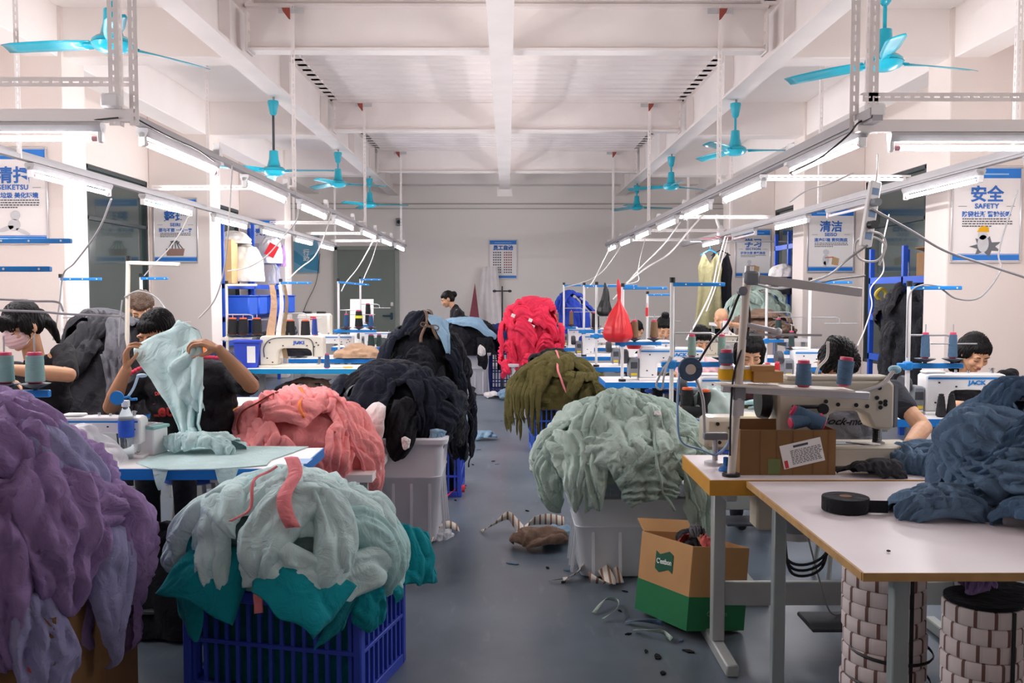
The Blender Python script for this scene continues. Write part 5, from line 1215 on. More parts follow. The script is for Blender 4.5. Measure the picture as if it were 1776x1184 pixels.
        if hair == 'long':
            for s in (-1, 1): g.caps(hp(s*.07,.03,.0), hp(s*.075,.04,-.16), .032*hs, .02*hs, 12)
            g.caps(hp(0,.09,.0), hp(0,.08,-.2), .06*hs, .03*hs, 12)
        if hair == 'short': HE(g, (0,-.05,.068), (.06,.036,.034)); HE(g, (.0,-.062,.062),(.05,.03,.026))
        hm = remesh(g, max(.0055, voxel*1.1), 2)
        inv = HM.transposed()
        def strands(co):
            l = (np.array(HM).T @ (co - np.array(head-O)).T).T; a = np.arctan2(l[:,0], l[:,1]+.02)
            return .0035*np.sin(a*34+9*fbm(a*3+20, l[:,2]*14+30, 3, 2)) + .003*(fbm(l[:,0]*40+50, l[:,2]*12+50, 7, 2)-.4)
        displace(hm, strands); hm.materials.append(hairm); link('hair', hm, root)
    if face:
        for s in (-1, 1):
            MB().tube([hp(s*.018,-.0845,-.001), hp(s*.026,-.0875,-.0035), hp(s*.034,-.0865,-.0045), hp(s*.043,-.080,-.003), hp(s*.048,-.0755,.0)], [.001*hs,.0021*hs,.0024*hs,.002*hs,.001*hs], 6).build('eyelashes', M_lash, root)
            MB().tube([hp(s*.014,-.087,.021), hp(s*.027,-.0895,.0275), hp(s*.042,-.084,.0265), hp(s*.052,-.074,.019)], [.0022*hs,.003*hs,.0026*hs,.0012*hs], 6).build('eyebrow', M_lash, root)
        if not mask:
            l = MB(); l.ell(hp(0,-.0945,-.0545), (.019*hs,.0045*hs,.0042*hs), HM, 12, 8); l.ell(hp(0,-.0945,-.0625), (.017*hs,.005*hs,.005*hs), HM, 12, 8); lm_ = remesh(l, .002, 2); lm_.materials.append(M_lip); link('lips', lm_, root)
    if mask:
        m_ = MB(); HE(m_, (0,-.052,-.040), (.067,.062,.060), 20, 14); HE(m_, (0,-.085,-.02), (.03,.034,.04)); mm = remesh(m_, .005, 3)
        displace(mm, lambda co: .0018*np.sin(((np.array(HM).T @ (co-np.array(head-O)).T).T)[:,2]*300)); mm.materials.append(M_mask); mo = link('face_mask', mm, root)
        for s in (-1, 1): MB().tube([hp(s*.062,-.06,-.01), hp(s*.078,-.01,.012), hp(s*.088,.022,.0), hp(s*.080,-.0,-.045), hp(s*.06,-.05,-.072)], .0016*hs, 5).build('ear_loop', M_white, mo)
    return root, so
def print_on(so, root, txt, size, m, c, width, name='shirt_lettering', shear=0.0, bold=.001, rotz=0.0):
    "flat print wrapped onto the front of a shirt"
    me = text_mesh(txt, size, bold, 0, 1.0, shear); me.materials.clear(); me.materials.append(m)
    xs = [v.co.x for v in me.vertices]; k = width/(max(xs)-min(xs)); bv = BVHTree.FromPolygons([v.co for v in so.data.vertices], [p.vertices for p in so.data.polygons])
    c = Vector(c)-root.location; ca, sa = math.cos(rotz), math.sin(rotz); prev = None
    for v in me.vertices:
        x, z = v.co.x*k, v.co.y*k; x, z = x*ca-z*sa, x*sa+z*ca
        h = bv.ray_cast(Vector((c.x+x, c.y-1.0, c.z+z)), Vector((0,1,0)))
        y = h[0].y if h[0] is not None else (prev if prev is not None else c.y); prev = y
        v.co = Vector((c.x+x, y-.004, c.z+z))
    return link(name, me, root)
SK, SK2 = M_skin, M_skin2
Cs_black = cloth('black_tshirt', (32,32,36), rand=0); Cs_pinkshirt = cloth('pink_shirt', (232,192,196), rand=0); Cs_greyshirt = cloth('grey_tshirt', (150,156,166), rand=0); Cs_maroon = cloth('maroon_top', (62,36,40), rand=0); Cs_white = cloth('white_shirt', (214,212,210), rand=0)
DN = Vector((0,0,-1))
# masked worker at far left
hd = at(37, 566, 4.80)
person('seated worker in black top and pink face mask at far left', hd, R(-28), R(24), hd+Vector((.02,.10,-.20)), (hd.x+.02, 5.02, .64), at(-40, 640, 4.92), at(112, 612, 4.90),
    [(at(-60, 700, 4.75), at(10, 655, 4.45), ((.3,-.9,-.2), (0,0,-1), 1)), (at(118, 650, 4.72), at(15, 640, 4.46), ((-.6,-.8,-.1), (0,0,-1), -1))], SK, Cs_black, 'fringe', 'black_top', .006, sleeve=.8, mask=True)
# worker holding up the mint cloth
hd = at(272, 580, 4.78)
w1, w2 = at(219, 640, 4.42), at(380, 606, 4.40)
r_, so_ = person('worker in black printed t-shirt holding up a mint garment', hd, R(-20), R(22), at(330, 628, 4.84), (xat(332, 4.9), 4.9, .68), at(262, 655, 4.84), at(412, 658, 4.84),
    [(at(192, 705, 4.72), w1, ((.1,-.22,1.0), (.95,.15,.1), -1, dict(curl=(.5,.75,.5), thumb=(.7,.35,.7), tcurl=.2))), (at(436, 668, 4.62), w2, ((-.85,-.3,.45), (-.35,.25,-.95), 1, dict(curl=(.55,.8,.6), thumb=(.6,.3,.8), tcurl=.2)))], SK2, Cs_black, 'short', 'black_tshirt', .0048, sleeve=.75, girth=1.45)
print_on(so_, r_, 'Leu ar', .06, mat('red_print', (206,62,58), .7, var=0), at(283, 716, 4.6), .25, shear=.2, bold=.002, rotz=R(5))
print_on(so_, r_, 'DMK', .02, MATS['red_print'], at(263, 686, 4.6), .055, 'shirt_badge', rotz=R(8))
for k, (a_, b_) in enumerate((((215, 655), (262, 632)), ((340, 621), (395, 624)))):
    mb = MB()
    for i in range(10):
        q = i/9; p_ = at(a_[0]+(b_[0]-a_[0])*q, a_[1]+(b_[1]-a_[1])*q-3*math.sin(q*PI), 4.74); mb.ell(p_-r_.location, (.014,.012,.010), None, 8, 6)
    mb.build('shoulder_braid', mat('pink_braid', (224,64,92), .8), r_)
# head behind the grey heap
hd = at(246, 536, 6.55)
person('worker with brown hair mostly hidden behind the grey garments', hd, R(15), R(35), hd+Vector((0,.10,-.2)), (hd.x, 6.85, .62), hd+Vector((-.19,.13,-.27)), hd+Vector((.19,.13,-.27)),
    [(hd+Vector((-.24,.0,-.5)), hd+Vector((-.1,-.2,-.5)), None), (hd+Vector((.24,.0,-.5)), hd+Vector((.1,-.2,-.5)), None)], SK, Cs_black, 'short', 'dark_top', .010, hairm=mat('brown_hair', (84,62,46), .45, var=.25, scale=30, bump=.9, bscale=90))
# standing woman at the far end
hd = at(776, 519, 14.3)
person('woman in black standing behind the farthest black heap, seen in profile', hd, R(-82), R(24), hd+Vector((.12,.0,-.14)), (hd.x+.24, 14.32, .84), hd+Vector((.16,.18,-.20)), hd+Vector((.18,-.18,-.20)),
    [(hd+Vector((.05,.22,-.52)), hd+Vector((-.16,.12,-.62)), None), (hd+Vector((.08,-.24,-.52)), hd+Vector((-.14,-.18,-.62)), None)], SK, Cs_black, 'bun', 'black_jacket', .0085, sleeve=1.9, stand_up=True, thigh_dir=(-1,0,0))
# woman at far right
hd = at(1690, 612, 5.92)
person('woman in black top bent over the machine at far right', hd, R(8), R(34), hd+Vector((.02,.13,-.19)), (hd.x+.05, 6.22, .60), at(1640, 662, 6.08), at(1752, 655, 6.08),
    [(at(1632, 705, 5.95), at(1672, 702, 5.66), ((.4,-.8,-.1), (0,0,-1), 1)), (at(1775, 710, 5.95), at(1700, 705, 5.68), ((-.6,-.7,-.1), (0,0,-1), -1))], SK, Cs_black, 'long', 'black_top', .006, sleeve=.85)
# worker with bent head behind the walking-foot machine
hd = at(1452, 632, 4.36)
r_, so_ = person('worker with bent head and grey printed t-shirt behind the walking-foot machine', hd, R(5), R(58), at(1462, 655, 4.56), (xat(1470, 4.72), 4.72, .62), at(1395, 690, 4.52), at(1548, 680, 4.52),
    [(at(1385, 760, 4.45), at(1440, 770, 4.22), ((.5,-.7,-.2), (0,0,-1), 1)), (at(1602, 742, 4.30), at(1577, 768, 4.02), ((-.25,-.7,-.45), (-.1,.3,-1), -1, dict(curl=(.25,.35,.3))))], SK, Cs_greyshirt, 'pony', 'grey_tshirt', .005, sleeve=.0)
print_on(so_, r_, 'Rock-mo', .05, mat('black_print', (30,32,40), .7, var=0), at(1490, 742, 4.3), .20, shear=.35, bold=.001)
for s_, (a_, b_) in enumerate(((Vector(at(1395, 690, 4.52)), Vector(at(1389, 735, 4.48))), (Vector(at(1548, 680, 4.52)), Vector(at(1570, 708, 4.42))))):
    m_ = MB(); m_.caps(a_-r_.location, b_-r_.location, .066, .058, 14); sm_ = remesh(m_, .009, 2); sm_.materials.append(cloth('charcoal_sleeve', (54,58,66), rand=0)); link('sleeve', sm_, r_)
# girl with bobbed hair
hd = at(1300, 609, 5.95)
person('girl with bobbed black hair and dark maroon top sewing mint pieces', hd, R(-4), R(36), hd+Vector((0,.13,-.18)), (hd.x, 6.25, .60), at(1262, 665, 6.08), at(1346, 665, 6.08),
    [(at(1252, 706, 5.95), at(1278, 700, 5.70), ((.5,-.8,-.25), (0,.1,-1), 1, dict(curl=(.5,.5,.3)))), (at(1362, 706, 5.95), at(1336, 702, 5.70), ((-.5,-.8,-.25), (0,.1,-1), -1, dict(curl=(.5,.5,.3))))], SK, Cs_maroon, 'bob', 'maroon_top', .0055, sleeve=.8)
# woman in pink
hd = at(1214, 590, 7.98)
person('woman in pale pink shirt with tied-back black hair in the third right-hand row', hd, R(14), R(30), hd+Vector((.03,.13,-.2)), (hd.x+.05, 8.3, .60), at(1185, 632, 8.12), at(1258, 628, 8.12),
    [(at(1175, 668, 8.0), at(1170, 648, 7.75), ((.3,-.9,0), (0,0,-1), 1)), (at(1268, 668, 8.0), at(1248, 650, 7.75), ((-.4,-.9,0), (0,0,-1), -1))], SK, Cs_pinkshirt, 'pony', 'pink_shirt', .007, sleeve=1.5)
# woman with bun on top
hd = at(1152, 570, 9.75)
person('woman with black top bun behind the hanging red bag', hd, R(4), R(28), hd+Vector((0,.12,-.2)), (hd.x, 10.0, .60), hd+Vector((-.19,.14,-.26)), hd+Vector((.19,.14,-.26)),
    [(hd+Vector((-.24,.02,-.48)), hd+Vector((-.1,-.2,-.44)), None), (hd+Vector((.24,.02,-.48)), hd+Vector((.1,-.2,-.44)), None)], SK, Cs_white, 'topbun', 'white_shirt', .008)
hd = at(1103, 574, 11.35)
person('worker half hidden behind brown cones right of the red bag', hd, R(-30), R(25), hd+Vector((0,.12,-.2)), (hd.x, 11.6, .60), hd+Vector((-.19,.14,-.26)), hd+Vector((.19,.14,-.26)),
    [(hd+Vector((-.24,.02,-.48)), hd+Vector((-.1,-.2,-.44)), None), (hd+Vector((.24,.02,-.48)), hd+Vector((.1,-.2,-.44)), None)], SK, Cs_black, 'short', 'black_top', .009)
# bald man, turned away
hd = at(1251, 552, 11.1)
person('bald man in pale shirt turned away behind a machine at right', hd, R(200), R(18), hd+Vector((.05,-.08,-.2)), (hd.x+.12, 11.1, .62), hd+Vector((.24,-.1,-.26)), hd+Vector((-.14,-.12,-.26)),
    [(at(1295, 568, 10.9), at(1270, 562, 10.8), None), (hd+Vector((-.18,-.2,-.48)), hd+Vector((-.2,-.3,-.46)), None)], SK, Cs_white, 'bald', 'pale_shirt', .008, thigh_dir=(0,1,0))
# ================================================================ things around the left table
# cloth held up between two hands
rows_ = [(566,236,322),(572,232,345),(590,233,352),(615,246,352),(640,262,352),(665,274,352),(690,288,352),(712,298,350),(735,307,346),(752,312,352),(764,316,376)]
n = 46; m = 30; P = np.zeros((n, m, 3)); yy = np.linspace(566, 766, n); py_ = [r[0] for r in rows_]
lo = np.interp(yy, py_, [r[1] for r in rows_]); hi = np.interp(yy, py_, [r[2] for r in rows_])
for i in range(n):
    for j in range(m):
        q = j/(m-1); fy = i/(n-1)
        wv = math.sin(q*9+fy*3+2.2*math.sin(fy*5))*.5+.5*math.sin(q*17+fy*8)
        Y = 4.47-.27*fy + .055*wv*(.15+fy)*(.3+q) - .05*q*q*math.sin(fy*PI)*(1 if fy > .15 else 0)
        px = lo[i]+(hi[i]-lo[i])*q; pyy = yy[i]+(1-q)*34*(1-fy)**1.5+(-14*math.exp(-((q-.86)/.1)**2)*(1-fy)**8)+(-6*math.sin(PI*min(1, q*1.02))*(1-fy)**6)+ (6*math.sin(q*7) if fy > .9 else 0)
        P[i, j] = at(px, pyy, Y)
c = P.reshape(-1, 3).mean(0)
o = MB().grid(P-c).build('held_garment', C_mint, None, tuple(c), angle=180); o.modifiers.new('thickness', 'SOLIDIFY').thickness = .004
tag(o, 'pale mint garment stretched between the hands of the worker', 'garment')
# twisted overhang in front of it
P = np.zeros((30, 12, 3))
for i in range(30):
    f = i/29; cx = np.interp(f, [0,.2,.45,.7,1], [334,322,318,328,340]); w = np.interp(f, [0,.3,.6,1], [16,24,26,10]); cy = 604+f*108
    for j in range(12):
        a = j/11*PI; P[i, j] = at(cx-w*math.cos(a)+4*math.sin(f*14), cy+5*math.sin(j*.9+f*9), 4.42-.13*f-.045*math.sin(a)-.012*math.sin(f*16+j))
c = P.reshape(-1, 3).mean(0); o = MB().grid(P-c).build('garment_sleeve', C_mint, None, tuple(c), angle=180); o.modifiers.new('thickness', 'SOLIDIFY').thickness = .004
tag(o, 'twisted mint sleeve hanging from the worker\'s right-hand side', 'garment')
# gathered end lying on the table
pf = Pile(onz(372, 772, ZTOP).x, 4.15, ZTOP+.004, .20, .08, .05, 201, .2); pf.cover(5, C_mint, 'gathered end of the mint garment lying on the white table', 'mint garment end on the table', 201, (0, .8), (.16,.26), (.07,.11), thick=.02, A=.012, nf=(2,3), lift=.005)
# flat cut piece with two tongues over the edge
poly = [onz(px, py, ZTOP+.004) for px, py in ((318,773),(535,774),(508,784),(470,797),(462,806),(430,809),(372,813),(292,814),(262,812),(236,802),(262,792))]
t = thing('cut_piece', 'flat pale mint cut piece spread on the white table with two tongues', 'cloth', (poly[0].x, 3.95, ZTOP))
O_ = Vector((poly[0].x, 3.95, ZTOP)); MB().plate([(p_.x-O_.x, p_.y-O_.y) for p_ in poly], .001, .005).build('flat_cloth', C_mint, t)
for px0, px1, pyb in ((264, 292, 850), (372, 414, 856)):
    P = np.zeros((10, 8, 3))
    for i in range(10):
        f = i/9; w = (1-f)**.55
        for j in range(8):
            q = j/7; px = px0+(px1-px0)*(.42+(q-.42)*max(w, .12)); P[i, j] = at(px, 811+(pyb-811)*f, 3.75-.02*math.sin(f*2.2)) - O_
    MB().grid(P).build('tongue', C_mint, t, angle=180)
o = MB().box((0,0,.001), (.085,.12,.002)).build('sticker', mat('sky_blue_sticker', (150,190,236), .5), None, onz(520, 800, ZTOP), R(0)); tag(o, 'pale blue sticker near the corner of the white table', 'sticker')
# water bottle
M_pet = mat('clear_pet', (214,226,230), .08, var=0, trans=.9, ior=1.3)
b = onz(220, 795, ZTOP); t = thing('water_bottle', 'plastic water bottle with royal blue label on the white table', 'bottle', b)
MB().lathe([(.026,0),(.031,.004),(.032,.02),(.030,.05),(.032,.09),(.032,.17),(.031,.182),(.024,.205),(.015,.222),(.0135,.24)], 24).build('bottle_body', M_pet, t)
MB().lathe([(.0325,.095),(.0335,.097),(.0335,.168),(.0325,.17)], 24, caps=False).build('label', mat('royal_label', (28,84,196), .4, var=.15, scale=30), t)
MB().lathe([(.0165,.228),(.0175,.23),(.0175,.252),(.016,.255)], 20).build('cap', M_white, t)
b = onz(262, 786, ZTOP); t = thing('tool_box', 'small white box with mint rim and steel cover beside the bottle', 'box', b, R(-18))
MB().box((0,0,.06), (.11,.10,.12), bev=.006).build('body', M_white, t); MB().box((0,0,.124), (.125,.112,.014), bev=.004).build('rim', mat('mint_rim', (140,190,186), .5), t); MB().box((-.01,-.01,.134), (.10,.09,.006)).build('cover', M_chrome, t)
# clear plastic bag and blue disc on the machine
M_bag = mat('clear_bag', (236,238,242), .25, var=.05, alpha=.42, bump=.8, bscale=14)
p = Pile(xat(130, 3.9), 3.90, ZTOP+.002, .19, .11, .17, 205, .2, crum=.16); o = p.core('plastic_bag', M_bag, 'crumpled clear plastic bag before the white machine', 1.0, 40, 70, A=.02, shrink=1.0); o['kind'] = ''; del o['kind']; o['category'] = 'bag'
o = MB().lathe([(.006,-.004),(.030,-.004),(.030,.004),(.006,.004)], 24, (0,0,0), (PI/2,0,0)).tube([(.03,0,0),(.05,0,.006),(.06,0,-.006),(.085,0,-.004)], .006, 6).build('tension_disc', M_blue, None, at(203, 690, 3.93)); tag(o, 'bright blue plastic disc on the white machine at left', 'disc')
o = MB().tube(spline([at(222, 688, 4.0)-at(222,688,4.0), at(232, 672, 4.0)-at(222,688,4.0), at(240, 650, 4.0)-at(222,688,4.0)]), .006, 6).ell(at(246, 651, 4.0)-at(222,688,4.0), (.024,.012,.009)).build('machine_lamp', mat('pale_blue_lamp', (190,214,234), .4), None, at(222, 688, 4.0)); tag(o, 'small pale blue flexible lamp on the white machine', 'lamp')
# ================================================================ things on the near right table
b0 = onz(1282, 822, ZTOP); b1 = onz(1447, 823, ZTOP); w = b1.x-b0.x; cx = (b0.x+b1.x)/2; Yb = 3.62
t = thing('thread_box', 'open brown cardboard box of blue thread cones on the ochre-edged table', 'box', (cx, Yb+.09, ZTOP))
for c, s_ in (((0,-.09,.09),(w,.005,.18)), ((0,.09,.10),(w,.005,.20)), ((-w/2,0,.09),(.005,.18,.18)), ((w/2,0,.09),(.005,.18,.18)), ((0,0,.004),(w,.18,.006))): MB().box(c, s_).build('cardboard_panel', M_carton_d, t)
for x in (-.11, -.045, .02, .10, .16): MB().box((x, -.0935, .09), (.003, .002, .175)).build('print_line', mat('print_brown', (120,86,52), .7), t)
MB().box((-.055, -.094, .035), (.05, .002, .06)).build('green_print', mat('faded_green', (112,124,76), .7), t)
lb = MB().box((0,0,0), (.165,.002,.095)).build('shipping_label', M_paper, t, (.055, -.0955, .088), (0, R(-13), 0))
mb = MB(); rn = random.Random(2)
for k in range(9):
    x_ = -.045
    while x_ < .07: w_ = rn.uniform(.004,.014); mb.box((x_+w_/2, -.0015, .018-k*.0065), (w_,.001,.0025)); x_ += w_+.004
tag(mb.build('label_print', M_ink, lb), kind='stuff')
MB().box((-.07,-.0015,-.03),(.014,.001,.03)).build('label_mark', M_inkred, lb); MB().box((.0,-.0015,.034),(.06,.001,.009)).build('label_barcode', M_ink, lb)
for k, (dx, dy) in enumerate(((-.15,-.04),(-.10,-.05),(-.14,.03),(-.06,.03),(-.02,-.03),(.05,.04),(-.1,.02))): cone((cx+dx, Yb+.09+dy, ZTOP+.008), T_blue, '%s thread cone standing inside the cardboard box, pink core showing' % ORD[k], .135+.006*(k % 3), .028, .022, group='cones standing in the cardboard box')
cone((cx+.02, Yb+.05, ZTOP+.20), T_blue, 'blue thread cone lying flat on the cardboard box', .14, .028, .022, rot=(0, R(82), R(8)))
cone((cx+.16, Yb+.06, ZTOP+.185), T_blue, 'fat blue thread cone lying tilted at the right end of the cardboard box', .14, .038, .026, rot=(0, R(-62), R(-10)))
# ribbon reel with post and blue tube
b = onz(1240, 805, ZTOP); t = thing('ribbon_feeder', 'steel ribbon feeder with a round denim blue reel at the table corner', 'feeder', b); Yr = b.y
rc = at(1197, 640, Yr)-b
MB().lathe([(.045,0),(.045,.012),(.02,.018)], 18).build('base', M_galv, t); MB().cyl((0,0,.01),(0,0,.13), .012, n=10).build('post', M_galv, t); MB().box((0,0,.12),(.10,.035,.03), bev=.004).build('bracket', M_grey, t)
MB().tube(spline([(-.045,0,.13),(-.05,0,.24),(-.06,0,.30),(rc.x+.01,0,rc.z)]), .007, 6).build('arm', M_galv, t)
MB().lathe([(.024,-.014),(.049,-.014),(.052,0),(.049,.014),(.024,.014),(.022,0),(.024,-.014)], 30, rc, (PI/2,0,0), caps=False).build('reel', cloth('denim_reel', (72,92,118), rand=0), t)
MB().lathe([(.004,-.012),(.022,-.012),(.022,.012),(.004,.012)], 20, rc, (PI/2,0,0)).build('hub', M_chrome, t)
P = spline([rc+Vector((-.048,0,-.01)), rc+Vector((-.055,0,-.15)), rc+Vector((-.04,0,-.30)), Vector((-.06,0,.06)), Vector((.0,-.01,.04)), Vector((.05,-.01,.08)), Vector((.075,-.01,.15))]); t_ = MB()
A_ = np.array([[p_+Vector((0,-.012,0)), p_+Vector((0,.012,0))] for p_ in P]); o = t_.grid(A_).build('ribbon', mat('blue_ribbon', (136,168,208), .6), t, angle=180); o.modifiers.new('thickness', 'SOLIDIFY').thickness = .006
MB().lathe([(.028,0),(.03,.006),(.022,.016),(.010,.02),(.010,.055),(.006,.057)], 18).build('spindle_cup', mat('blue_cup', (40,110,180), .4), t, onz(1245, 812, ZTOP)-b+Vector((.02,-.05,0)))
# roll of black tape
b = onz(1466, 884, ZTOP); t = thing('tape_roll', 'roll of black woven tape on the white work table', 'tape', b)
MB().lathe([(.018,.001),(.074,0),(.076,.003),(.076,.043),(.074,.046),(.018,.046)], 36).build('roll', cloth('black_webbing', (34,36,42), rand=0), t); MB().lathe([(.006,.047),(.02,.0475),(.02,.046),(.006,.046)], 18).build('core', mat('brown_core', (120,84,50), .7), t)
MB().tube([(.06,-.045,.023),(.09,-.05,.022),(.115,-.052,.02)], .002, 4).box((.083,-.048,.022), (.075,.005,.04), R(-6)).build('tape_end', MATS['black_webbing'], t)
o = MB().ell((0,0,.002), (.006,.006,.003)).build('ink_spot', M_black, None, onz(1541, 956, ZTOP)); tag(o, 'small black bead on the bare white work top', 'bead')
p = Pile(xat(1540, 3.55), 3.60, ZTOP+.002, .16, .05, .035, 207, .2); p.cover(4, C_dgrey, 'dark brown cloth piece in front of the walking-foot machine', 'dark pieces before the machine', 207, (0, .7), (.2,.3), (.05,.08), thick=.015, A=.005, nf=(1,2), lift=.004)
# mint pieces before the girl
p = Pile(xat(1320, 5.6), 5.62, ZTOP+.002, .2, .12, .03, 208, .2); p.cover(4, C_mint2, 'small mint piece under the hands of the bobbed girl', 'mint pieces at the bobbed girl', 208, (0, .9), (.14,.22), (.06,.1), thick=.01, A=.008, nf=(1,2), lift=.003)
# ================================================================ under the near right tables
M_stripe = bpy.data.materials.new('striped_tape'); M_stripe.use_nodes = True
nt = M_stripe.node_tree; pr = nt.nodes['Principled BSDF']; tc = nt.nodes.new('ShaderNodeTexCoord'); sx = nt.nodes.new('ShaderNodeSeparateXYZ'); nt.links.new(tc.outputs['Object'], sx.inputs[0])
at2 = nt.nodes.new('ShaderNodeMath'); at2.operation = 'ARCTAN2'; nt.links.new(sx.outputs['Y'], at2.inputs[0]); nt.links.new(sx.outputs['X'], at2.inputs[1])
mu = nt.nodes.new('ShaderNodeMath'); mu.operation = 'MULTIPLY'; mu.inputs[1].default_value = 13/PI/2*1.0; nt.links.new(at2.outputs[0], mu.inputs[0])
fr = nt.nodes.new('ShaderNodeMath'); fr.operation = 'FRACT'; nt.links.new(mu.outputs[0], fr.inputs[0])
cr = nt.nodes.new('ShaderNodeValToRGB'); cr.color_ramp.interpolation = 'CONSTANT'; e = cr.color_ramp.elements; e[0].position = 0; e[0].color = srgb(226,216,214); e[1].position = .68; e[1].color = srgb(120,90,82); e2 = cr.color_ramp.elements.new(.86); e2.color = srgb(214,206,204); nt.links.new(fr.outputs[0], cr.inputs[0]); nt.links.new(cr.outputs['Color'], pr.inputs['Base Color']); pr.inputs['Roughness'].default_value = .85
ringm = {}
def tape_bundle(x, y, r, n, label, seed):
    t = thing('tape_bundle', label, 'tape bundle', (x, y, 0)); rnd = random.Random(seed); hh = .052
    me = MB().lathe([(r*.5,.001),(r*.97,.001),(r,.006),(r,hh-.006),(r*.97,hh-.001),(r*.5,hh-.001)], 40).mesh('coil', M_stripe, 40)
    for k in range(n): link('coil', me, t, (rnd.uniform(-.004,.004), rnd.uniform(-.004,.004), k*hh), rnd.uniform(0, 6.28))
    for a_ in (-1.3, 2.2): MB().box((math.cos(a_)*(r+.004), math.sin(a_)*(r+.004), n*hh/2), (.004,.012,n*hh), a_).build('strap', M_black, t)
    for z in (.35, .52): MB().lathe([(r+.003,n*hh*z),(r+.007,n*hh*z+.006),(r+.003,n*hh*z+.012)], 30, caps=False, rot=(.06,.04,0)).build('cord', M_black, t)
    MB().lathe([(.004,n*hh+.001),(r*.96,n*hh+.001),(r*.96,n*hh+.012),(.004,n*hh+.014)], 30).build('cover', C_black, t)
tape_bundle(1.28, 3.08, .135, 11, 'tall bundle of white and brown striped tape under the work table, left one', 1)
tape_bundle(1.44, 2.74, .115, 11, 'bundle of striped tape under the work table, behind the front leg', 2)
tape_bundle(1.62, 2.96, .13, 10, 'bundle of striped tape under the work table, right one', 3)
p = Pile(1.42, 2.75, .59, .06, .06, .04, 209, .2); p.cover(2, C_purple, 'scrap of purple cloth tucked on the striped tape', 'purple scraps under the table', 209, (0, .5), (.1,.14), (.06,.08), thick=.015, A=.008, lift=0)
t = thing('paint_tub', 'white tub with dark red lid under the work table at far right', 'tub', (1.93, 3.0, 0))
MB().lathe([(.12,0),(.125,.01),(.13,.05),(.132,.30),(.128,.31)], 30).build('tub', M_white, t); MB().lathe([(.136,.27),(.138,.28),(.138,.36),(.13,.375),(.05,.38)], 30).build('lid', mat('dark_red_lid', (150,24,40), .45), t)
for z in (.06,.12,.18,.23): MB().lathe([(.131,z),(.1335,z+.004),(.131,z+.008)], 30, caps=False).build('ring', mat('tub_line', (190,80,90), .5), t)
# carton with green print
a = onz(1155, 1118, .0); b = onz(1228, 1119, 0)
t = thing('drink_carton', 'open brown and green drinks carton leaning beside the table leg', 'box', (.82, 4.12, .02), (R(-4), R(8), R(24)))
Wc, Dc, Hc = .30, .40, .36
for n_, c, s_ in (('panel', (0,-Dc/2,Hc/2), (Wc,.006,Hc)), ('panel', (0,Dc/2,Hc/2), (Wc,.006,Hc)), ('panel', (-Wc/2,0,Hc/2), (.006,Dc,Hc)), ('panel', (Wc/2,0,Hc/2), (.006,Dc,Hc)), ('base', (0,0,.004), (Wc,Dc,.006))): MB().box(c, s_).build(n_, M_carton, t)
for c, s_ in (((0,-Dc/2-.0035,Hc*.2),(Wc+.008,.001,Hc*.4)), ((0,Dc/2+.0035,Hc*.2),(Wc+.008,.001,Hc*.4)), ((-Wc/2-.0035,0,Hc*.2),(.001,Dc+.008,Hc*.4)), ((Wc/2+.0035,0,Hc*.2),(.001,Dc+.008,Hc*.4))): MB().box(c, s_).build('green_band', M_green, t)
fl = MB().box((0,.04,0), (Wc*.96,.08,.005)).build('flap', M_carton, t, (0, Dc/2, Hc), (R(40),0,0))
wave = [(-.075,-.03),(-.04,-.042),(0,-.03),(.04,-.018),(.075,-.03),(.075,.05),(.04,.062),(0,.05),(-.04,.038),(-.075,.05)]
lg = MB().prism([(x*.9, z) for x, z in wave], -.001, 0).build('logo', mat('logo_green', (16,84,60), .6), t, (-Wc/2-.0045, 0, Hc*.68), -PI/2)
text('logo_lettering', "C'estbon", .046, M_paper, lg, (0, -.002, .01), bold=.001, rot=(PI/2, R(-4), 0), width=.115)
text('carton_lettering', "C'estbon", .03, mat('pale_green_ink', (90,150,110), .6), t, (-.0, -Dc/2-.0055, Hc*.2), bold=.001)
p = Pile(.85, 4.14, .30, .08, .11, .11, 211, .1); p.core('garment_heap', C_dgrey, 'dark striped and coral scraps filling the drinks carton', 1.0, 30, 60, A=.02)
p.cover(5, C_dgrey, 'dark cloth scrap in the drinks carton', 'scraps in the drinks carton', 211, (0, .6), (.08,.12), (.04,.06), thick=.015, A=.008, lift=.005, mats=[C_dgrey, C_grey, cloth('coral_knit', (222,112,110))])
# motor and hose under the machine table
t = thing('clutch_motor', 'grey clutch motor hanging under the ochre-edged table', 'motor', (1.22, 3.86, .50)); MB().cyl((0,0,.0),(0,0,.16), .085, n=24).build('housing', M_grey, t); MB().cyl((0,0,-.03),(0,0,0), .092, n=24).build('end_bell', M_galv, t); MB().box((-.12,0,.08),(.12,.12,.14), bev=.01).build('control_box', M_beige, t); MB().box((0,0,.19),(.05,.12,.06)).build('hanger', M_dgrey, t)
for k in range(3): tag(MB().tube(spline([(1.06+.015*k,3.6,.70),(1.05+.02*k,3.58,.55),(1.12,3.57,.44-.02*k),(1.24,3.58,.46-.02*k),(1.32-.02*k,3.6,.60),(1.34,3.62,.70)]), .006, 6).build('cable_loop', M_cable_k), 'black cable looped under the ochre-edged table, %s loop' % ORD[k], 'cable', 'cable loops under the table')
tag(MB().tube(spline([(1.2,3.7,.6),(1.28,3.75,.35),(1.36,3.8,.16),(1.46,3.85,.2),(1.52,3.9,.5)]), .004, 5).build('pedal_cable', M_cable_g), 'thin cable drooping between the table legs', 'cable')
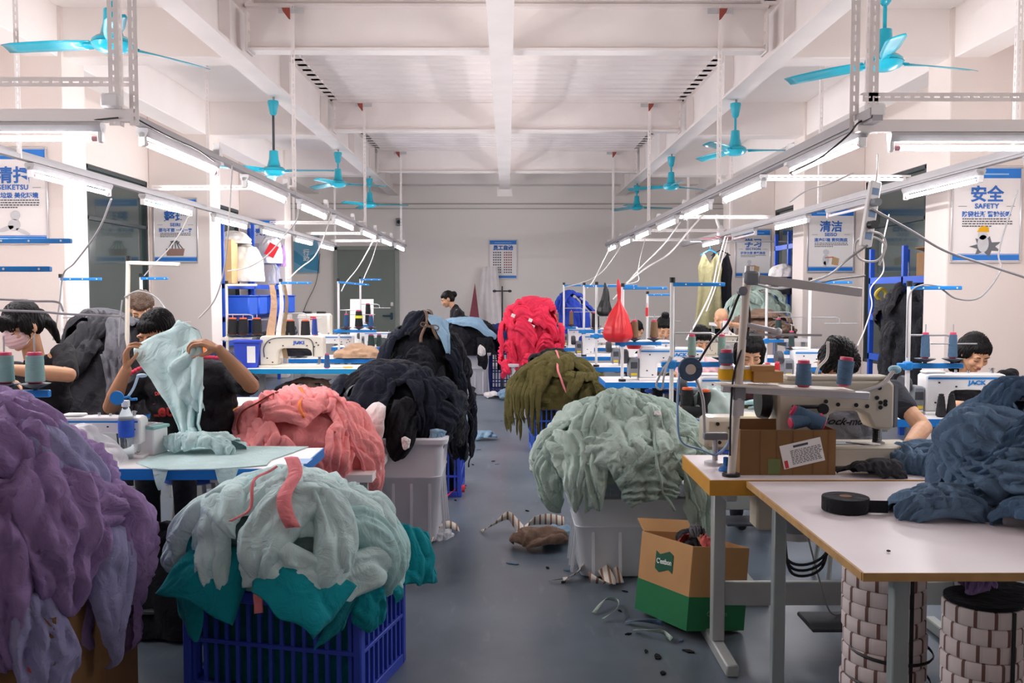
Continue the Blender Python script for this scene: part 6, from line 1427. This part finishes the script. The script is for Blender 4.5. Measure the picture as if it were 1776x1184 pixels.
# ================================================================ hanging bags
def hung_bag(px, pt, pb, wpx, Y, m, label, knot=.34):
    a = at(px, pt, Y); b = at(px, pb, Y); H = a.z-b.z; w = wpx*Y/FPX/2; prof = [(0,.0),(.08,.014),(.16,.016),(knot,.012),(knot+.05,.022),(.55,.6*w),(.75,.92*w),(.88,w),(.95,.92*w),(1,.6*w)]
    n = 32; R_ = []
    for q in np.linspace(0, 1, 34):
        r = float(np.interp(q, [p_[0] for p_ in prof], [max(.006, p_[1]) for p_ in prof])); row = []
        for k in range(n):
            an = 2*PI*k/n; rr = r*(1+.14*math.sin(an*7+q*3)*(1-q*.6)+.06*math.sin(an*3+2)); row.append((rr*math.cos(an)+.008*math.sin(q*6), rr*.8*math.sin(an), -q*H))
        R_.append(row)
    mb = MB(); mb.grid(np.array(R_), closed=True); mb.add(R_[-1], [tuple(range(n))])
    return tag(mb.build('plastic_bag', m, None, a, angle=180), label, 'bag')
M_redbag = mat('red_bag_film', (230,48,56), .3, var=.08, scale=12, bump=.5, bscale=10, alpha=.88)
hung_bag(1072, 484, 593, 50, 7.40, M_redbag, 'knotted red plastic bag hanging from a thread stand')
o = MB().box((0,0,0), (.13,.09,.07), bev=.006).build('lunch_box', mat('purple_print', (96,60,110), .5, var=.4, scale=18), None, at(1070, 572, 7.40)); tag(o, 'purple carton inside the red plastic bag', 'box')
hung_bag(1049, 490, 548, 26, 8.9, mat('black_bag_film', (26,30,32), .35, var=.1, bump=.5, bscale=14), 'black plastic bag hanging from a thread stand', .12)
o = MB().tube([(0,0,.05),(0,0,0)], .003, 5).box((0,0,-.05),(.03,.02,.1), bev=.004).build('hang_tag', M_red, None, at(1122, 533, 10.57)); tag(o, 'small red tag hanging on a thread stand', 'tag')
# ================================================================ power strip and loose cables
a = at(1518, 318, 4.62); b = at(1500, 425, 4.55)
t = thing('power_strip', 'white power strip hanging with plugs under the near right lamp rail', 'power strip', (a+b)/2, (0, R(8.5), R(8))); H = (a-b).length
MB().box((0,0,0), (.058,.035,H), bev=.006).build('body', M_white, t)
for k in range(5): MB().box((0,-.018,H*(.34-.17*k)), (.034,.003,.034)).build('socket', mat('socket_blue_grey', (130,160,196), .5), t)
for k in (1, 3): MB().cyl((0,-.018,H*(.34-.17*k)), (0,-.06,H*(.34-.17*k)), .02, n=12).build('plug', M_grey if k == 1 else M_black, t)
def cable(pts, m, label, r=.004, group=None):
    P = spline([at(*p_) for p_ in pts]); o_ = P[0].copy()
    return tag(MB().tube([p_-o_ for p_ in P], r, 6).build('cable', m, None, o_), label, 'cable', group)
cable([(1522,268,4.75),(1521,300,4.65),(1519,320,4.62)], M_cable_w, 'white cable holding up the power strip')
cable([(1512,362,4.55),(1580,400,4.7),(1640,435,4.9),(1720,462,5.1),(1790,485,5.3)], M_cable_g, 'thick grey cable running right from the power strip', .007)
cable([(1508,400,4.55),(1530,408,4.6),(1536,430,4.6),(1520,452,4.6),(1490,448,4.6),(1485,420,4.6),(1510,410,4.6),(1535,425,4.6),(1525,460,4.6)], M_cable_w, 'white cable coiled round the power strip', .006)
cable([(1505,425,4.55),(1470,450,4.6),(1440,475,4.5),(1400,490,4.3),(1350,500,3.9),(1310,492,3.62)], M_cable_g, 'grey cable from the power strip to the leaning stand', .006)
cable([(1542,372,5.3),(1530,430,5.2),(1532,470,5.2),(1510,500,5.1),(1512,530,5.0),(1500,570,4.8),(1487,600,4.6)], M_cable_w, 'thin white cable zigzagging down behind the power strip', .0035)
cable([(1765,330,5.6),(1745,390,5.6),(1732,440,5.5),(1735,470,5.4),(1700,515,5.4),(1660,518,5.35),(1632,500,5.32)], M_cable_g, 'grey cable drooping from the outer rail to the far right stand', .005)
cable([(1635,497,5.32),(1600,494,5.3),(1578,510,5.3),(1574,560,5.3),(1573,620,5.3)], M_cable_g, 'grey cable along the far right stand pole', .005)
cable([(1293,495,3.6),(1280,515,3.6),(1262,560,3.6),(1235,590,3.65),(1213,625,3.7)], M_cable_k, 'black cable from the leaning stand to the ribbon reel', .005)
cable([(1300,484,3.6),(1330,480,3.6),(1400,492,3.7),(1450,484,3.9),(1500,478,4.3)], M_cable_k, 'dark cable over the top beam of the leaning stand', .005)
cable([(1292,500,3.6),(1300,560,3.6),(1275,640,3.58),(1268,700,3.58),(1266,790,3.58)], M_cable_k, 'black cable taped along the leaning pole', .004)
cable([(1436,592,3.9),(1434,620,3.9),(1418,640,3.85),(1416,668,3.8),(1440,682,3.75)], M_cable_w, 'white flexible cable in front of the bent head', .006)
cable([(1165,500,5.3),(1168,560,5.3),(1168,612,5.3),(1150,640,5.25),(1138,668,5.2),(1148,674,5.2),(1152,650,5.2),(1162,618,5.25)], M_cable_g, 'grey cable looped on the stand left of the bobbed girl', .006)
cable([(1258,410,9.2),(1245,455,8.2),(1235,500,7.2),(1215,545,6.2),(1190,590,5.6)], M_cable_w, 'white cable slanting down from the outer right rail', .006)
cable([(1262,412,9.2),(1250,460,8.3),(1240,500,7.4),(1225,540,6.6)], M_cable_w, 'second white cable beside the slanting one', .005)
cable([(1220,372,8.3),(1195,400,8.2),(1160,440,8.0),(1120,465,8.0),(1085,492,7.6)], M_cable_w, 'white cable from the right aisle-side rail to the red bag stand', .008)
cable([(1180,385,9.8),(1150,425,9.6),(1110,465,9.4),(1080,500,9.2),(1062,520,9.0)], M_cable_w, 'white cable from the right rail toward the black bag', .007)
cable([(1085,412,12.0),(1065,445,12.0),(1040,475,11.5),(1010,490,11.8),(982,497,12.2)], M_cable_w, 'white cable from the right rail to the farthest right stand', .007)
cable([(1060,425,13.0),(1045,455,12.4),(1030,485,11.0),(1018,500,10.6)], M_cable_w, 'white cable joining the bundle before the end wall', .007)
cable([(1125,393,11.95),(1112,440,11.6),(1106,470,11),(1100,490,10.6),(1012,496,10.5)], M_cable_w, 'thin white cable hanging from the right rail', .005)
cable([(403,282,6.2),(400,330,6.3),(396,400,6.5),(388,470,6.8),(372,520,7.2),(345,552,7.4)], M_cable_w, 'white cable curving down from the left aisle-side rail', .006)
cable([(518,345,8.4),(515,380,8.4),(500,400,8.6),(480,425,8.8),(455,450,8.9),(425,465,9.0),(395,470,9.1)], M_cable_w, 'white cable from the second left tube to the cream stand', .006)
cable([(575,368,9.8),(562,410,9.8),(545,445,9.6),(520,465,9.3),(500,484,9.1)], M_cable_w, 'white cable slanting before the pale blue poster', .007)
cable([(555,440,19.37),(548,490,19.37),(530,530,19.37),(515,580,19.37)], M_cable_k, 'thin black cable on the end wall left of the door', .006)
cable([(650,412,13.0),(635,440,12.4),(620,465,11.5),(600,490,10.5),(592,505,10.3)], M_cable_w, 'white cable from the left rail to the stand behind the cream machine', .007)
cable([(655,418,13.4),(645,450,13.2),(632,480,12.8),(627,495,12.5)], M_cable_w, 'white cable from the left rail to the stand nearest the door', .007)
cable([(193,345,5.5),(170,400,5.8),(130,455,6.6),(110,475,7.2),(104,520,7.28),(98,560,7.28),(92,590,7.28)], M_cable_g, 'dark cable running down from the outer left rail to the pier stand', .006)
cable([(327,376,7.0),(312,405,7.2),(290,435,7.4),(270,455,7.5),(250,478,7.6)], M_cable_w, 'thin white cable across the poster with tools', .005)
cable([(216,515,5.45),(240,505,5.45),(270,515,5.45),(290,540,5.4),(300,550,5.4)], M_cable_g, 'grey guide cable arching from the cream stand', .005)
cable([(212,520,5.44),(208,560,5.44),(206,600,5.44),(208,650,5.44)], M_cable_g, 'grey cable down the cream stand', .005)
cable([(-82,519,3.88),(0,519,3.9),(60,522,3.9),(100,524,3.9),(110,540,3.9)], M_galv, 'bent steel guide rod above the masked worker', .005)
cable([(-82,536,3.88),(62,540,3.9),(110,544,3.9),(180,547,3.9),(210,548,4.0)], M_galv, 'straight steel guide rod above the masked worker', .005)
cable([(1480,300,4.7),(1440,318,4.7),(1400,330,5.0),(1370,350,5.3)], M_cable_w, 'white wire along the near right tube housing', .004)
cable([(1540,215,4.8),(1515,206,4.75),(1490,212,4.7),(1470,235,4.7),(1420,275,5.0),(1370,300,5.6)], M_cable_k, 'black wire arching over the near right post', .005)
cable([(0,206,4.6),(100,210,4.6),(160,208,4.58),(205,204,4.56)], M_cable_k, 'black wire along the near left crosswise rail', .004)
cable([(235,205,4.6),(290,235,4.8),(340,258,5.2),(372,280,5.6)], M_cable_k, 'black wire along the near left tube housing', .004)
# pink clip fan on the rail
t = thing('clip_fan', 'small pink and white fan hanging on the outer right rail', 'fan', at(1250, 410, 13.9)); t.scale = (1.25,)*3; MB().ell((0,0,.05), (.05,.04,.09)).build('body', M_white, t); MB().tube([(-.02,0,.12),(-.05,0,.2),(-.04,0,.26)], .02, 8).build('neck', M_white, t)
for a_ in (.2, 2.3, 4.3):
    b_ = MB().ell((.16,0,0), (.15,.012,.055), None, 16, 8).build('blade', mat('pink_blade', (240,170,180), .4), t, (0,-.06,-.02), (R(78), 0, a_))
# ================================================================ shelving
def rack(x0, x1, y0, y1, levels, h, label, ny=3):
    t = thing('shelf_rack', label, 'shelf', ((x0+x1)/2, (y0+y1)/2, 0)); w = x1-x0; d = y1-y0
    for i in range(ny):
        for sx in (-1, 1): MB().box((sx*(w/2-.025), -d/2+.025+(d-.05)*i/(ny-1), h/2), (.05,.05,h), bev=.003).build('upright', M_rackblue, t)
    for z in levels:
        MB().box((0,0,z), (w-.02,d-.02,.02)).build('shelf_board', M_rackblue, t)
        for sx in (-1, 1): MB().box((sx*(w/2-.015),0,z-.02), (.03,d,.07)).build('beam', M_rackblue, t)
    return t
rack(-4.5, -3.96, 12.95, 16.1, (.25, .8, 1.15, 1.62), 2.62, 'tall blue steel shelving with bags before the left pier')
rack(4.15, 4.6, 8.8, 10.6, (.3, .8, 1.25, 1.66), 2.0, 'blue steel shelving before the dark window at right')
rack(4.1, 4.6, 12.85, 14.2, (.4, 1.0, 1.62, 2.2), 2.4, 'blue steel shelving before the far right window')
M_sack = mat('white_sack', (228,226,218), .7, var=.06, bump=.5, bscale=8)
def sack(px, py, Y, rx, ry, rz, m, label, seed):
    c = at(px, py, Y); p_ = Pile(c.x, c.y, c.z-rz*.4, rx, ry, rz*1.4, seed, .1, crum=.06); o_ = p_.core('sack', m, label, 1.12, 30, 50, A=.015, shrink=1); del o_['kind']; o_['category'] = 'sack'; return o_
sack(424, 462, 13.7, .30, .3, .36, M_sack, 'big white sack on the blue shelving', 301)
sack(405, 412, 13.6, .26, .3, .12, M_sack, 'flat white sack on top of the big one', 302)
bag_ = sack(468, 437, 15.0, .22, .25, .30, mat('white_film', (222,222,226), .35, bump=.6, bscale=9), 'white plastic bag with red print on the upper shelf', 303)
MB().box((.1,-.27,.2), (.16,.01,.2), (0,.5,0)).build('red_print', M_red, bag_)
sack(476, 478, 15.6, .12, .12, .22, M_bag, 'clear bag hanging at the shelf edge', 304)
sack(490, 448, 15.3, .07, .1, .22, cloth('lilac_film', (170,130,190)), 'lilac bag at the end of the upper shelf', 305)
o = MB().box((0,0,.3), (.12,.3,.62)).build('plank', mat('pale_wood', (220,180,124), .6, var=.1), None, at(400, 475, 13.3)); o.location.z = 1.65; tag(o, 'pale wooden board on end beside the big sack', 'board')
for k, (px, py, Y) in enumerate(((418, 512, 13.4), (436, 512, 14.0), (470, 505, 14.8), (487, 500, 15.2))):
    t = thing('parts_bin', '%s blue plastic bin from the left on the middle shelf' % ORD[k].capitalize(), 'bin', (xat(px, Y)-.02, Y, 1.165), 0, 'blue bins on the shelf'); bm_ = mat('bright_blue_bin', (44,96,210), .4)
    MB().box((0,0,.15), (.4,.46,.28), bev=.02).build('body', bm_, t); MB().box((0,0,.295), (.43,.49,.02), bev=.006).build('rim', bm_, t)
# things on right shelving
o = MB().lathe([(.03,0),(.035,.01),(.035,.14),(.015,.18),(.015,.22)], 14).build('bottle', M_pet, None, (4.25, xat(0,1)*0+9.85, 1.672)); tag(o, 'small bottle with blue label on the right shelving', 'bottle')
tag(MB().box((0,0,.12), (.34,.4,.24)).box((-.1,0,.26),(.2,.38,.01),(0,.3,0)).build('cardboard_carton', M_carton_d, None, (4.38, 9.3, 1.672)), 'open dark cardboard carton on the right shelving', 'box')
p = Pile(4.30, 9.6, .95, .36, .70, .66, 121, .15); p.core('garment_heap', C_black, 'tall black garment heap before the dark window at right', 1.5, 44, 90); p.cover(10, C_black, 'black garment hanging before the dark window at right', 'black garments by the right window', 121, (.2, 1.2), (.4,.6), (.2,.3), thick=.04, A=.02, mats=[C_black, C_dgrey, C_black])
tag(MB().tube(spline([(0,0,0),(-.05,-.01,.06),(.0,-.02,.12),(.06,-.01,.08),(.05,0,-.05),(.07,0,-.2)]), .02, 6).build('yellow_strap', mat('mustard_strap', (190,170,60), .7), None, at(1526, 520, 10.2)), 'mustard yellow strap hanging on the right shelving', 'strap')
for k in range(2): sack(1356, (470, 500)[k], 13.5, .2, .26, .12, [C_white, C_dgrey, C_white, C_grey][k], 'folded cloth pile on the far right shelving, %s one' % ORD[k], 320+k)
# garments hanging from the outer right rail
def hung_garment(px, Y, ztop, h, ws, m, label, hm, hlabel, name):
    c = Vector((RXB+.02, Y, ztop)); c.x = xat(px, Y); P = np.zeros((34, 36, 3))
    for i in range(34):
        q = i/33
        for j in range(36):
            a_ = 2*PI*j/36; w = np.interp(q, [0,.08,.2,.35,.6,1], [ws*.6,ws*.75,ws,ws*.92,ws,ws*1.25]); dip = .2*(1-abs(math.cos(a_)))*max(0, 1-q*5)
            P[i, j] = (w*math.cos(a_), .06*math.sin(a_)+.016*math.sin(a_*6+q*3), -q*h-dip)
    tag(MB().grid(P, closed=True).build(name, m, None, c, angle=180), label, 'garment')
    t = thing('clothes_hanger', hlabel, 'hanger', c); MB().tube([(-ws*.8,0,-.05),(0,0,.04),(ws*.8,0,-.05)], .01, 6).tube(spline([(0,0,.04),(0,0,.10),(.03,0,.14),(.0,0,.17)]), .006, 6).build('hanger_body', hm, t)
hung_garment(1231, 15.15, 2.17, 1.25, .2, C_khaki, 'khaki sleeveless dress hanging before the end wall at right', M_blue, 'blue plastic hanger carrying the khaki dress', 'khaki_dress')
hung_garment(1249, 15.25, 2.17, 1.5, .2, C_black, 'long black coat hanging behind the khaki dress', M_black, 'black hanger carrying the long coat', 'black_coat')
tag(MB().cyl((3.0, 15.2, 2.345), (4.7, 15.2, 2.345), .012, n=8).build('clothes_rail', M_galv), 'thin steel clothes rail beside the third right pier', 'rail')
# ================================================================ end of the aisle
t = thing('plastic_sheet', 'white plastic sheet leaning against the end wall', 'sheet', (xat(842, 19.0), 19.0, 0)); P = np.zeros((16, 14, 3))
for i in range(16):
    q = i/15
    for j in range(14): u = j/13-.5; P[i, j] = (u*(.85-.55*q)+.1*q, .3*(q)-.04*math.sin(u*14+q*4)-.1, 2.05*q)
MB().grid(P).build('sheet', mat('white_sheet', (226,222,222), .4, bump=.3, bscale=5), t, angle=180)
tag(MB().prism([(-.17,0),(.16,0),(.02,1.15)], -.02, .02).build('maroon_cloth', cloth('maroon_cloth', (132,72,84)), None, (xat(822, 18.7), 18.7, .55)), 'maroon cloth triangle leaning beside the white sheet', 'cloth')
crate(xat(822, 18.7), 18.7, .5, .34, .54, 0, 'blue crate under the maroon cloth by the end wall', M_crate, 4)
t = thing('clothes_stand', 'thin black stand with crossbar behind the coral red heap', 'stand', (xat(871, 13.4), 13.4, 0)); MB().cyl((0,0,0),(0,0,1.53), .012, n=8).build('pole', M_black, t); MB().box((0,0,1.53),(.22,.03,.02)).ell((-.11,0,1.53),(.03,.02,.02)).ell((.11,0,1.53),(.03,.02,.02)).cyl((0,0,1.53),(0,0,1.6),.012,n=8).build('crossbar', M_black, t); MB().lathe([(.16,0),(.16,.02),(.02,.03)], 16).build('base', M_black, t)
# ================================================================ left tables, small things
t = thing('parts_box', 'blue plastic box with a white label beside the cream machine', 'box', (xat(428, 8.9), 8.95, ZTOP)); MB().prism([(-.11,0),(.09,0),(.12,.26),(-.13,.26)], -.07, .07).build('body', M_crate, t); MB().box((-.005,0,.255),(.28,.17,.03), bev=.006).build('rim', M_crate, t); MB().box((.04,-.073,.13),(.08,.003,.16)).build('label', M_paper, t)
t = thing('scissors', 'yellow-handled scissors lying on the teal-edged table', 'scissors', (xat(594, 8.85), 8.85, ZTOP)); MB().tube(spline([(0,0,.008),(.05,.02,.008),(.09,0,.008),(.05,-.02,.008),(0,0,.008)],5), .006, 6).build('handles', M_yellow, t); MB().box((-.06,0,.006),(.12,.014,.005)).build('blades', M_chrome, t)
tag(MB().box((0,0,.32), (.32,.02,.64), (R(-10),0,R(4))).build('paper_board', M_paper, None, (xat(627, 12.75), 12.75, ZTOP)), 'white paper board standing before the tall door', 'board')
t = thing('control_unit', 'cream machine head with two black rollers before the end wall', 'sewing machine', (xat(546, 14.55), 14.55, ZTOP)); MB().box((0,0,.2),(.5,.3,.4), bev=.03).build('body', M_cream, t)
for s in (-1,1): MB().box((s*.11,-.05,.41),(.13,.12,.05), bev=.01).build('roller', M_black, t)
MB().box((0,-.152,.33),(.09,.005,.05)).build('badge', M_red, t)
for k, (m_, w_) in enumerate(((C_tan, .10), (C_white, .06), (cloth('kraft_strip', (150,128,100)), .05))):
    P = np.zeros((14, 3, 3)); x0 = (-.08, 0, .05)[k]
    for i in range(14):
        for j in range(3): P[i, j] = (x0+(j-1)*w_*.5*(.5+.5*i/13)+.02*math.sin(i*.5), -.03-.012*k, 1.02-i*.055+.72*0)
    o = MB().grid(P).build('cloth_strip', m_, None, (xat(487, 9.05), 9.05, ZTOP-.22), angle=180); tag(o, ('wide tan', 'narrow white', 'dark kraft')[k]+' cloth strip hanging on the stand above the cream machine', 'strip')
o = MB().lathe([(.05,0),(.06,.02),(.055,.05),(.0,.055)], 16).build('red_dome', M_red, None, (xat(1103, 7.5), 7.6, ZTOP+.262)); tag(o, 'red plastic bowl on top of a machine in the third row', 'dome')  # red dome-shaped piece sitting on the machine
t = thing('red_stool', 'red plastic stool under the third right-hand table', 'stool', (.98, 7.72, 0)); MB().box((0,0,.44),(.28,.28,.03), bev=.01).build('seat', M_red, t)
for sx in (-1,1):
    for sy in (-1,1): MB().box((sx*.11, sy*.11, .21), (.035,.035,.42)).build('leg', M_red, t)
p = Pile(1.22, 5.42, .782, .17, .16, .20, 330, .15, crum=.1); o = p.core('plastic_bag', mat('sage_bag', (186,206,200), .3, bump=.6, bscale=12, alpha=.8), 'clear bag of sage pieces on the blue-edged table', 1.0, 30, 50, shrink=1); del o['kind']; o['category'] = 'bag'
# ================================================================ scraps on the floor
def ribbon(pts, w, m, label, z=.012, tw=.5, cat='ribbon', name='tape_scrap'):
    P = spline([Vector((onz(px, py, 0).x, onz(px, py, 0).y, z+zz)) for px, py, zz in pts], 6); A_ = []
    for i, p_ in enumerate(P):
        d_ = (P[min(i+1, len(P)-1)]-P[max(i-1, 0)]).normalized(); s_ = d_.cross(Vector((0,0,1))); s_ = (s_*math.cos(tw*i*.25)+Vector((0,0,1))*abs(math.sin(tw*i*.25))).normalized(); q = p_+Vector((0,0,w/2*abs(math.sin(tw*i*.25)))); A_.append([q-s_*w/2, q+s_*w/2])
    A_ = np.array(A_); A_[...,2] = np.maximum(A_[...,2], .003); c_ = A_.reshape(-1,3).mean(0); c_[2] = 0
    o_ = MB().grid(A_-c_).build(name, m, None, tuple(c_), angle=180); o_.modifiers.new('thickness', 'SOLIDIFY').thickness = .002; return tag(o_, label, cat)
M_rib = bpy.data.materials.new('striped_ribbon'); M_rib.use_nodes = True; nt = M_rib.node_tree; pr = nt.nodes['Principled BSDF']; tc = nt.nodes.new('ShaderNodeTexCoord'); wv = nt.nodes.new('ShaderNodeTexWave'); wv.inputs['Scale'].default_value = 9; nt.links.new(tc.outputs['Object'], wv.inputs['Vector']); cr = nt.nodes.new('ShaderNodeValToRGB'); e = cr.color_ramp.elements; e[0].position = .72; e[0].color = srgb(232,226,216); e[1].position = .8; e[1].color = srgb(150,112,86); nt.links.new(wv.outputs['Fac'], cr.inputs['Fac']); nt.links.new(cr.outputs['Color'], pr.inputs['Base Color']); pr.inputs['Roughness'].default_value = .8
ribbon([(976,1008,0),(1000,1006,.01),(1020,994,.03),(1040,1000,.03),(1058,1018,.01),(1045,1022,.01),(1022,1015,.0)], .06, M_rib, 'white and brown striped tape loop in front of the white bin')
ribbon([(1074,1014,0),(1064,1004,.02),(1045,992,.03),(1022,992,.02)], .05, M_rib, 'second loop of striped tape in front of the white bin')
ribbon([(835,924,0),(855,922,.02),(880,915,.04),(895,922,.02),(910,930,0)], .055, M_rib, 'crumpled striped tape in the aisle, left piece')
ribbon([(895,934,0),(915,920,.01),(945,918,.02),(978,918,.01)], .07, M_rib, 'striped tape touching the white bin, right piece')
ribbon([(738,950,0),(755,934,.02),(775,928,.03),(795,924,0)], .05, M_rib, 'striped tape by the tall grey bin')
ribbon([(765,868,0),(785,862,.01),(806,856,0)], .06, mat('red_scrap', (214,52,62), .7), 'red cloth strip beside the blue crate')
def rag(px, py, w, d_, m, label, seed, hh=.04):
    c_ = onz(px, py, 0); p_ = Pile(c_.x, c_.y, .004, w, d_, hh, seed, .2, crum=.25)
    o_ = p_.garment(0.0, 0, w*2.0, d_*2.0, 0.3, m, label, None, seed, lift=.0, thick=hh*.3, nf=2.5, A=hh*.3, cat='cloth', name='rag'); zs = min(v.co.z for v in o_.data.vertices); o_.location.z = max(o_.location.z, -zs+.004); return o_
rag(938, 950, .17, .13, C_brown, 'dark brown rag on the floor left of the white bin', 401, .06); rag(968, 940, .09, .10, C_paleblue, 'pale blue rag between the brown rag and the white bin', 402, .06)
rag(768, 935, .07, .08, M_bag, 'clear film scrap by the tall grey bin', 403, .03); rag(840, 762, .12, .10, C_paleblue, 'pale blue film on the floor below the tall black heap', 404, .05)
rag(880, 692, .14, .16, C_paleblue, 'pale blue film on the floor at the far end of the aisle', 405, .08); rag(855, 690, .12, .1, C_white, 'white scrap on the floor beside the far grey bin', 406, .05)
ribbon([(1030,1066,0),(1050,1052,.02),(1072,1050,.0),(1068,1072,.02),(1046,1078,0)], .02, C_sage, 'sage tape curled on the floor near the drinks carton'); ribbon([(1085,1082,0),(1120,1088,.01),(1150,1090,.0)], .03, C_denim, 'blue tape on the floor before the drinks carton')
ribbon([(1100,1096,0),(1130,1108,.02),(1150,1104,.0),(1165,1116,0)], .02, C_sage, 'sage threads on the floor before the drinks carton'); ribbon([(952,1010,0),(965,1009,0),(976,1008,0)], .008, C_sage, 'thin green thread beside the striped loop')
rnd = random.Random(5)
for k in range(26):
    px, py = [(862,805),(820,806),(802,822),(914,886),(889,978),(977,1010),(1084,1026),(800,846),(808,842),(1012,838),(855,800),(790,868),(1180,1112),(1195,1130),(1150,1168),(1120,1130),(985,990),(1040,970),(905,700),(888,712),(870,730),(950,985),(1090,1100),(1140,1140),(830,780),(1075,1060)][k]
    c_ = onz(px, py, 0); w = rnd.uniform(.015,.035); poly = [(w*math.cos(a_)*rnd.uniform(.5,1.2), w*.45*math.sin(a_)*rnd.uniform(.5,1.2)) for a_ in np.linspace(0, 2*PI, 9)[:-1]]
    tag(MB().plate(poly, .001, .006).build('floor_scrap', C_black if k % 4 else C_denim, None, c_, rnd.uniform(0, 3)), 'tiny dark cloth scrap on the aisle floor', 'scrap', 'tiny scraps on the floor')
# speaker and switch on the end wall
t = thing('wall_camera', 'small grey camera box high on the end wall beside the left rail', 'camera', at(692, 385, 19.34)); MB().box((0,0,0),(.12,.08,.16), bev=.01).build('body', M_grey, t); MB().ell((0,-.06,0),(.04,.04,.04)).build('lens', M_black, t)
